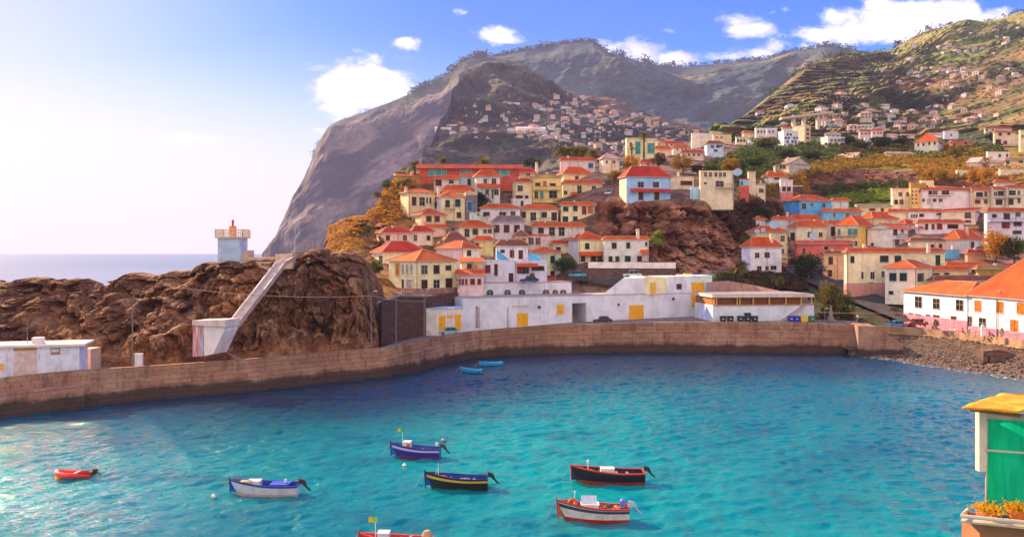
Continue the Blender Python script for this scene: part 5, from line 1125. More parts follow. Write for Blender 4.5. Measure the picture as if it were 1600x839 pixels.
# roads on the slope
def road(name, left, right, matl=asphalt, lift=.75):
    mb = MB(); n = 40
    def rs(pts, t_):
        k = t_*(len(pts)-1); i = min(int(k), len(pts)-2); f = k-i; return lerp(pts[i][0], pts[i+1][0], f), lerp(pts[i][1], pts[i+1][1], f)
    for i in range(n):
        q_ = []
        for pts, tt in ((left, i/n), (left, (i+1)/n), (right, (i+1)/n), (right, i/n)): x, y = rs(pts, tt); q_.append(at(x, y, TDf(x, y))+Vector((0, 0, lift)))
        mb.face(q_)
    return tag(mb.build(name, matl), kind='structure')
road('road', [(1225,424),(1245,437),(1300,462),(1360,488),(1420,512)], [(1255,420),(1300,440),(1345,455),(1400,476),(1450,500)])
road('road', [(890,440),(925,428),(932,421),(925,414)], [(960,452),(985,438),(960,424),(940,414)])
mb = MB()
for (x, y), (x2, y2) in zip([(1252,447),(1300,467),(1345,484)], [(1300,467),(1345,484),(1390,500)]):
    a, b = at(x, y, TDf(x, y)-.5), at(x2, y2, TDf(x2, y2)-.5); dn = Vector((0, 0, 2.2))
    mb.mesh([a, b, b+Vector((.3, .5, 0)), a+Vector((.3, .5, 0)), a-dn, b-dn, b-dn+Vector((.3, .5, 0)), a-dn+Vector((.3, .5, 0))], [(0,1,2,3),(0,4,5,1),(3,2,6,7),(0,3,7,4),(1,5,6,2)])
tag(mb.build('road_wall', rock('road masonry', (.10, .06, .055), (.17, .11, .10), (.22, .15, .13), .6, .2, (1, 1, 1))), 'dark low stone wall along the lower edge of the sloping road', 'wall')
# blue stairs
for nm, p0, p1, D, lb in (('stair', (776, 396), (804, 420), 196, 'bright blue outdoor stairway descending right between white houses'), ('stair', (828, 399), (853, 421), 197.5, 'second bright blue stairway beside the pale green house')):
    a, b = at(*p0, D), at(*p1, D-1.5); mb = MB(); n = 12
    o = empty('stairway', (0, 0, 0), 0, lb, 'stairway')
    for k in range(n):
        q0 = a.lerp(b, k/n); q1 = a.lerp(b, (k+1)/n); mb.box(min(q0.x, q1.x), max(q0.x, q1.x), q0.y, q0.y+1.2, q1.z-.8, q0.z-.25)
    mb.build('steps', plaster((.20, .45, .72), .4), o)
    mb = MB(); d = Vector((0, -.08, 0)); up = Vector((0, 0, .95)); dn = Vector((0, 0, -.9)); mb.face([a+d+dn, b+d+dn, b+d+up, a+d+up]); mb.face([a+dn, a+up, b+up, b+dn]); mb.face([a+d+up, b+d+up, b+up, a+up])
    mb.build('balustrade', plaster((.08, .42, .78), .3), o)

# ------------------------------------------------------------------ rock: light tower, ramp, shed, lamps
D = 151; zb = at(358, 412, D).z; c0 = at(358, 412, D)
LT = empty('light_tower', (c0.x, c0.y+2, zb), R(0), 'squat blue-white light tower with railing and orange lantern on the rocks', 'lighthouse')
k = D/F; hh = 40*k
mb = MB(); hw = 18*k
mb.box(-hw, hw, -hw, hw, -1.5, hh); mb.build('tower_wall', plaster((.42, .52, .74), .8, .6), LT)
mb = MB(); mb.box(-hw*1.2, hw*1.2, -hw*1.2, hw*1.2, hh, hh+.28); mb.build('gallery', plaster((.62, .46, .34), .6), LT)
mb = MB(); rh = hh+.28+1.15; e = hw*1.17
for i in range(15):
    t_ = lerp(-e, e, i/14)
    for x, y in ((t_, -e), (t_, e), (-e, t_), (e, t_)): mb.box(x-.035, x+.035, y-.035, y+.035, hh+.28, rh)
for z in (rh, hh+.8): mb.box(-e-.04, e+.04, -e-.04, -e+.04, z, z+.07); mb.box(-e-.04, e+.04, e-.04, e+.04, z, z+.07); mb.box(-e-.04, -e+.04, -e, e, z, z+.07); mb.box(e-.04, e+.04, -e, e, z, z+.07)
mb.build('railing', plain('cream rail', (.70, .60, .48)), LT)
mb = MB(); mb.lathe([(0, hh+.28), (.62, hh+.28), (.62, hh+2.0), (.5, hh+2.1), (0, hh+2.1)], 12); o = mb.build('lantern_base', plaster((.72, .24, .08), .5, 1), LT)
mb = MB(); mb.lathe([(0, hh+2.1), (.2, hh+2.1), (.16, hh+2.6), (.26, hh+2.75), (.1, hh+3.2), (0, hh+3.25)], 10, (.0, 0, 0)); mb.build('lantern', plain('red lantern', (.45, .05, .02), .4), o)
# masonry terrace right of tower
mb = MB()
for x0, x1, y0, y1, D_ in ((377, 388, 391, 411, 152), (388, 455, 402, 409, 151.5), (375, 440, 409, 413, 149.5), (430, 457, 397, 409, 149)):
    a, b = at(x0, y1, D_), at(x1, y0, D_); mb.box(a.x, b.x, a.y, a.y+3.5, a.z-1.2, b.z)
tag(mb.build('lookout_terrace', plaster((.62, .42, .32), .9, .8)), 'pinkish masonry lookout terrace beside the light tower', 'terrace')
# ramp
rp = [(452,404),(438,412),(424,430),(405,455),(385,480),(366,505),(350,520)]
RP = [at(x, y, ROCK.D(x, y)-3.2) for x, y in rp]
RW = empty('ramp', (0, 0, 0), 0, 'whitewashed stone ramp slanting down the rock from the lookout', 'ramp')
mbf, mbw = MB(), MB()
for i in range(len(RP)-1):
    a, b = RP[i], RP[i+1]; d = (b-a).normalized(); s_ = Vector((-.85, .2, .1)).cross(Vector((0, 1, 0))); off = Vector((.85, .3, .4)); dn = Vector((0, .8, -.6))
    mbf.mesh([a-off, b-off, b+off, a+off, a-off+dn, b-off+dn, b+off+dn, a+off+dn], [(0,3,2,1),(0,1,5,4),(3,7,6,2),(0,4,7,3),(1,2,6,5)])
    for sg in (-1,): 
        o1 = off*1.0*sg; u_ = Vector((0, 0, .55)); t2 = Vector((.22*-sg, 0, .1))
        mbw.mesh([a+o1, b+o1, b+o1+u_, a+o1+u_, a+o1+t2, b+o1+t2, b+o1+u_+t2, a+o1+u_+t2], [(0,1,2,3),(4,7,6,5),(3,2,6,7),(0,3,7,4),(1,5,6,2)])
mbf.build('walkway', plaster((.60, .44, .38), 1.0, 1.2), RW); mbw.build('parapet', plaster((.72, .60, .56), .7, 1), RW)
LD = empty('landing', (0, 0, 0), 0, 'whitewashed landing wall with faded red and blue paint at the foot of the ramp', 'landing')
Dl = 127.0
mb = MB(); prism(mb, [at(319, 556, Dl), at(333, 553, Dl), at(350, 517, Dl), at(350, 509, Dl), at(319, 509, Dl)], (1, 3, 0)); mb.build('wall', plaster((.80, .70, .72), .5), LD)
mb = MB(); prism(mb, [at(301, 557, Dl), at(319, 556, Dl), at(319, 509, Dl), at(301, 503, Dl)], (-.5, 3, 0))
def graf(t, p, o):
    P = pos(t); n = t.noise(t.vmul(P, (3.2, 1, .25)), .6, 3, .5); t.put(p.inputs['Base Color'], t.ramp(n, (.38, (.18, .22, .50)), (.46, (.62, .50, .55)), (.54, (.55, .12, .12)), (.62, (.70, .56, .56))))
mb.build('painted_wall', mat('faded paint', graf), LD)
mb = MB(); prism(mb, [at(300, 508, Dl-.3), at(352, 511, Dl-.3), at(352, 499.5, Dl-.3), at(300, 501, Dl-.3)], (1, 3.5, 0)); mb.build('parapet', plaster((.70, .56, .54), .8), LD)
# white shed at the left
SB = Blk(-60, -59, 124.5, 592, 111.5, 13, 6)
SB = Blk(-30, -30, 124, 589.5, 113.8, 14, 6); SB.root('boat_shed', 'white flat-roofed boat shed with a pink door at the left end of the quay', 'shed')
zt = SB.rz(60, 542); mb = MB(); mb.box(0, SB.w, 0, 5, -1, zt); mb.build('wall', plaster((.70, .68, .82), .8, .8), SB.o)
mb = MB(); mb.box(-.2, SB.w+.75, -.35, 5.3, zt, zt+.32); mb.build('roof', plaster((.78, .64, .56), .5), SB.o)
mb = MB(); a = SB.rx(54); mb.box(a-.65, a+.65, 1.2, 2.4, zt+.32, zt+1.1); mb.build('roof_box', plaster((.74, .66, .66), .6), SB.o)
mb = MB(); a = SB.rx(37.5); mb.tube([(a, 1.5, zt+.3), (a, 1.5, zt+3.6)], [.06, .03], 5); mb.build('aerial', METAL, SB.o)
o = SB.panel(22, 58, 548, 588, 'door', plaster((.66, .50, .50), .8, 1.5), .06)
a0, a1 = SB.rx(22), SB.rx(58); z0, z1 = SB.rz(40, 588), SB.rz(40, 548)
mb = MB(); mb.box((a0+a1)/2-.03, (a0+a1)/2+.03, -.08, -.06, z0, z1-.5); [mb.box(a0+.1, a1-.1, -.075, -.06, lerp(z0, z1, k_/9)-.015, lerp(z0, z1, k_/9)+.015) for k_ in range(1, 9)]; mb.build('slat', plaster((.50, .36, .36), .6), o)
SB.panel(21, 57, 543.5, 547.8, 'lintel', plaster((.48, .24, .10), .8), .09)
o = SB.panel(79, 94, 539.8+4, 554, 'window', plain('window frame', (.42, .22, .20)), .05); SB.panel(80.5, 92.5, 545.5, 549.8, 'pane', plain('window light', (.66, .64, .70)), .09)
SB.panel(-5, 6, 568, 579, 'hatch', plaster((.75, .42, .12), .7), .06)
mb = MB(); p = at(125, 570, 123); mb.box(p.x, p.x+1.5, p.y, p.y+3, p.z-1, at(125, 541, 123).z-.4); tag(mb.build('shed_annexe', plaster((.58, .38, .28), .9)), 'small brown stone annexe at the right end of the boat shed', 'shed')
# utility box and lamps
def box_thing(px, yb, D, w, h, c, label, name, cat):
    p = at(px, yb, D); h += p.z-3.75; p.z = 3.75; mb = MB(); mb.box(-w/2, w/2, -.25, .25, 0, h); mb.box(-w/2-.04, w/2+.04, -.29, .29, h, h+.06); mb.box(-.01, .01, -.265, -.25, .05, h-.05)
    tag(mb.build(name, plain(name+' %.2f' % c[0], c, .6), loc=p), label, cat)
box_thing(217, 566, 122.5, 1.0, 1.15, (.74, .74, .82), 'white utility box at the foot of the street lamp on the quay', 'utility_box', 'utility box')
def lamp(px, yb, yt, D, label, arm=.7, name='street_lamp'):
    p = at(px, yb, D); p.z = 3.8 if px < 700 else p.z; h = at(px, yt, D).z-p.z; o = empty(name, p, 0, label, 'street lamp', 'lamp posts along the harbour')
    mb = MB(); mb.tube([(0, 0, -.3), (0, 0, h*.9), (.05, 0, h*.97), (arm, 0, h)], [.10, .07, .06, .045], 6); mb.build('pole', METAL, o)
    mb = MB(); mb.tube([(arm-.1, 0, h), (arm+.5, 0, h+.02)], [.10, .13], 6); mb.build('lamp_head', plain('lamp head', (.6, .58, .56), .4), o)
    mb = MB(); mb.lathe([(0, 0), (.2, 0), (.2, .3), (.12, .4), (0, .4)], 8, (0, 0, -.25)); mb.build('base', METAL, o)
lamp(207, 562, 468, 122, 'tall street lamp on the quay in front of the left cliff')
lamp(580, 545, 455, 143, 'thin lamp post left of the dark retaining wall', .5); lamp(619, 541, 458, 147, 'lamp post in front of the dark retaining wall', .4)
lamp(662.5, 533, 452, 159, 'lamp post at the left corner of the garage building', .5)
lamp(664, 524, 461, 166, 'second lamp post close behind the garage corner post', -.5)
lamp(1288.5, 502, 482, 184, 'short yellow post left of the small monument', .2); 
lamp(1557.5, 527, 455, 158, 'white flagpole-like lamp in front of the waterfront house', .3)
lamp(1402, 300, 273, 330, 'lamp on the road above the vineyard', .4)
def pole(px, yb, yt, D, label, r=.08, arms=2, name='utility_pole', cat='utility pole'):
    p = at(px, yb, D); h = at(px, yt, D).z-p.z; o = empty(name, p, 0, label, cat)
    mb = MB(); mb.tube([(0, 0, -1), (0, 0, h)], [r*1.3, r], 6); mb.build('mast', plain('weathered pole', (.12, .09, .08)), o)
    for k_ in range(arms): mb = MB(); mb.box(-r*7, r*7, -r*.6, r*.6, h*.96-k_*r*9, h*.96-k_*r*9+r); mb.build('crossarm', plain('weathered pole', (.12, .09, .08)), o)
pole(492, 393, 373, 156, 'thin aerial on top of the right-hand rock', .05, 2, 'aerial', 'aerial'); pole(1107, 320, 285, 248, 'utility pole in front of the cliff top terrace building', .09, 1)
pole(1352, 230, 198, 520, 'dark utility pole on the ridge among the trees', .2, 1)
pole(1297, 222, 205, 500, 'tall thin chimney-like mast on the ridge', .25, 0)
def cable(a, b, sag, label, r=.03):
    mb = MB(); mb.tube([a.lerp(b, i/14)+Vector((0, 0, -sag*4*(i/14)*(1-i/14))) for i in range(15)], r, 4); tag(mb.build('cable', plain('cable', (.50, .36, .28)), None), label, 'cable')
cable(at(255, 446, 128), at(580, 462, 143), .8, 'long pale cable across the face of the rocks', .045)
cable(at(580, 462, 143), at(663, 471, 159), .3, 'cable from the rocks to the garage corner post', .04)
cable(at(1273, 487.5, 181), at(1412, 489, 178), .15, 'long yellow-orange cable across the little park', .05)
# viaduct on the far hill
o = empty('viaduct', (0, 0, 0), 0, 'small road viaduct on pillars at the foot of the terraced hill', 'viaduct'); D = 640
mb = MB(); a, b = at(1222, 183, D+60), at(1302, 174, D+60); mb.mesh([a, b, b+Vector((0, 8, 0)), a+Vector((0, 8, 0)), a-Vector((0, 0, 1.6)), b-Vector((0, 0, 1.6)), b+Vector((0, 8, -1.6)), a+Vector((0, 8, -1.6))], [(0,1,2,3),(0,4,5,1),(2,6,7,3),(4,7,6,5),(0,3,7,4),(1,5,6,2)]); mb.build('road_deck', plaster((.55, .42, .40), .4), o)
for px in (1241, 1257, 1279): p = at(px, 180, D+62); mb = MB(); mb.box(p.x-1, p.x+1, p.y, p.y+4, p.z-16, p.z); mb.build('pillar', plaster((.60, .48, .46), .4), o)
# satellite dishes
def dish(px, py, D, r, label, ay=-20):
    p = at(px, py, D); o = empty('satellite_dish', p, R(ay), label, 'satellite dish')
    mb = MB(); n = 16; prof = [(r*k_/5, .22*r*(k_/5)**2) for k_ in range(6)]; mb.lathe(prof, n); me = mb.build('reflector', plain('dish white', (.38, .48, .60), .5, 0, .1), o, True); me.rotation_euler = (R(62), 0, 0)
    mb = MB(); mb.tube([(0, .1, -.05), (0, .15, -r*1.5)], .05, 5); mb.build('mount', METAL, o); mb = MB(); mb.tube([(0, 0, -r*.6), (0, -r*.9, .1)], .03, 4); mb.box(-.08, .08, -r*.95, -r*.85, 0, .15); mb.build('feed_arm', METAL, o)
Xf, Yf, _ = Tl('F')
dish(Xf(545), Yf(133), 234, 1.25, 'large pale satellite dish on the orange roof left of the coral-red house'); dish(Xf(432), Yf(175), 226, .62, 'small satellite dish left of the large one, near the cliff ivy'); dish(Xf(473), Yf(167), 227, .58, 'small satellite dish between the large dish and the leftmost one'); dish(Xf(800), Yf(203), 228, .95, 'satellite dish above the coral-red roof')
Xe, Ye, _ = Tl('E'); dish(Xe(382), Ye(472), 249, 1.25, 'large white satellite dish on the cliff top beside the terrace building'); Xh, Yh, _ = Tl('H'); dish(Xh(740), Yh(570), 191, .75, 'white dish tilted on the pyramid roof of the shuttered house', 50)
# ------------------------------------------------------------------ trees and plants
FG = {'dark': leaves_flowers('leaf dark', (.030, .055, .016), (.065, .085, .022)), 'mid': leaves_flowers('leaf mid', (.055, .095, .018), (.12, .14, .025)),
      'gold': leaves_flowers('leaf gold', (.30, .19, .02), (.42, .24, .03)), 'orange': leaves_flowers('leaf orange', (.52, .21, .02), (.62, .34, .03)),
      'olive': leaves_flowers('leaf olive', (.14, .13, .025), (.26, .19, .03)), 'brown': leaves_flowers('leaf brown', (.09, .05, .022), (.15, .085, .03)),
      'lime': leaves_flowers('leaf lime', (.20, .27, .02), (.34, .36, .03))}
BARK = plain('bark', (.12, .075, .05), .95, 0, .4)
def leafq(mb, c, r, mi=0):
    a = Vector((random.gauss(0, 1), random.gauss(0, 1), random.gauss(0, .8))).normalized(); b = a.cross(Vector((random.gauss(0, 1), random.gauss(0, 1), random.gauss(0, 1)))).normalized()
    c = Vector(c); mb.face([c-a*r, c+b*r*.45, c+a*r, c-b*r*.45], mi)
_cr = {}
def crown(seed, n=40, m=50, flat=.9, leaf=.08):
    """unit crown mesh: radius 1, clumps of leaves with gaps"""
    random.seed(seed); mb = MB()
    for i in range(n):
        d = Vector((random.gauss(0, 1), random.gauss(0, 1), random.gauss(0, 1))).normalized()*random.uniform(.35, .85); d.z = d.z*flat; s = random.uniform(.18, .36)
        for j in range(m):
            q = Vector((random.gauss(0, 1), random.gauss(0, 1), random.gauss(0, .8))); q = q.normalized()*s*random.uniform(.55, 1.05)
            leafq(mb, d+q, leaf*random.uniform(.7, 1.3))
    return mb
CR_ = []
def get_crown(k, mk):
    key = (k, mk)
    if key not in _cr: _cr[key] = crown(100+k).data('crown', FG[mk])
    return _cr[key]
def tree(px, yb, hpx, wpx, mk, label, group=None, D=None, k=0, name='tree', tilt=0):
    D = D or TDf(px, yb); p = at(px, yb, D); h = hpx/F*D; w = wpx/F*D
    o = empty(name, p, random.uniform(0, 6), label, 'tree', group); cr = min(w/2, h*.48); cz = h*.56
    mb = MB(); random.seed(int(px)); mb.tube([(0, 0, -1.5), (.1, 0, h*.25), (0, .1, cz)], [w*.03+.06, w*.025+.04, .05], 6)
    for i in range(5): a = i*1.3; mb.tube([(0, .05, cz*.55), (math.cos(a)*w*.2, math.sin(a)*w*.2, cz*.9), (math.cos(a)*w*.33, math.sin(a)*w*.33, cz+h*.12)], [w*.025+.02, w*.018, .02], 4)
    mb.build('trunk', BARK, o)
    link('crown', get_crown(k % 5, mk), o, (0, 0, cz), random.uniform(0, 6), (w/2*1.12, w/2*1.12, h*.52))
def palm(px, yb, hpx, rpx, label, D=None, mk='olive', name='palm_tree', n=48, droop=1.0):
    D = D or TDf(px, yb); p = at(px, yb, D); r = rpx*1.45/F*D; h = max(.6, (hpx-rpx*.9)/F*D)
    o = empty(name, p, 0, label, 'palm tree'); random.seed(int(px*3))
    mb = MB(); mb.tube([(0, 0, -2), (.05, 0, h*.5), (0, 0, h)], [.34, .26, .30], 7); mb.build('trunk', BARK, o)
    mb = MB()
    for i in range(n):
        a = i*2.4+random.uniform(-.2, .2); el = random.uniform(-.5, 1.35); L = r*random.uniform(.85, 1.1); pts = []
        for k in range(7):
            t_ = k/6; rr = L*t_*math.cos(el)*(1-.12*t_*t_) ; z = L*t_*math.sin(el)-droop*L*.45*t_*t_; pts.append(Vector((math.cos(a)*rr, math.sin(a)*rr, h+z)))
        side = Vector((-math.sin(a), math.cos(a), 0))
        for k in range(6):
            q0, q1 = pts[k], pts[k+1]
            for sg in (-1, 1):
                for f in (.15, .65):
                    b0 = q0.lerp(q1, f); wv = side*sg*L*.34*(1-.6*abs(k/6-.35)); mb.face([b0, b0+(q1-q0)*.34, b0+wv+(q1-q0)*.8-Vector((0, 0, L*.06))])
    mb.build('crown', FG[mk], o)
TREES = [
 # px, base y, height, width, kind, label
 (883,431,33,37,'mid','round green tree beside the pale green house above the harbour'),
 (735,322,8,10,'mid','small bush-like tree between hilltop houses'),
 (1556,410,52,46,'orange','orange-leaved tree at the right edge above the big orange roof'),
 (1585,412,42,40,'mid','bright green tree right of the orange-leaved tree'),
 (1547,370,24,38,'dark','dark tree behind the orange-leaved tree'),
 (1263,440,48,50,'dark','dark spreading tree in front of the coral-red house'),
 (1296,505,66,40,'olive','golden-topped tree behind the small monument'),
 (1316,500,44,36,'mid','green tree just right of the golden-topped tree'),
 (1067,272,30,36,'gold','big round golden tree behind the cliff top, left one of the pair'),
 (1142,272,26,32,'gold','round golden tree behind the terrace building'),
 (1157,272,22,24,'dark','dark green tree right of the round golden tree'),
 (1030,262,24,22,'brown','brown-leaved tree left of the big round golden tree'),
 (1112,274,18,34,'mid','low green tree right of the big round golden tree'),
 (987,272,30,28,'orange','orange bushy tree left of the red-roofed cottage'),
 (953,262,20,22,'gold','yellow bush tree by the faint cream villa'),
 (960,285,20,30,'gold','yellow-green tree at the left of the blue-fronted cliff house'),
 (975,290,16,18,'olive','olive bush tree beside the blue-fronted house'),
 (1090,272,16,26,'dark','dark tree over the low beige building'),
 (832,262,14,30,'dark','dark broad tree behind the right end of the long red building'),
 (1550,224,18,20,'dark','dark round tree left of the columned terrace villa'),
 (1468,285,22,24,'gold','golden round tree behind the yellow tower block'),
 (1455,278,16,22,'orange','orange tree on the slope left of the golden round tree'),
 (1518,285,22,18,'orange','orange tree below the pink gabled bungalow'),
 (1540,282,20,24,'orange','orange scrub tree right of the bungalow'),
 (1570,285,12,18,'orange','small orange tree below the long cream retaining building'),
 (1480,238,14,14,'orange','orange tree against the sunlit large white villa'),
 (1490,245,14,24,'gold','yellow tree in front of the red arched house'),
 (1378,232,20,44,'dark','dark tree clump left of the large white villa, left part'),
 (1410,228,16,36,'dark','dark tree clump left of the large white villa, right part'),
 (1345,236,16,26,'dark','dark tree by the narrow pale tower house'),
 (1200,235,22,44,'olive','olive tree mass under the ridge row, left part'),
 (1232,250,18,40,'mid','green tree mass under the stepped villa'),
 (1180,262,18,40,'mid','green trees above the satellite dish slope'),
 (1215,262,12,26,'olive','light olive bush left of the cream barn'),
 (1325,228,16,30,'dark','dark tree under the arched terraced house'),
 (1270,250,14,40,'dark','dark tree right of the stepped villa'),
 (586,432,26,26,'mid','green bush tree at the left foot of the large yellow house'),
 (645,300,12,12,'olive','bush at the top of the orange slope beside the cream house'),
 (604,298,18,14,'mid','green bush on the left edge of the orange slope'),
 (590,312,14,14,'olive','olive bush lower on the left edge of the slope'),
 (574,370,20,12,'mid','green cypress-like bush next to the retaining wall on the crag'),
 (1195,360,40,22,'dark','dark ivy-like tree at the right end of the brown cliff'),
 (1180,340,30,26,'brown','brown scrub tree on the right shoulder of the brown cliff'),
 (1165,390,24,20,'olive','olive bush at the foot of the brown cliff'),
 (1420,475,10,14,'olive','small bush by the corner of the waterfront house'),
]
for i, (px, yb, h, w, mk, lb) in enumerate(TREES): random.seed(i); tree(px, yb, h, w, mk, lb, k=i)
palm(648, 275, 27, 12, 'palm tree at the left end of the long red building')
palm(693, 262, 18, 9, 'small palm behind the long red building, left of centre', D=292); palm(755, 262, 19, 16, 'broad palm behind the long red building, near its middle', D=292)
palm(751, 322, 26, 15, 'dark palm in front of the two-storey hilltop house', mk='dark')
palm(927, 290, 60, 13, 'tall palm at the right end of the palm row behind the tall white house', D=272)
for i, (px, lb) in enumerate(((877, 'leftmost'), (889, 'second'), (901, 'third'), (913, 'fourth'))): palm(px, 262, 36, 12, '%s palm from the left in the row behind the tall white hilltop house' % lb, D=285+i)
palm(1006, 242, 38, 8, 'tall palm in front of the pale yellow apartment block', D=300, n=26); palm(987, 243, 18, 5, 'short palm in front of the pale yellow apartment block', D=300, n=20)
palm(1026, 376, 18, 12, 'bright yellow-green palm growing from the face of the brown cliff', D=231, mk='lime')
palm(1160, 428, 24, 12, 'palm in the garden left of the sloping road', D=219, mk='olive'); palm(1215, 440, 16, 9, 'small palm in the hedge below the white two-window house', D=215, mk='olive')
for px, yb, lb in ((1566, 527, 'yellow potted shrub in front of the waterfront house, left of two'), (1590, 529, 'yellow potted shrub in front of the waterfront house, right of two'), (1462, 514, 'round olive shrub against the shade-tinted house wall')):
    D_ = 157 if px > 1500 else 172; p = at(px, yb, D_); o = empty('shrub', p, 0, lb, 'shrub'); mb = MB(); mb.lathe([(0, 0), (.3, 0), (.4, .5), (0, .5)], 8); mb.build('pot', plaster((.45, .2, .1), .5), o)
    link('crown', get_crown(1, 'lime' if px > 1500 else 'olive'), o, (0, 0, 1.15), 0, (.7, .7, .9))
# small bushes nobody could count
def scatter(name, regions, mk, size, seed, lift=.0, base='town', n_leaf=16, dsp=(.8, 1.3)):
    random.seed(seed); mb = MB()
    for (pts, n) in regions:
        xs = [p[0] for p in pts]; ys = [p[1] for p in pts]
        k = 0; tries = 0
        while k < n and tries < n*12:
            tries += 1; x, y = random.uniform(min(xs), max(xs)), random.uniform(min(ys), max(ys)); ins = False
            for i in range(len(pts)):
                (x1, y1), (x2, y2) = pts[i], pts[i-1]
                if (y1 > y) != (y2 > y) and x < (x2-x1)*(y-y1)/(y2-y1)+x1: ins = not ins
            if not ins: continue
            k += 1; p = at(x, y, TDf(x, y)) if base == 'town' else hit(base, x, y)
            if p is None: continue
            D = p.y; p = p+Vector((0, -random.uniform(0, 1.5), lift)); r = size*random.uniform(*dsp)*D/300
            for j in range(n_leaf):
                q = Vector((random.gauss(0, 1), random.gauss(0, 1), abs(random.gauss(0, .8)))).normalized()*r*random.uniform(.4, 1); leafq(mb, p+q, r*.45)
    return tag(mb.build(name, FG[mk]), kind='stuff')
scatter('dry_grass', [([(1240,268),(1330,242),(1440,245),(1500,232),(1560,240),(1520,262),(1430,258),(1330,262),(1262,276)], 900), ([(1160,300),(1215,285),(1255,270),(1262,282),(1215,300),(1170,318)], 260), ([(1420,262),(1520,262),(1500,280),(1440,284)], 200)], 'gold', .9, 21)
scatter('orange_scrub', [([(565,345),(585,325),(605,290),(625,275),(650,280),(640,330),(600,360)], 260), ([(1215,290),(1260,275),(1262,300),(1225,312)], 140), ([(1400,255),(1600,262),(1600,285),(1520,290)], 160), ([(512,350),(560,340),(570,390),(515,395)], 90)], 'orange', .9, 22)
scatter('vineyard_rows', [([(1285,310),(1330,302),(1400,296),(1430,302),(1400,312),(1320,318)], 420)], 'lime', 1.0, 23)
scatter('green_scrub', [([(1160,232),(1330,220),(1440,226),(1430,240),(1330,246),(1240,258),(1160,280),(1090,262)], 700), ([(1270,292),(1420,284),(1400,300),(1290,308)], 200), ([(1420,242),(1560,222),(1570,240),(1450,250)], 260), ([(620,272),(640,262),(640,290),(612,300)], 50)], 'mid', .95, 24)
scatter('dark_scrub', [([(1130,330),(1160,312),(1215,318),(1222,345),(1170,380),(1150,360)], 420), ([(1300,225),(1430,220),(1430,238),(1310,242)], 300), ([(1230,262),(1420,262),(1400,290),(1270,300)], 60)], 'brown', .9, 25)
scatter('hedge', [([(1112,432),(1160,425),(1250,430),(1262,452),(1200,452),(1130,442)], 520), ([(1380,470),(1412,478),(1412,498),(1385,492)], 90), ([(1278,492),(1330,490),(1330,503),(1275,503)], 120), ([(1230,418),(1290,426),(1285,440),(1250,436)], 120)], 'brown', 1.0, 26)
scatter('green_hedge', [([(1114,430),(1150,425),(1150,438),(1118,440)], 110), ([(1180,425),(1222,432),(1222,448),(1180,445)], 130)], 'mid', 1.0, 27)
scatter('hill_bushes', [([(690,170),(860,150),(1100,215),(1080,250),(690,255)], 700), ([(740,110),(850,130),(960,175),(700,180)], 220)], 'dark', .55, 28, base=HILL_S)
scatter('hill_grove', [([(1130,215),(1300,100),(1600,40),(1600,225),(1300,225)], 1100)], 'dark', .55, 29, base=TERR_S)
# pines along the ridges: one wood on the skyline
def skyline(name, top, seed, hgt, n, D_off=0):
    random.seed(seed); mb = MB()
    for i in range(n):
        x = random.uniform(top[0][0], top[-1][0]); y, D = poly(top, x); dens = .5+.5*noise.noise(Vector((x*.05, seed, 0)))
        if random.random() > dens+.15: continue
        p = at(x, y, D)+Vector((0, 5, -hgt*.25)); h = hgt*random.uniform(.35, 1.1)*(1.35 if dens > .65 else 1)
        for j in range(14): q = Vector((random.gauss(0, .32)*h, random.gauss(0, .3)*h, random.uniform(.25, 1)*h)); leafq(mb, p+q, h*.2)
    tag(mb.build(name, FG['dark']), kind='stuff')
skyline('headland_pines', [(x, y, D) for x, y, D in girao[2] if x >= 640 and x < 770], 31, 26, 260); skyline('headland_shrubs', [(x, y, D) for x, y, D in girao[2] if 480 <= x <= 660], 35, 11, 120)
skyline('ridge_pines', [q for q in m3top if q[0] > 745 and q[0] < 960], 32, 24, 420); skyline('ridge_wood', [q for q in m3top if q[0] > 940 and q[0] < 1360], 33, 22, 420)
skyline('hill_pines', [q for q in ter_rows[3] if q[0] >= 1200], 34, 11, 420)

# ------------------------------------------------------------------ houses far up the hillsides
def tiny(seed, rc, wc):
    random.seed(seed); w, d, h = random.uniform(9, 13), random.uniform(8, 10), random.uniform(4.5, 8); mb = MB(); mb.box(0, w, 0, d, -4, h, 0)
    o = .4; z = h; mb.face([(-o, -o, z), (w+o, -o, z), (w*.7, d/2, z+2), (w*.3, d/2, z+2)], 1); mb.face([(w+o, -o, z), (w+o, d+o, z), (w*.7, d/2, z+2)], 1); mb.face([(w+o, d+o, z), (-o, d+o, z), (w*.3, d/2, z+2), (w*.7, d/2, z+2)], 1); mb.face([(-o, d+o, z), (-o, -o, z), (w*.3, d/2, z+2)], 1)
    for f in range(2 if h > 6 else 1):
        for i in range(3): x = w*(i+.6)/3.4; mb.box(x, x+1.3, -.06, 0, 1+f*2.9, 2.6+f*2.9, 2)
        for i in range(2): y = d*(i+.6)/2.6; mb.box(-.06, 0, y, y+1.3, 1+f*2.9, 2.6+f*2.9, 2)
    return mb.data('house', [plaster(wc, .3), tile(rc), glass_dark('pane dark', SH[''])])
TV = [tiny(1, OR, (.60,.56,.54)), tiny(2, (.40,.20,.14), (.66,.62,.60)), tiny(3, RD, (.60,.44,.32)), tiny(4, (.42,.37,.36), (.58,.57,.62)), tiny(5, OR, (.64,.50,.40)), tiny(6, PNK, (.58,.42,.38))]
random.seed(77)
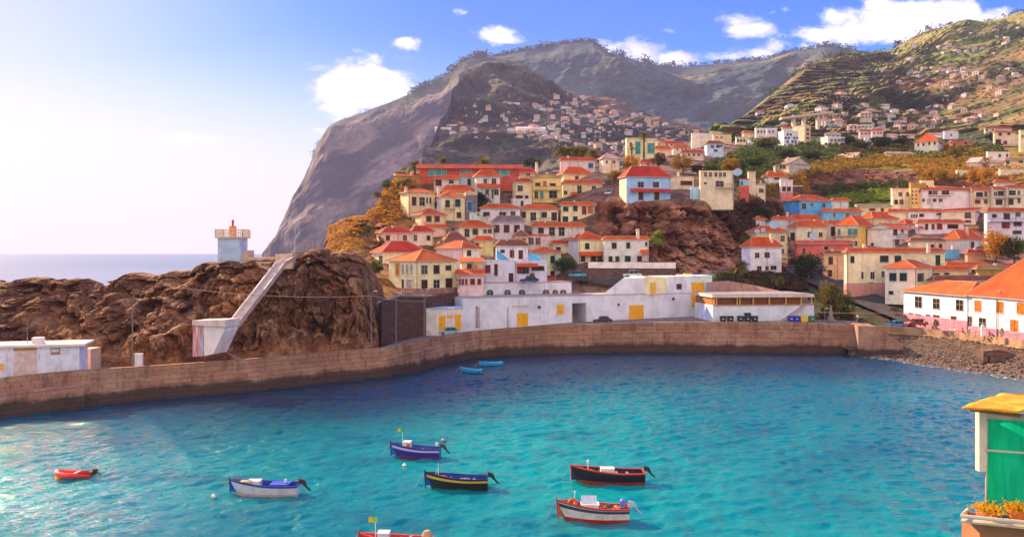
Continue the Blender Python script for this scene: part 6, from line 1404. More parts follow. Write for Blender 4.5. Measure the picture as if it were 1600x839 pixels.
def far(total, n_own, clusters, SL, SF, label, group, size, stuffname):
    w = [c[4] for c in clusters]; done = []; tries = 0
    while len(done) < total and tries < total*60:
        tries += 1
        c = random.choices(clusters, w)[0]; x, y = random.gauss(c[0], c[2]), random.gauss(c[1], c[3])
        if any(abs(x-q[0]) < 6.5 and abs(y-q[1]) < 2.8 for q in done) or not 640 < x < 1640: continue
        if y < poly([(q[0], q[1]) for q in SL.rows[-1]], x)[0]+5 or y > 246: continue
        p = hit(SF, x, y)
        if p is None or p.y > 2000: continue
        done.append((x, y, p, size*random.uniform(.75, 1.25)))
    done.sort(key=lambda q: -q[3]/q[2].y); mb = MB()
    for i, (x, y, p, s_) in enumerate(done):
        k = random.randrange(6); a = random.uniform(-.2, .9)
        if i < n_own: tag(link('house', TV[k], None, p+Vector((0, 0, -.5)), a, s_), label, 'house', group); continue
        me = TV[k]; M = Matrix.Translation(p) @ Matrix.Rotation(a, 4, 'Z') @ Matrix.Scale(s_, 4); b0 = len(mb.v)
        mb.v += [tuple(M @ v.co) for v in me.vertices]
        for f in me.polygons: mb.f.append(tuple(b0+i_ for i_ in f.vertices)); mb.m.append(f.material_index if f.material_index != 0 else (0 if k != 4 else 3)); mb.uv.append([(0, 0)]*len(f.vertices))
    if mb.f: tag(mb.build(stuffname, list(TV[0].materials)+[TV[4].materials[0]]), kind='stuff')
far(190, 92, [(860,172,40,8,2),(900,160,45,9,2),(930,190,55,12,3),(860,205,40,12,2.5),(800,200,35,10,1.4),(990,205,30,12,1.6),(770,180,30,8,.9),(1040,205,30,9,1.4),(900,222,45,6,1.4),(1010,225,30,6,1.6),(1080,215,25,8,1.0),(720,205,25,6,.4)],
    HUMP, HILL_S, 'tiny pale house scattered on the hazy village hill beyond the town', 'houses on the hazy village hill', .85, 'distant_village')
far(125, 66, [(1380,190,50,10,2),(1460,120,40,9,1),(1500,155,50,12,1.4),(1560,70,30,16,1.4),(1480,75,45,10,1.0),(1390,200,50,5,1.6),(1330,170,40,12,.9),(1550,120,40,10,1.2),(1500,190,50,8,1.4),(1350,90,10,3,.3),(1480,115,14,5,1.4),(1270,190,40,8,.7)],
    TERR, TERR_S, 'small sunlit house on the terraced hill beyond the ridge', 'houses on the terraced hill', .7, 'distant_hamlet')
# houses packed too far back to tell their fronts: small upper houses between the ridge row and the hills
# greenhouses on the dark hill and the transmitter mast
for x, y, w, lb in ((692, 203, 26, 'lower of two long white greenhouse roofs on the dark hill'), (704, 198, 24, 'upper of two long white greenhouse roofs on the dark hill'), (830, 203, 46, 'long pale greenhouse roof in the middle of the village hill'), (802, 164, 20, 'bright white greenhouse roof high on the village hill')):
    a = hit(HILL_S, x, y); D_ = a.y; a.z += 3; ww = w/F*D_; mb = MB(); mb.box(-ww/2, ww/2, 0, 9, -6, 0, 0); mb.mesh([(-ww/2, 0, 0), (ww/2, 0, 0), (ww/2, 9, 2.4), (-ww/2, 9, 2.4), (-ww/2, 9, 0), (ww/2, 9, 0)], [(0,1,2,3),(0,3,4),(1,5,2),(3,2,5,4)])
    o = tag(mb.build('greenhouse', plaster((.85, .72, .68), .3), loc=a), lb, 'greenhouse'); o.rotation_euler.z = random.uniform(-.1, .1)
def mast(px, yb, yt, D, label):
    p = at(px, yb, D); h = at(px, yt, D).z-p.z; mb = MB(); b = h*.05
    for x, y in ((-b, -b), (b, -b), (b, b), (-b, b)): mb.tube([(x, y, 0), (x*.2, y*.2, h)], .35, 4)
    for k in range(8):
        t_ = k/8; r = b*(1-.8*t_); mb.tube([(-r, -r, h*t_), (r, -r, h*(t_+.11))], .2, 3); mb.tube([(r, -r, h*t_), (r, r, h*(t_+.11))], .2, 3)
    tag(mb.build('radio_mast', METAL, loc=p), label, 'radio mast')
mast(858, 78, 60, 3110, 'lattice radio mast on the skyline of the central mountain'); mast(1528, 88, 68, 1480, 'tall pylon on the right terraced hill'); mast(1504, 121, 104, 1150, 'white pylon on the terraced hill')
# ------------------------------------------------------------------ boats
def boat(px_l, px_r, yw, label, cols, stripe=None, freeb=.75, rz=0, motor=(.02, .015, .015), inside=(.03, .05, .25), beam=.36, draw=None, name='fishing_boat', bow=.45):
    """bow to the left; cols = (hull upper, hull lower, gunwale)"""
    D = wl(yw)+.8; L = (px_r-px_l)/F*D/max(.8, math.cos(R(rz))); pc = at((px_l+px_r)/2, yw, D); pc.z = 0
    o = empty(name, pc, R(rz), label, 'boat', None); B = L*beam/2; N = 26
    def st(t_):   # t 0 bow .. 1 stern ; half beam at gunwale, sheer height, keel x
        hb = B*min(1, (math.sin(min(1, t_/.62)*PI/2))**.75)*(1-.16*max(0, t_-.62)/.38); sh = freeb+bow*(1-t_)**2.2+.10*max(0, t_-.7); return hb, sh
    prof = [(.0, -.30), (.62, -.28), (.80, 0.0), (.86, .22), (.93, .55), (.955, .68), (.98, .88), (1.0, 1.0)]
    mb = MB(); rows = []
    for i in range(N+1):
        t_ = i/N; hb, sh = st(t_); xo = -L/2+L*t_; ln = []
        for a, zf in prof:
            z = zf*sh if zf > 0 else zf; rake = -(.28*(zf if zf > 0 else 0)+.0)*(1-t_)**3*.9; ln.append((xo+rake+(.25*(1-max(0, zf)))*(1-t_)**6, hb*a, z))
        rows.append(ln)
    for i in range(N):
        for k in range(len(prof)-1):
            mi = 1 if k < 3 else (2 if (k == 5 and stripe) else 0)
            for sg in (-1, 1):
                q = [rows[i][k], rows[i+1][k], rows[i+1][k+1], rows[i][k+1]]; q = [(x, y*sg, z) for x, y, z in q]; mb.face(q if sg > 0 else q[::-1], mi)
    tr = [(x, y, z) for x, y, z in rows[-1]]; mb.face([(x, -y, z) for x, y, z in tr]+[(x, y, z) for x, y, z in tr[::-1]][:-1], 0)
    H_ = [plain('boat %.2f%.2f%.2f' % c, c, .35, 0, .25, 2) for c in (cols[0], cols[1])]+[plain('boat %.2f%.2f%.2f' % (stripe or cols[0]), stripe or cols[0], .35, 0, .15)]
    mb.build('hull', H_, o)
    # inner skin, floor and gunwale
    mi_ = MB(); g = MB(); gi = []
    for i in range(N+1):
        t_ = i/N; hb, sh = st(t_); x, _, z = rows[i][-1]; gi.append((x, max(.02, hb-.14), z, hb+.035))
    for i in range(N):
        (x0, i0, z0, o0), (x1, i1, z1, o1) = gi[i], gi[i+1]; fz = .24
        for sg in (-1, 1):
            g.mesh([(x0, o0*sg, z0+.05), (x1, o1*sg, z1+.05), (x1, i1*sg, z1+.05), (x0, i0*sg, z0+.05), (x0, o0*sg, z0-.07), (x1, o1*sg, z1-.07), (x1, i1*sg, z1-.02), (x0, i0*sg, z0-.02)], [(0,1,2,3),(0,4,5,1),(2,6,7,3),(4,7,6,5)])
            mi_.face([(x0, i0*sg, z0), (x1, i1*sg, z1), (x1, i1*.85*sg, fz), (x0, i0*.85*sg, fz)])
        mi_.face([(x0, -i0*.86, fz), (x1, -i1*.86, fz), (x1, i1*.86, fz), (x0, i0*.86, fz)])
    x, ii, z, oo = gi[-1]; mi_.face([(x-.03, -ii, z), (x-.03, ii, z), (x-.03, ii, .2), (x-.03, -ii, .2)]); g.box(x-.1, x+.03, -oo, oo, z-.06, z+.05)
    mi_.build('inner_hull', plain('boat inside %.2f%.2f%.2f' % inside, inside, .6, 0, .3), o); g.build('gunwale', plain('boat %.2f%.2f%.2f' % cols[2], cols[2], .4, 0, .2), o)
    # bow deck, stem, thwarts, ribs
    mb = MB(); k = int(N*.17)
    for i in range(k): (x0, i0, z0, _), (x1, i1, z1, _) = gi[i], gi[i+1]; mb.face([(x0, -i0, z0-.02), (x1, -i1, z1-.02), (x1, i1, z1-.02), (x0, i0, z0-.02)])
    mb.build('bow_deck', plain('boat deck %.2f' % cols[2][0], sc_(cols[2], .8), .6, 0, .3), o)
    sx, _, sz, _ = gi[0]; mb = MB(); mb.tube([(sx+.03, 0, -.2), (sx-.0, 0, sz*.5), (sx-.06, 0, sz+.22)], [.05, .05, .045], 5); mb.build('stem', plain('boat %.2f%.2f%.2f' % cols[2], cols[2], .4), o)
    for t_ in (.42, .62, .8):
        i = int(N*t_); x, ii, z, _ = gi[i]; mb = MB(); mb.box(x-.12, x+.12, -ii, ii, z-.24, z-.19); mb.build('thwart', plain('thwart wood', (.34, .24, .17), .7), o)
    mb = MB(); mb.tube([(sx, 0, sz+.05), (sx-.5, -.1, sz*.5), (sx-.9, -.15, .02), (sx-1.3, -.2, -.6)], .022, 4); mb.build('mooring_rope', plain('rope', (.50, .44, .34), .9), o)
    if motor:
        x, ii, z, _ = gi[-1]; mb = MB(); mb.mesh([(x+.02, -.2, z+.12), (x+.62, -.17, z+.02), (x+.62, .17, z+.02), (x+.02, .2, z+.12), (x+.02, -.17, z+.48), (x+.44, -.13, z+.36), (x+.44, .13, z+.36), (x+.02, .17, z+.48)], [(0,1,5,4),(1,2,6,5),(2,3,7,6),(3,0,4,7),(4,5,6,7),(0,3,2,1)])
        m = mb.build('outboard_motor', plain('motor %.2f' % motor[0], motor, .35), o); mb = MB(); mb.tube([(x+.35, 0, z+.1), (x+.8, 0, z-.35), (x+1.0, 0, z-.5)], [.10, .08, .05], 6); mb.tube([(x+.86, -.16, z-.42), (x+.86, .16, z-.42)], .05, 5)
        mb.build('motor_leg', plain('motor %.2f' % motor[0], motor, .35), m); mb = MB(); mb.tube([(x+.05, 0, z+.3), (x-.55, .1, z+.42)], .03, 5); mb.build('tiller', METAL, m)
    return o, gi, D, L
def part_box(o, nm, x0, x1, y0, y1, z0, z1, c, bev=True):
    mb = MB(); mb.box(x0, x1, y0, y1, z0, z1*.94+z0*.06); mb.box(x0-.03, x1+.03, y0-.03, y1+.03, z1*.94+z0*.06, z1); return mb.build(nm, plain('paint %.2f%.2f%.2f' % c, c, .5, 0, .15), o)
def heap(o, nm, x, y, z, r, c, n=14, seed=1, size=.16):
    random.seed(seed); mb = MB()
    for i in range(n): stone(mb, (x+random.uniform(-r, r), y+random.uniform(-r, r)*.6, z+random.uniform(0, r*.5)), size*random.uniform(.7, 1.2))
    return mb.build(nm, plain('heap %.2f%.2f%.2f' % c, c, .8, 0, .4, 4), o)
def torus(mb, c, R0, r, n=14, m=6, mi=0, ax='x'):
    vs = []; fs = []
    for i in range(n):
        a = 2*PI*i/n
        for j in range(m):
            b = 2*PI*j/m; rr = R0+r*math.cos(b); p = (r*math.sin(b), rr*math.cos(a), rr*math.sin(a)); vs.append((c[0]+p[0], c[1]+p[1], c[2]+p[2]) if ax == 'x' else (c[0]+p[1], c[1]+p[0], c[2]+p[2]))
            fs.append((i*m+j, ((i+1) % n)*m+j, ((i+1) % n)*m+(j+1) % m, i*m+(j+1) % m))
    mb.mesh(vs, fs, mi)
def flagp(o, x, z, h, c1, c2, w=.5, mast=True):
    mb = MB(); mb.tube([(x, 0, z), (x, 0, z+h)], .03, 5); m = mb.build('mast', plain('white pole', (.7, .7, .68)), o)
    mb = MB(); n = 6
    for k in range(n):
        a, b = k/n, (k+1)/n; f = lambda q: .10*math.sin(q*7); mb.mesh([(x+.03-w+w*2*a*.6, f(a), z+h-.35), (x+.03-w+w*2*b*.6, f(b), z+h-.35), (x+.03-w+w*2*b*.6, f(b)+.01, z+h), (x+.03-w+w*2*a*.6, f(a)+.01, z+h)], [(0,1,2,3)], 0 if a < .45 else 1)
    mb.build('flag', [plain('flag a%.2f' % c1[0], c1), plain('flag b%.2f' % c2[0], c2)], m)
DK = (.02, .02, .06)
# white boat with blue interior
o, gi, D, L = boat(364, 467, 776, 'white rowing boat with blue gunwale and blue interior at the lower left', ((.62, .62, .74), (.60, .42, .40), (.02, .03, .20)), None, .78, 0, (.04, .012, .012), (.02, .07, .42))
part_box(o, 'cuddy', -L*.26, -L*.08, -.35, .4, .55, 1.18, (.78, .74, .78)); part_box(o, 'locker', -L*.38, -L*.28, -.25, .3, .6, 1.15, (.05, .05, .15)); part_box(o, 'blue_cover', L*.08, L*.36, -.55, .6, .6, .92, (.02, .05, .55)); part_box(o, 'tray', -L*.36, -L*.2, -.5, -.1, 1.0, 1.18, (.70, .45, .25))
mb = MB(); mb.lathe([(0, 0), (.10, .02), (.12, .25), (.06, .32), (0, .33)], 8, (L*.3, 0, .95)); mb.build('fuel_can', plain('white plastic', (.75, .75, .76), .4), o)
mb = MB(); mb.tube([(-L*.42, 0, 1.1), (-L*.42, 0, 1.5)], .05, 5); mb.build('bow_post', plain('rust post', (.4, .15, .08)), o)
# blue boat with flag
o, gi, D, L = boat(614, 688, 717, 'blue and purple boat with a white stripe, small cabin and flag', ((.035, .03, .36), (.20, .03, .10), (.03, .03, .22)), (.60, .50, .72), .88, -4, (.05, .05, .06), (.03, .12, .48), bow=.5)
c = part_box(o, 'cabin', -L*.28, -L*.12, -.42, .42, .7, 1.55, (.80, .72, .66)); mb = MB(); mb.box(-L*.2, -L*.13, -.435, -.42, 1.1, 1.4); mb.build('window', glass_dark('pane o', (.35, .14, .08)), c)
flagp(o, -L*.30, 1.2, 1.6, (.75, .55, .03), (.05, .40, .10)); heap(o, 'net_pile', L*.1, 0, .45, .35, (.12, .22, .50), 14, 3); mb = MB(); mb.lathe([(0, 0), (.16, 0), (.17, .3), (0, .36)], 8, (L*.43, .1, 1.1)); mb.build('motor_cap', plain('white plastic', (.75, .75, .76), .4), o)
# dark boat, yellow stripe
o, gi, D, L = boat(669, 762, 765.5, 'dark green boat with a yellow stripe and orange float heap in the bow', ((.018, .025, .035), (.035, .035, .02), (.012, .012, .05)), (.72, .45, .04), .82, 0, (.02, .015, .02), (.02, .06, .38), bow=.5)
heap(o, 'float_heap', -L*.26, -.1, .85, .28, (.70, .16, .04), 12, 5, .2); mb = MB(); [mb.tube([(-L*.36+dx, dy, .8), (-L*.33, 0, 1.7)], .03, 4) for dx, dy in ((-.2, -.2), (.1, .3), (.2, -.2))]; mb.tube([(-L*.33, 0, 1.6), (-L*.33, 0, 2.1)], .03, 4); mb.build('gantry', plain('white pole', (.7, .7, .68)), o)
heap(o, 'net_pile', L*.12, 0, .45, .5, (.22, .42, .62), 18, 6, .13); mb = MB(); mb.tube([(L*.05, -.4, .9), (L*.2, .3, .7)], .04, 5); mb.build('oar', plain('white pole', (.7, .7, .68)), o)
# dark boat, red gunwale
o, gi, D, L = boat(897, 1006, 757, 'black boat with red gunwale and white box, farther of the two on the right', ((.022, .016, .03), (.32, .05, .02), (.55, .05, .02)), None, .92, 0, (.018, .012, .015), (.03, .03, .07), bow=.55)
part_box(o, 'ice_box', -L*.12, L*.07, -.45, .4, .6, 1.28, (.78, .75, .76)); heap(o, 'rope_heap', -L*.28, 0, 1.0, .18, (.72, .22, .06), 8, 7, .18); mb = MB(); mb.tube([(-L*.3, 0, .9), (-L*.3, 0, 1.75)], .05, 5); mb.lathe([(0, 0), (.12, .05), (.12, .3), (0, .4)], 8, (-L*.3, 0, 1.6)); mb.build('bow_post', plain('white pole', (.7, .7, .68)), o)
mb = MB(); [mb.tube([(-L*.28, y, 1.0), (-L*.1, y+.1, .75)], .04, 5) for y in (-.3, .1, .3)]; mb.build('oar', plain('thwart wood', (.34, .24, .17), .7), o)
# white-red boat
o, gi, D, L = boat(876, 982, 817, 'white and red boat crowded with gear, nearest on the right', ((.74, .64, .62), (.48, .03, .04), (.45, .05, .04)), (.05, .06, .10), .95, -2, (.45, .50, .66), (.50, .12, .06), bow=.5)
c = part_box(o, 'hatch_box', -L*.20, L*.06, -.45, .42, .7, 1.25, (.80, .78, .78)); mb = MB(); mb.mesh([(-L*.20, -.5, 1.3), (L*.03, -.5, 1.3), (L*.03, .1, 1.8), (-L*.20, .1, 1.8)], [(0,1,2,3)]); [mb.box(-L*.16+k*.28, -L*.16+k*.28+.14, -.3, -.2, 1.42, 1.46, 1) for k in range(3)]; mb.build('lid', [plain('white plastic', (.75, .75, .76), .4), plain('dark hole', (.05, .04, .05))], c)
mb = MB(); torus(mb, (-L*.33, -.25, 1.35), .26, .09, ax='y'); mb.build('lifebuoy', plain('orange buoy', (.78, .14, .03), .5), o); heap(o, 'orange_bags', -L*.33, .1, 1.0, .22, (.70, .14, .04), 10, 8, .2); heap(o, 'net_pile', L*.15, 0, .85, .45, (.55, .14, .08), 22, 9, .15); heap(o, 'green_net', L*.22, 0, 1.0, .22, (.05, .10, .03), 8, 10, .15); heap(o, 'yellow_floats', -L*.24, -.3, 1.0, .1, (.55, .62, .05), 4, 11, .14)
heap(o, 'fish_crates', L*.33, 0, .9, .3, (.74, .32, .16), 10, 12, .16); mb = MB(); mb.lathe([(0, 0), (.2, 0), (.22, .5), (.1, .62), (0, .64)], 9, (L*.41, -.1, 1.0)); mb.build('motor_cover', plain('motor blue', (.16, .22, .62), .35), o); mb = MB(); mb.tube([(-L*.3, 0, 1.2), (-L*.29, 0, 2.05)], .03, 5); mb.lathe([(0, 0), (.08, .02), (.08, .14), (0, .16)], 8, (-L*.29, 0, 2.0)); mb.build('light_post', plain('white pole', (.7, .7, .68)), o)
# cut-off red boat
o, gi, D, L = boat(567, 676, 872, 'bright red boat cut off by the bottom edge', ((.60, .04, .03), (.50, .03, .03), (.62, .06, .04)), None, .95, 0, None, (.55, .08, .05), bow=.45)
part_box(o, 'white_tank', -L*.28, -L*.12, -.38, .38, .75, 1.5, (.66, .66, .80)); flagp(o, -L*.32, 1.0, 1.45, (.75, .15, .03), (.35, .60, .08)); heap(o, 'net_pile', L*.02, 0, .85, .35, (.35, .12, .04), 12, 13, .15); mb = MB(); mb.lathe([(0, -.2), (.32, -.2), (.36, .1), (.2, .42), (0, .45)], 10, (L*.42, 0, 1.15)); mb.build('wicker_basket', plain('wicker', (.55, .34, .16)), o); mb = MB(); mb.tube([(L*.15, -.6, 1.2), (L*.19, .5, 1.05)], .05, 5); mb.build('oar', plain('white pole', (.7, .7, .68)), o)
# red inflatable
Dd = wl(747); pc = at(120, 747, Dd); pc.z = .12
o = empty('inflatable_dinghy', pc, R(0), 'red inflatable dinghy at the far left of the bay', 'dinghy'); mb = MB(); L = 3.6
pts = [(L*.42, -.62, .25), (-L*.25, -.62, .28), (-L*.42, -.4, .38), (-L*.48, 0, .45), (-L*.42, .4, .38), (-L*.25, .62, .28), (L*.42, .62, .25)]; mb.tube(pts, [.14]+[.24]*5+[.14], 9); mb.build('tube', plain('red rubber', (.60, .04, .035), .4), o, True)
mb = MB(); mb.box(-L*.35, L*.36, -.5, .5, .08, .16); mb.build('floor', plain('dark rubber', (.10, .03, .03)), o); mb = MB(); mb.box(-.1, .1, -.55, .55, .38, .44); mb.build('thwart', plain('pink board', (.66, .30, .28)), o); mb = MB(); mb.box(L*.36, L*.41, -.5, .5, .1, .55); mb.build('transom', plain('dark rubber', (.10, .03, .03)), o); mb = MB(); mb.box(L*.40, L*.5, -.15, .15, .4, .75); mb.tube([(L*.47, 0, .5), (L*.6, 0, .15)], .06, 5); mb.build('outboard_motor', plain('motor 0.02', (.02, .015, .02), .35), o)
def buoy(px, yw, r, c, label):
    p = at(px, yw, wl(yw)); mb = MB(); mb.lathe([(0, -.4*r), (.7*r, -.3*r), (r, .1*r), (.8*r, .6*r), (.35*r, .9*r), (.12*r, 1.0*r), (.12*r, 1.3*r), (0, 1.35*r)], 12); tag(mb.build('buoy', plain('buoy %.2f%.2f' % c[:2], c, .4), None, True, (p.x, p.y, .05)), label, 'buoy')
buoy(91, 748, .28, (.85, .48, .02), 'yellow mooring buoy beside the red dinghy'); buoy(334, 777, .24, (.80, .70, .66), 'white buoy left of the white rowing boat'); buoy(693, 689, .24, (.62, .25, .18), 'small orange buoy behind the blue and purple boat'); buoy(632, 728, .22, (.85, .82, .80), 'white buoy in front of the blue and purple boat'); 
# sunken-looking light blue skiffs by the wall
for px0, px1, y, rz, lb in ((722, 752, 583, -18, 'light blue skiff by the harbour wall, left one of two'), (752, 784, 572, 22, 'light blue skiff by the harbour wall, right one of two')):
    boat(px0, px1, y, lb, ((.03, .38, .75), (.02, .25, .60), (.05, .45, .80)), None, .5, rz, None, (.04, .35, .70), .4, name='skiff', bow=.3)
# ------------------------------------------------------------------ cars
def car(px, yb, D, c, label, rz=0, L=4.1, suv=False):
    p = at(px, yb, D); o = empty('parked_car', p, R(rz), label, 'car', 'cars parked around the harbour'); W = .85; hb = .82; ht = 1.62 if suv else 1.42
    body = [(-L/2, .25), (-L/2, .62), (-L/2+.15, .72), (-L*.24, hb), (L*.42, hb+.06), (L/2-.03, hb-.02), (L/2, .3)]
    mb = MB()
    def ext(pr, w0, w1, mi=0):
        n = len(pr); A = [(x, -w0, z) for x, z in pr]; B = [(x, w0, z) for x, z in pr]; mb.face(A, mi); mb.face(B[::-1], mi)
        for i in range(n): j = (i+1) % n; mb.face([A[i], B[i], B[j], A[j]], mi)
    ext(body, W, W); mb.build('body', plain('car paint %.2f%.2f%.2f' % c, c, .25, .1, .05), o)
    mb = MB(); cab = [(-L*.25, hb-.02), (-L*.12, ht-.04), (L*.22, ht), (L*.43, hb+.04)]
    A = [(x, -W*(.98 if z < 1 else .80), z) for x, z in cab]; B = [(x, W*(.98 if z < 1 else .80), z) for x, z in cab]; mb.face(A); mb.face(B[::-1])
    for i in range(4): j = (i+1) % 4; mb.face([A[i], B[i], B[j], A[j]])
    mb.build('windows', plain('car glass', (.02, .025, .035), .1), o); mb = MB(); mb.box(-L*.12, L*.23, -W*.8, W*.8, ht-.03, ht+.03)
    for q in (-L*.19, L*.05, L*.33): mb.tube([(q, -W*.97, hb), (q*.85, -W*.82, ht)], .035, 4); mb.tube([(q, W*.97, hb), (q*.85, W*.82, ht)], .035, 4)
    mb.build('roof', plain('car paint %.2f%.2f%.2f' % c, c, .25, .1, .05), o)
    for x in (-L*.31, L*.30):
        for y in (-W+.02, W-.02): mb = MB(); mb.tube([(x, y-.1, .3), (x, y+.1, .3)], .31, 12, 0); wh = mb.build('wheel', plain('rubber', (.02, .02, .02)), o); mb = MB(); mb.tube([(x, y-.115, .3), (x, y+.115, .3)], .17, 8); mb.build('rim', METAL, wh)
    for y in (-.62, .62): mb = MB(); mb.box(-L/2-.015, -L/2+.1, y-.15, y+.15, .52, .66); mb.build('headlight', plain('headlight', (.8, .8, .75), .2), o)
    for y in (-.7, .7): mb = MB(); mb.box(L/2-.08, L/2+.012, y-.1, y+.1, .55, .75); mb.build('tail_light', plain('tail light', (.4, .02, .02), .3), o)
car(941.5, 504.8, 181, (.05, .05, .06), 'small black and white car on the quay left of the wide yellow door', 0, 3.9)
car(702, 523, 164, (.25, .48, .62), 'pale blue car parked before the yellow garage doors', 8, 4.0)
car(1400, 511.5, 184, (.12, .38, .72), 'bright blue car at the corner of the waterfront street', 4); 
car(988, 433, 211, (.40, .52, .66), 'silver-blue car with roof rack on the road above the harbour building', 0, 4.3, True)
car(827, 441.5, 190, (.02, .05, .16), 'dark blue car under the shaded porch'); car(902, 433, 212, (.05, .30, .42), 'teal blue car right of the round green tree', 15)
car(855, 440, 203, (.50, .03, .03), 'red car roof showing under the pale green house', 5); car(1432, 509, 178, (.40, .03, .04), 'dark red car in front of the shade-tinted house wall', 3); car(953, 305, 252, (.75, .72, .74), 'white car on the cliff top road left of the blue-fronted house', 60, 4.0)
# ------------------------------------------------------------------ people on the waterfront
SKIN = plain('skin', (.52, .28, .18), .6, 0, .1); HAIR = plain('hair', (.05, .03, .02), .7)
def person(px, yb, D, label, top, legs, pose='stand', rz=0):
    p = at(px, yb, D); o = empty('person', p, R(rz), label, 'person'); sit = pose == 'sit'; dz = -.45 if sit else 0
    J = {'pel': (0, 0, .95+dz), 'ch': (0, .02, 1.28+dz), 'nk': (0, .02, 1.48+dz), 'hd': (0, 0, 1.60+dz), 'ht': (0, 0, 1.74+dz)}
    vs, ed, rad = [], [], []
    def v(c, r): vs.append(c); rad.append(r); return len(vs)-1
    pe = v(J['pel'], .155); ch = v(J['ch'], .17); nk = v(J['nk'], .065); hd = v(J['hd'], .105); tp = v(J['ht'], .085); ed += [(pe, ch), (ch, nk), (nk, hd), (hd, tp)]
    for s in (-1, 1):
        sh = v((s*.19, .02, 1.42+dz), .07); el = v((s*.27, -.03, 1.13+dz), .048); wr = v((s*.25, -.22, .98+dz), .036); hn = v((s*.24, -.30, .96+dz), .042); ed += [(ch, sh), (sh, el), (el, wr), (wr, hn)]
        if sit: hp = v((s*.10, -.02, .46), .10); kn = v((s*.13, -.45, .50), .07); an = v((s*.13, -.46, .10), .045); ft = v((s*.14, -.62, .05), .04)
        else: hp = v((s*.10, 0, .88), .10); kn = v((s*.12, -.03, .50), .065); an = v((s*.13, .02, .09), .045); ft = v((s*.15, -.14, .045), .04)
        ed += [(pe, hp), (hp, kn), (kn, an), (an, ft)]
    me = bpy.data.meshes.new('body'); me.from_pydata(vs, ed, []); b = bpy.data.objects.new('body', me); COL.objects.link(b)
    b.modifiers.new('skin', 'SKIN'); 
    for i, sv in enumerate(me.skin_vertices[0].data): sv.radius = (rad[i], rad[i]*.85)
    me.skin_vertices[0].data[0].use_root = True; b.modifiers.new('sub', 'SUBSURF').levels = 1
    dg = bpy.context.evaluated_depsgraph_get(); dg.update(); nm = bpy.data.meshes.new_from_object(b.evaluated_get(dg)); bpy.data.objects.remove(b); nm.name = 'body'
    for m in (SKIN, plain('cloth %.2f%.2f' % top[:2], top, .8), plain('cloth %.2f%.2f' % legs[:2], legs, .8)): nm.materials.append(m)
    for f in nm.polygons:
        z = f.center.z-dz; f.material_index = 0 if z > 1.47 or (abs(f.center.x) > .2 and z < 1.2 and z > .9) else (1 if z > .95 else 2)
        if sit and f.center.z < .56 and f.center.y < -.1: f.material_index = 2
    bo = link('body', nm, o); mb = MB(); mb.lathe([(0, .13), (.07, .11), (.108, .03), (.1, -.05), (.06, -.08)], 10, (0, .02, 1.66+dz)); mb.build('hair', HAIR, o)
person(1340, 504, 173.4, 'person standing at the corner of the harbour wall by the slipway, pale top', (.72, .66, .60), (.16, .12, .12), rz=20)
person(1515, 523.5, 163, 'person in white standing near the doors of the waterfront house', (.75, .72, .70), (.30, .20, .18), rz=-60); person(1535, 525, 161, 'person in pale clothes standing right of the one in white', (.70, .55, .48), (.55, .50, .46), rz=40)
person(1445, 512.5, 172, 'person in orange-pink top leaning by the shade-tinted waterfront house', (.74, .38, .25), (.10, .08, .12), rz=120)
person(1492, 522, 165, 'person in white seated at a red table on the waterfront', (.74, .70, .68), (.12, .12, .2), 'sit', rz=-90); person(1504, 523, 164, 'person in red seated at the cafe tables on the waterfront', (.55, .05, .06), (.12, .12, .2), 'sit', rz=90)
def cafe(px, yb, D, label):
    p = at(px, yb, D); o = empty('cafe_table', p, 0, label, 'table', 'cafe tables on the waterfront'); m = plain('red plastic', (.60, .04, .06), .5)
    mb = MB(); mb.lathe([(0, .70), (.42, .70), (.42, .74), (0, .74)], 12); mb.build('tabletop', m, o); mb = MB(); mb.tube([(0, 0, 0), (0, 0, .7)], .04, 6); mb.lathe([(0, 0), (.25, 0), (.25, .03), (0, .03)], 10); mb.build('pedestal', m, o)
cafe(1498, 523, 164.3, 'red cafe table between the seated people'); cafe(1524, 525, 161.5, 'red cafe table in front of the second doorway'); cafe(1546, 527, 159.5, 'red cafe table farthest right, near the white lamp')
def kioskp(px, yb, D): pass
mb = MB(); mb.lathe([(0, 0), (.32, 0), (.32, 1.8), (.2, 2.05), (0, 2.05)], 10); p = at(1535.5, 525, 158); tag(mb.build('white_pillar', plaster((.80, .76, .74), .3), None, loc=p), 'short white pillar by the cafe tables', 'pillar')
# monument in the park
p = at(1298, 503, 182); o = empty('monument', p, 0, 'small grey stone obelisk monument in the park by the harbour wall', 'monument'); mb = MB(); mb.box(-.75, .75, -.75, .75, 0, .5); mb.box(-.5, .5, -.5, .5, .5, 1.1); mb.build('pedestal', concrete, o)
mb = MB(); mb.mesh([(-.32, -.32, 1.1), (.32, -.32, 1.1), (.32, .32, 1.1), (-.32, .32, 1.1), (-.15, -.15, 3.1), (.15, -.15, 3.1), (.15, .15, 3.1), (-.15, .15, 3.1), (0, 0, 3.5)], [(0,1,5,4),(1,2,6,5),(2,3,7,6),(3,0,4,7),(4,5,8),(5,6,8),(6,7,8),(7,4,8)]); mb.build('obelisk', plain('grey granite', (.30, .24, .23), .9), o)
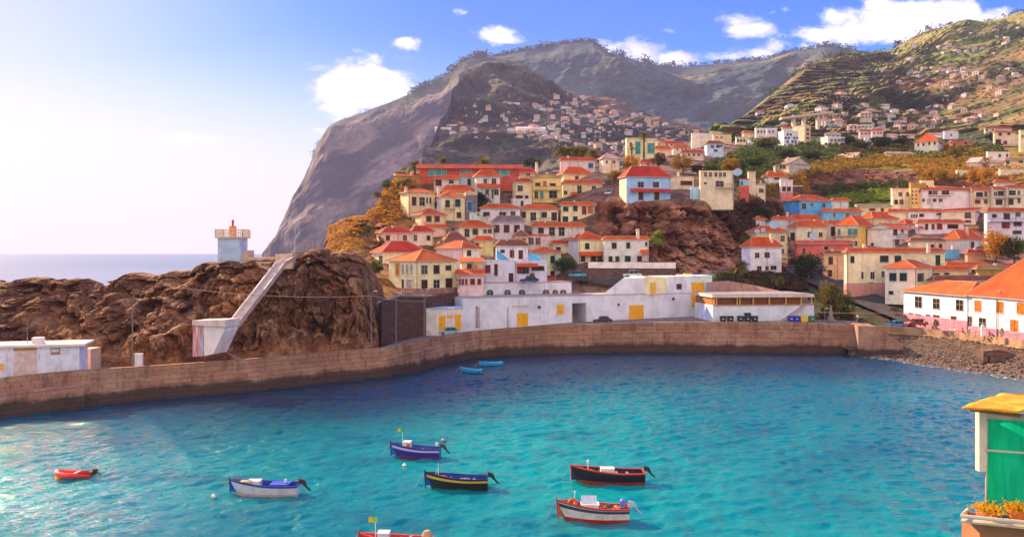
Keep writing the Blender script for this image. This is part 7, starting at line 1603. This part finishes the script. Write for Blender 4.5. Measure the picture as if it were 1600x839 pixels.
# ------------------------------------------------------------------ near booth at the lower right
Db = 14.0; k = Db/F
def bp(px, py, d=0): return at(px, py, Db+d)
BO = empty('market_booth', bp(1532, 810), 0, 'booth with green cloth walls and a bright orange-yellow roof at the lower right corner', 'booth'); BO.location = (0, 0, 0)
def cloth(t, p, o):
    P = pos(t); n = t.noise(t.vmul(P, (5, 5, .7)), 2.2, 5, .6); n2 = t.noise(P, 1.6, 4); w = t.new('ShaderNodeTexNoise'); t.put(w.inputs[0], P); w.inputs['Scale'].default_value = 240
    a = t.mix(t.smap(n, .3, .7), (.0, .50, .28), (.01, .68, .40)); a = t.mix(t.math('MULTIPLY', t.smap(n2, .55, .75), .45), a, (.0, .34, .20)); t.put(p.inputs['Base Color'], a)
    bump(t, p, t.math('ADD', t.math('MULTIPLY', n, 2), t.math('MULTIPLY', w.outputs[0], .15)), .6, .02); p.inputs['Roughness'].default_value = .8
    tr = t.new('ShaderNodeBsdfTranslucent'); t.put(tr.inputs[0], a); mx = t.new('ShaderNodeMixShader'); mx.inputs[0].default_value = .45
    t.l.new(p.outputs[0], mx.inputs[1]); t.l.new(tr.outputs[0], mx.inputs[2]); t.l.new(mx.outputs[0], o.inputs[0])
mcl = mat('green cloth', cloth)
def gridcloth(a, b, c, d, nu, nv, amp, f=3.):   # corners: bottom-left, bottom-right, top-right, top-left
    mb = MB(); P_ = [[a.lerp(b, i/nu).lerp(d.lerp(c, i/nu), j/nv) for i in range(nu+1)] for j in range(nv+1)]
    nn = (b-a).cross(d-a).normalized()
    for j in range(nv+1):
        for i in range(nu+1): q = P_[j][i]; e = min(i, nu-i, 3)/3; P_[j][i] = q+nn*(noise.noise(Vector((i/nu*f*2.2, j/nv*f*.6, 2)))*amp*e)
    vs = [p for r in P_ for p in r]; n1 = nu+1; mb.mesh(vs, [(j*n1+i, j*n1+i+1, (j+1)*n1+i+1, (j+1)*n1+i) for j in range(nv) for i in range(nu)]); return mb
A = bp(1541, 815); B_ = bp(1541, 651); Rr = Vector((.93, .36*-1, 0)).normalized()*2.2
gridcloth(A, A+Rr+Vector((0, 0, 0)), B_+Rr, B_, 40, 30, .05).build('cloth_wall', mcl, BO, True)
Lf = Vector((.66, 1, 0)).normalized()*2.0
gridcloth(A+Lf, A, B_, B_+Lf, 20, 20, .03).build('side_cloth', mcl, BO, True)
wood = plain('pale timber', (.62, .47, .34), .75, 0, .25, 6)
mb = MB(); p0, p1 = bp(1529, 736, -.02), bp(1540.5, 643, -.02); mb.box(p0.x, p1.x, p0.y-.02, p0.y+.10, p0.z, p1.z); mb.build('corner_board', plain('cream board', (.74, .64, .52), .7, 0, .15, 5), BO)
mb = MB(); p0, p1 = bp(1538.5, 815), bp(1541, 655); mb.tube([(p0.x, p0.y-.03, p0.z), (p1.x, p1.y-.03, p1.z)], .014, 6); mb.build('corner_post', wood, BO)
for y in (703, 801):
    q = bp(1540, y, -.05); mb = MB(); mb.tube([q, q+Rr*1.0], .018, 6); mb.build('rail', plain('cream rope rail', (.66, .60, .42)), BO)
q = bp(1541, 645, -.04); mb = MB(); e = q+Rr; dn = Vector((0, 0, -.09)); dp = Vector((.03, .10, 0)); mb.mesh([q, e, e+dn, q+dn, q+dp, e+dp, e+dn+dp, q+dn+dp], [(0,3,2,1),(4,5,6,7),(0,1,5,4),(3,7,6,2),(0,4,7,3),(1,2,6,5)]); mb.build('top_beam', wood, BO)
def thatch(t, p, o):
    P = pos(t); n = t.noise(P, 14, 6, .7); n2 = t.noise(P, 3, 4); a = t.mix(t.smap(n, .35, .65), (.80, .36, .02), (.66, .24, .015)); a = t.mix(t.smap(n2, .5, .7), a, (.85, .46, .04)); t.put(p.inputs['Base Color'], a); bump(t, p, n, .8, .02)
mth = mat('orange roof sheet', thatch)
nu, nv = 44, 16; C0 = bp(1503, 635, -.25); top = bp(1566, 614, .9); P_ = []
for j in range(nv+1):
    ln = []
    for i in range(nu+1):
        a = C0+Rr*1.25*(i/nu)*1.1; b = top+Rr*1.2*(i/nu); q = a.lerp(b, j/nv); q.z += noise.noise(q*3.2)*.035+(noise.noise(Vector((i*.35, 7, 0)))*.035-.012*abs(math.sin(i*.5)))*(1 if j < 2 else .3); ln.append(q)
    P_.append(ln)
mb = MB(); n1 = nu+1; vs = [p for r in P_ for p in r]; N_ = len(vs); vs2 = [p+Vector((0, 0, -.035)) for p in vs]; fs = [(j*n1+i, j*n1+i+1, (j+1)*n1+i+1, (j+1)*n1+i) for j in range(nv) for i in range(nu)]
mb.mesh(vs+vs2, fs+[tuple(q+N_ for q in f[::-1]) for f in fs]+[(i+1, i, i+N_, i+1+N_) for i in range(nu)]+[(j*n1, (j+1)*n1, (j+1)*n1+N_, j*n1+N_) for j in range(nv)]); mb.build('roof', mth, BO, True)
q0, q1 = C0+Vector((0, .0, -.04)), C0+Rr*1.3+Vector((0, 0, -.04)); mb = MB(); mb.tube([q0+Vector((.25, .25, -.05)), q0+Vector((.9, .0, -.1))], .03, 6); mb.build('rafter', plain('rafter', (.40, .16, .08)), BO)
# back slope of the roof and the platform that carries the booth
mb = MB(); bk = [top, top+Rr*1.2, top+Rr*1.2+Vector((.5, 1.6, -.5)), top+Vector((.3, 1.6, -.5))]; prism(mb, bk, (0, 0, -.04)); mb.build('back_roof', mth, BO)
mb = MB(); mb.box(7.62, 16, 14.1, 14.4, 13.0, CZ-(822-EY)/F*14.1); mb.build('base_wall', plaster((.50, .30, .18), .6), BO)
# balcony tray with pots
TR = empty('window_box_ledge', (0, 0, 0), 0, 'cream wooden ledge below the green booth that holds the flower pots', 'ledge')
a = bp(1501, 813, -.5); a2 = bp(1512, 806, .1); e = a+Vector((1.9, -.75, 0)); mb = MB()
prism(mb, [a, e, e+Vector((.1, .75, 0)), a2+Vector((0, .1, 0))], (0, 0, -.03)); mb.build('board', wood, TR)
mb = MB(); mb.tube([a2+Vector((0, 0, .10)), a+Vector((0, 0, .07)), e+Vector((0, 0, .07))], .03, 6); mb.build('rim', plain('cream board', (.74, .64, .52), .7, 0, .15, 5), TR)
mb = MB(); mb.box(a.x+.32, a.x+1.9, a.y+.05, a.y+.6, a.z-.6, a.z-.04); mb.build('bracket', plain('rafter', (.40, .16, .08)), TR)
def pot(P0, r, h, label, seed, spread=1.4):
    o = empty('flower_pot', P0, 0, label, 'flower pot', 'flower pots on the ledge'); mb = MB(); mb.lathe([(0, 0), (r*.72, 0), (r*.95, h*.8), (r*1.1, h*.8), (r*1.1, h), (r*.92, h), (r*.9, h*.88), (0, h*.88)], 16); mb.build('pot', plain('terracotta', (.66, .17, .04), .8, 0, .2, 8), o, False)
    random.seed(seed); mb = MB()
    for i in range(520): q = Vector((random.gauss(0, .5)*r*spread, random.gauss(0, .5)*r*spread, h+abs(random.gauss(0, .35))*r)); leafq(mb, q, r*.17, 0 if random.random() < .8 else 1)
    for i in range(26): mb.tube([(0, 0, h*.8), (random.gauss(0, .5)*r*spread, random.gauss(0, .5)*r*spread, h+r*.3)], r*.02, 3, 1)
    mb.build('leaves_flowers', [leaves_flowers('yellow flowers', (.80, .50, .02), (.75, .38, .02)), FG['olive']], o)  # mostly yellow flower heads, with some olive leaves and stems
pot(a2+Vector((.20, -.20, .0)), .125, .17, 'terracotta pot of yellow flowers at the left end of the ledge', 1); pot(a+Vector((.86, -.02, 0)), .14, .18, 'terracotta pot of yellow flowers at the right end of the ledge', 2, 1.5)
o = pot(a+Vector((.50, .10, -.03)), .12, .14, 'spreading yellow flowers in a low pot between the two terracotta pots', 3, 2.0)
mb = MB(); mb.box(7.2, 16, 13.2, 20, -1.4, 13.2); tag(mb.build('viewpoint_terrace', concrete), kind='structure')
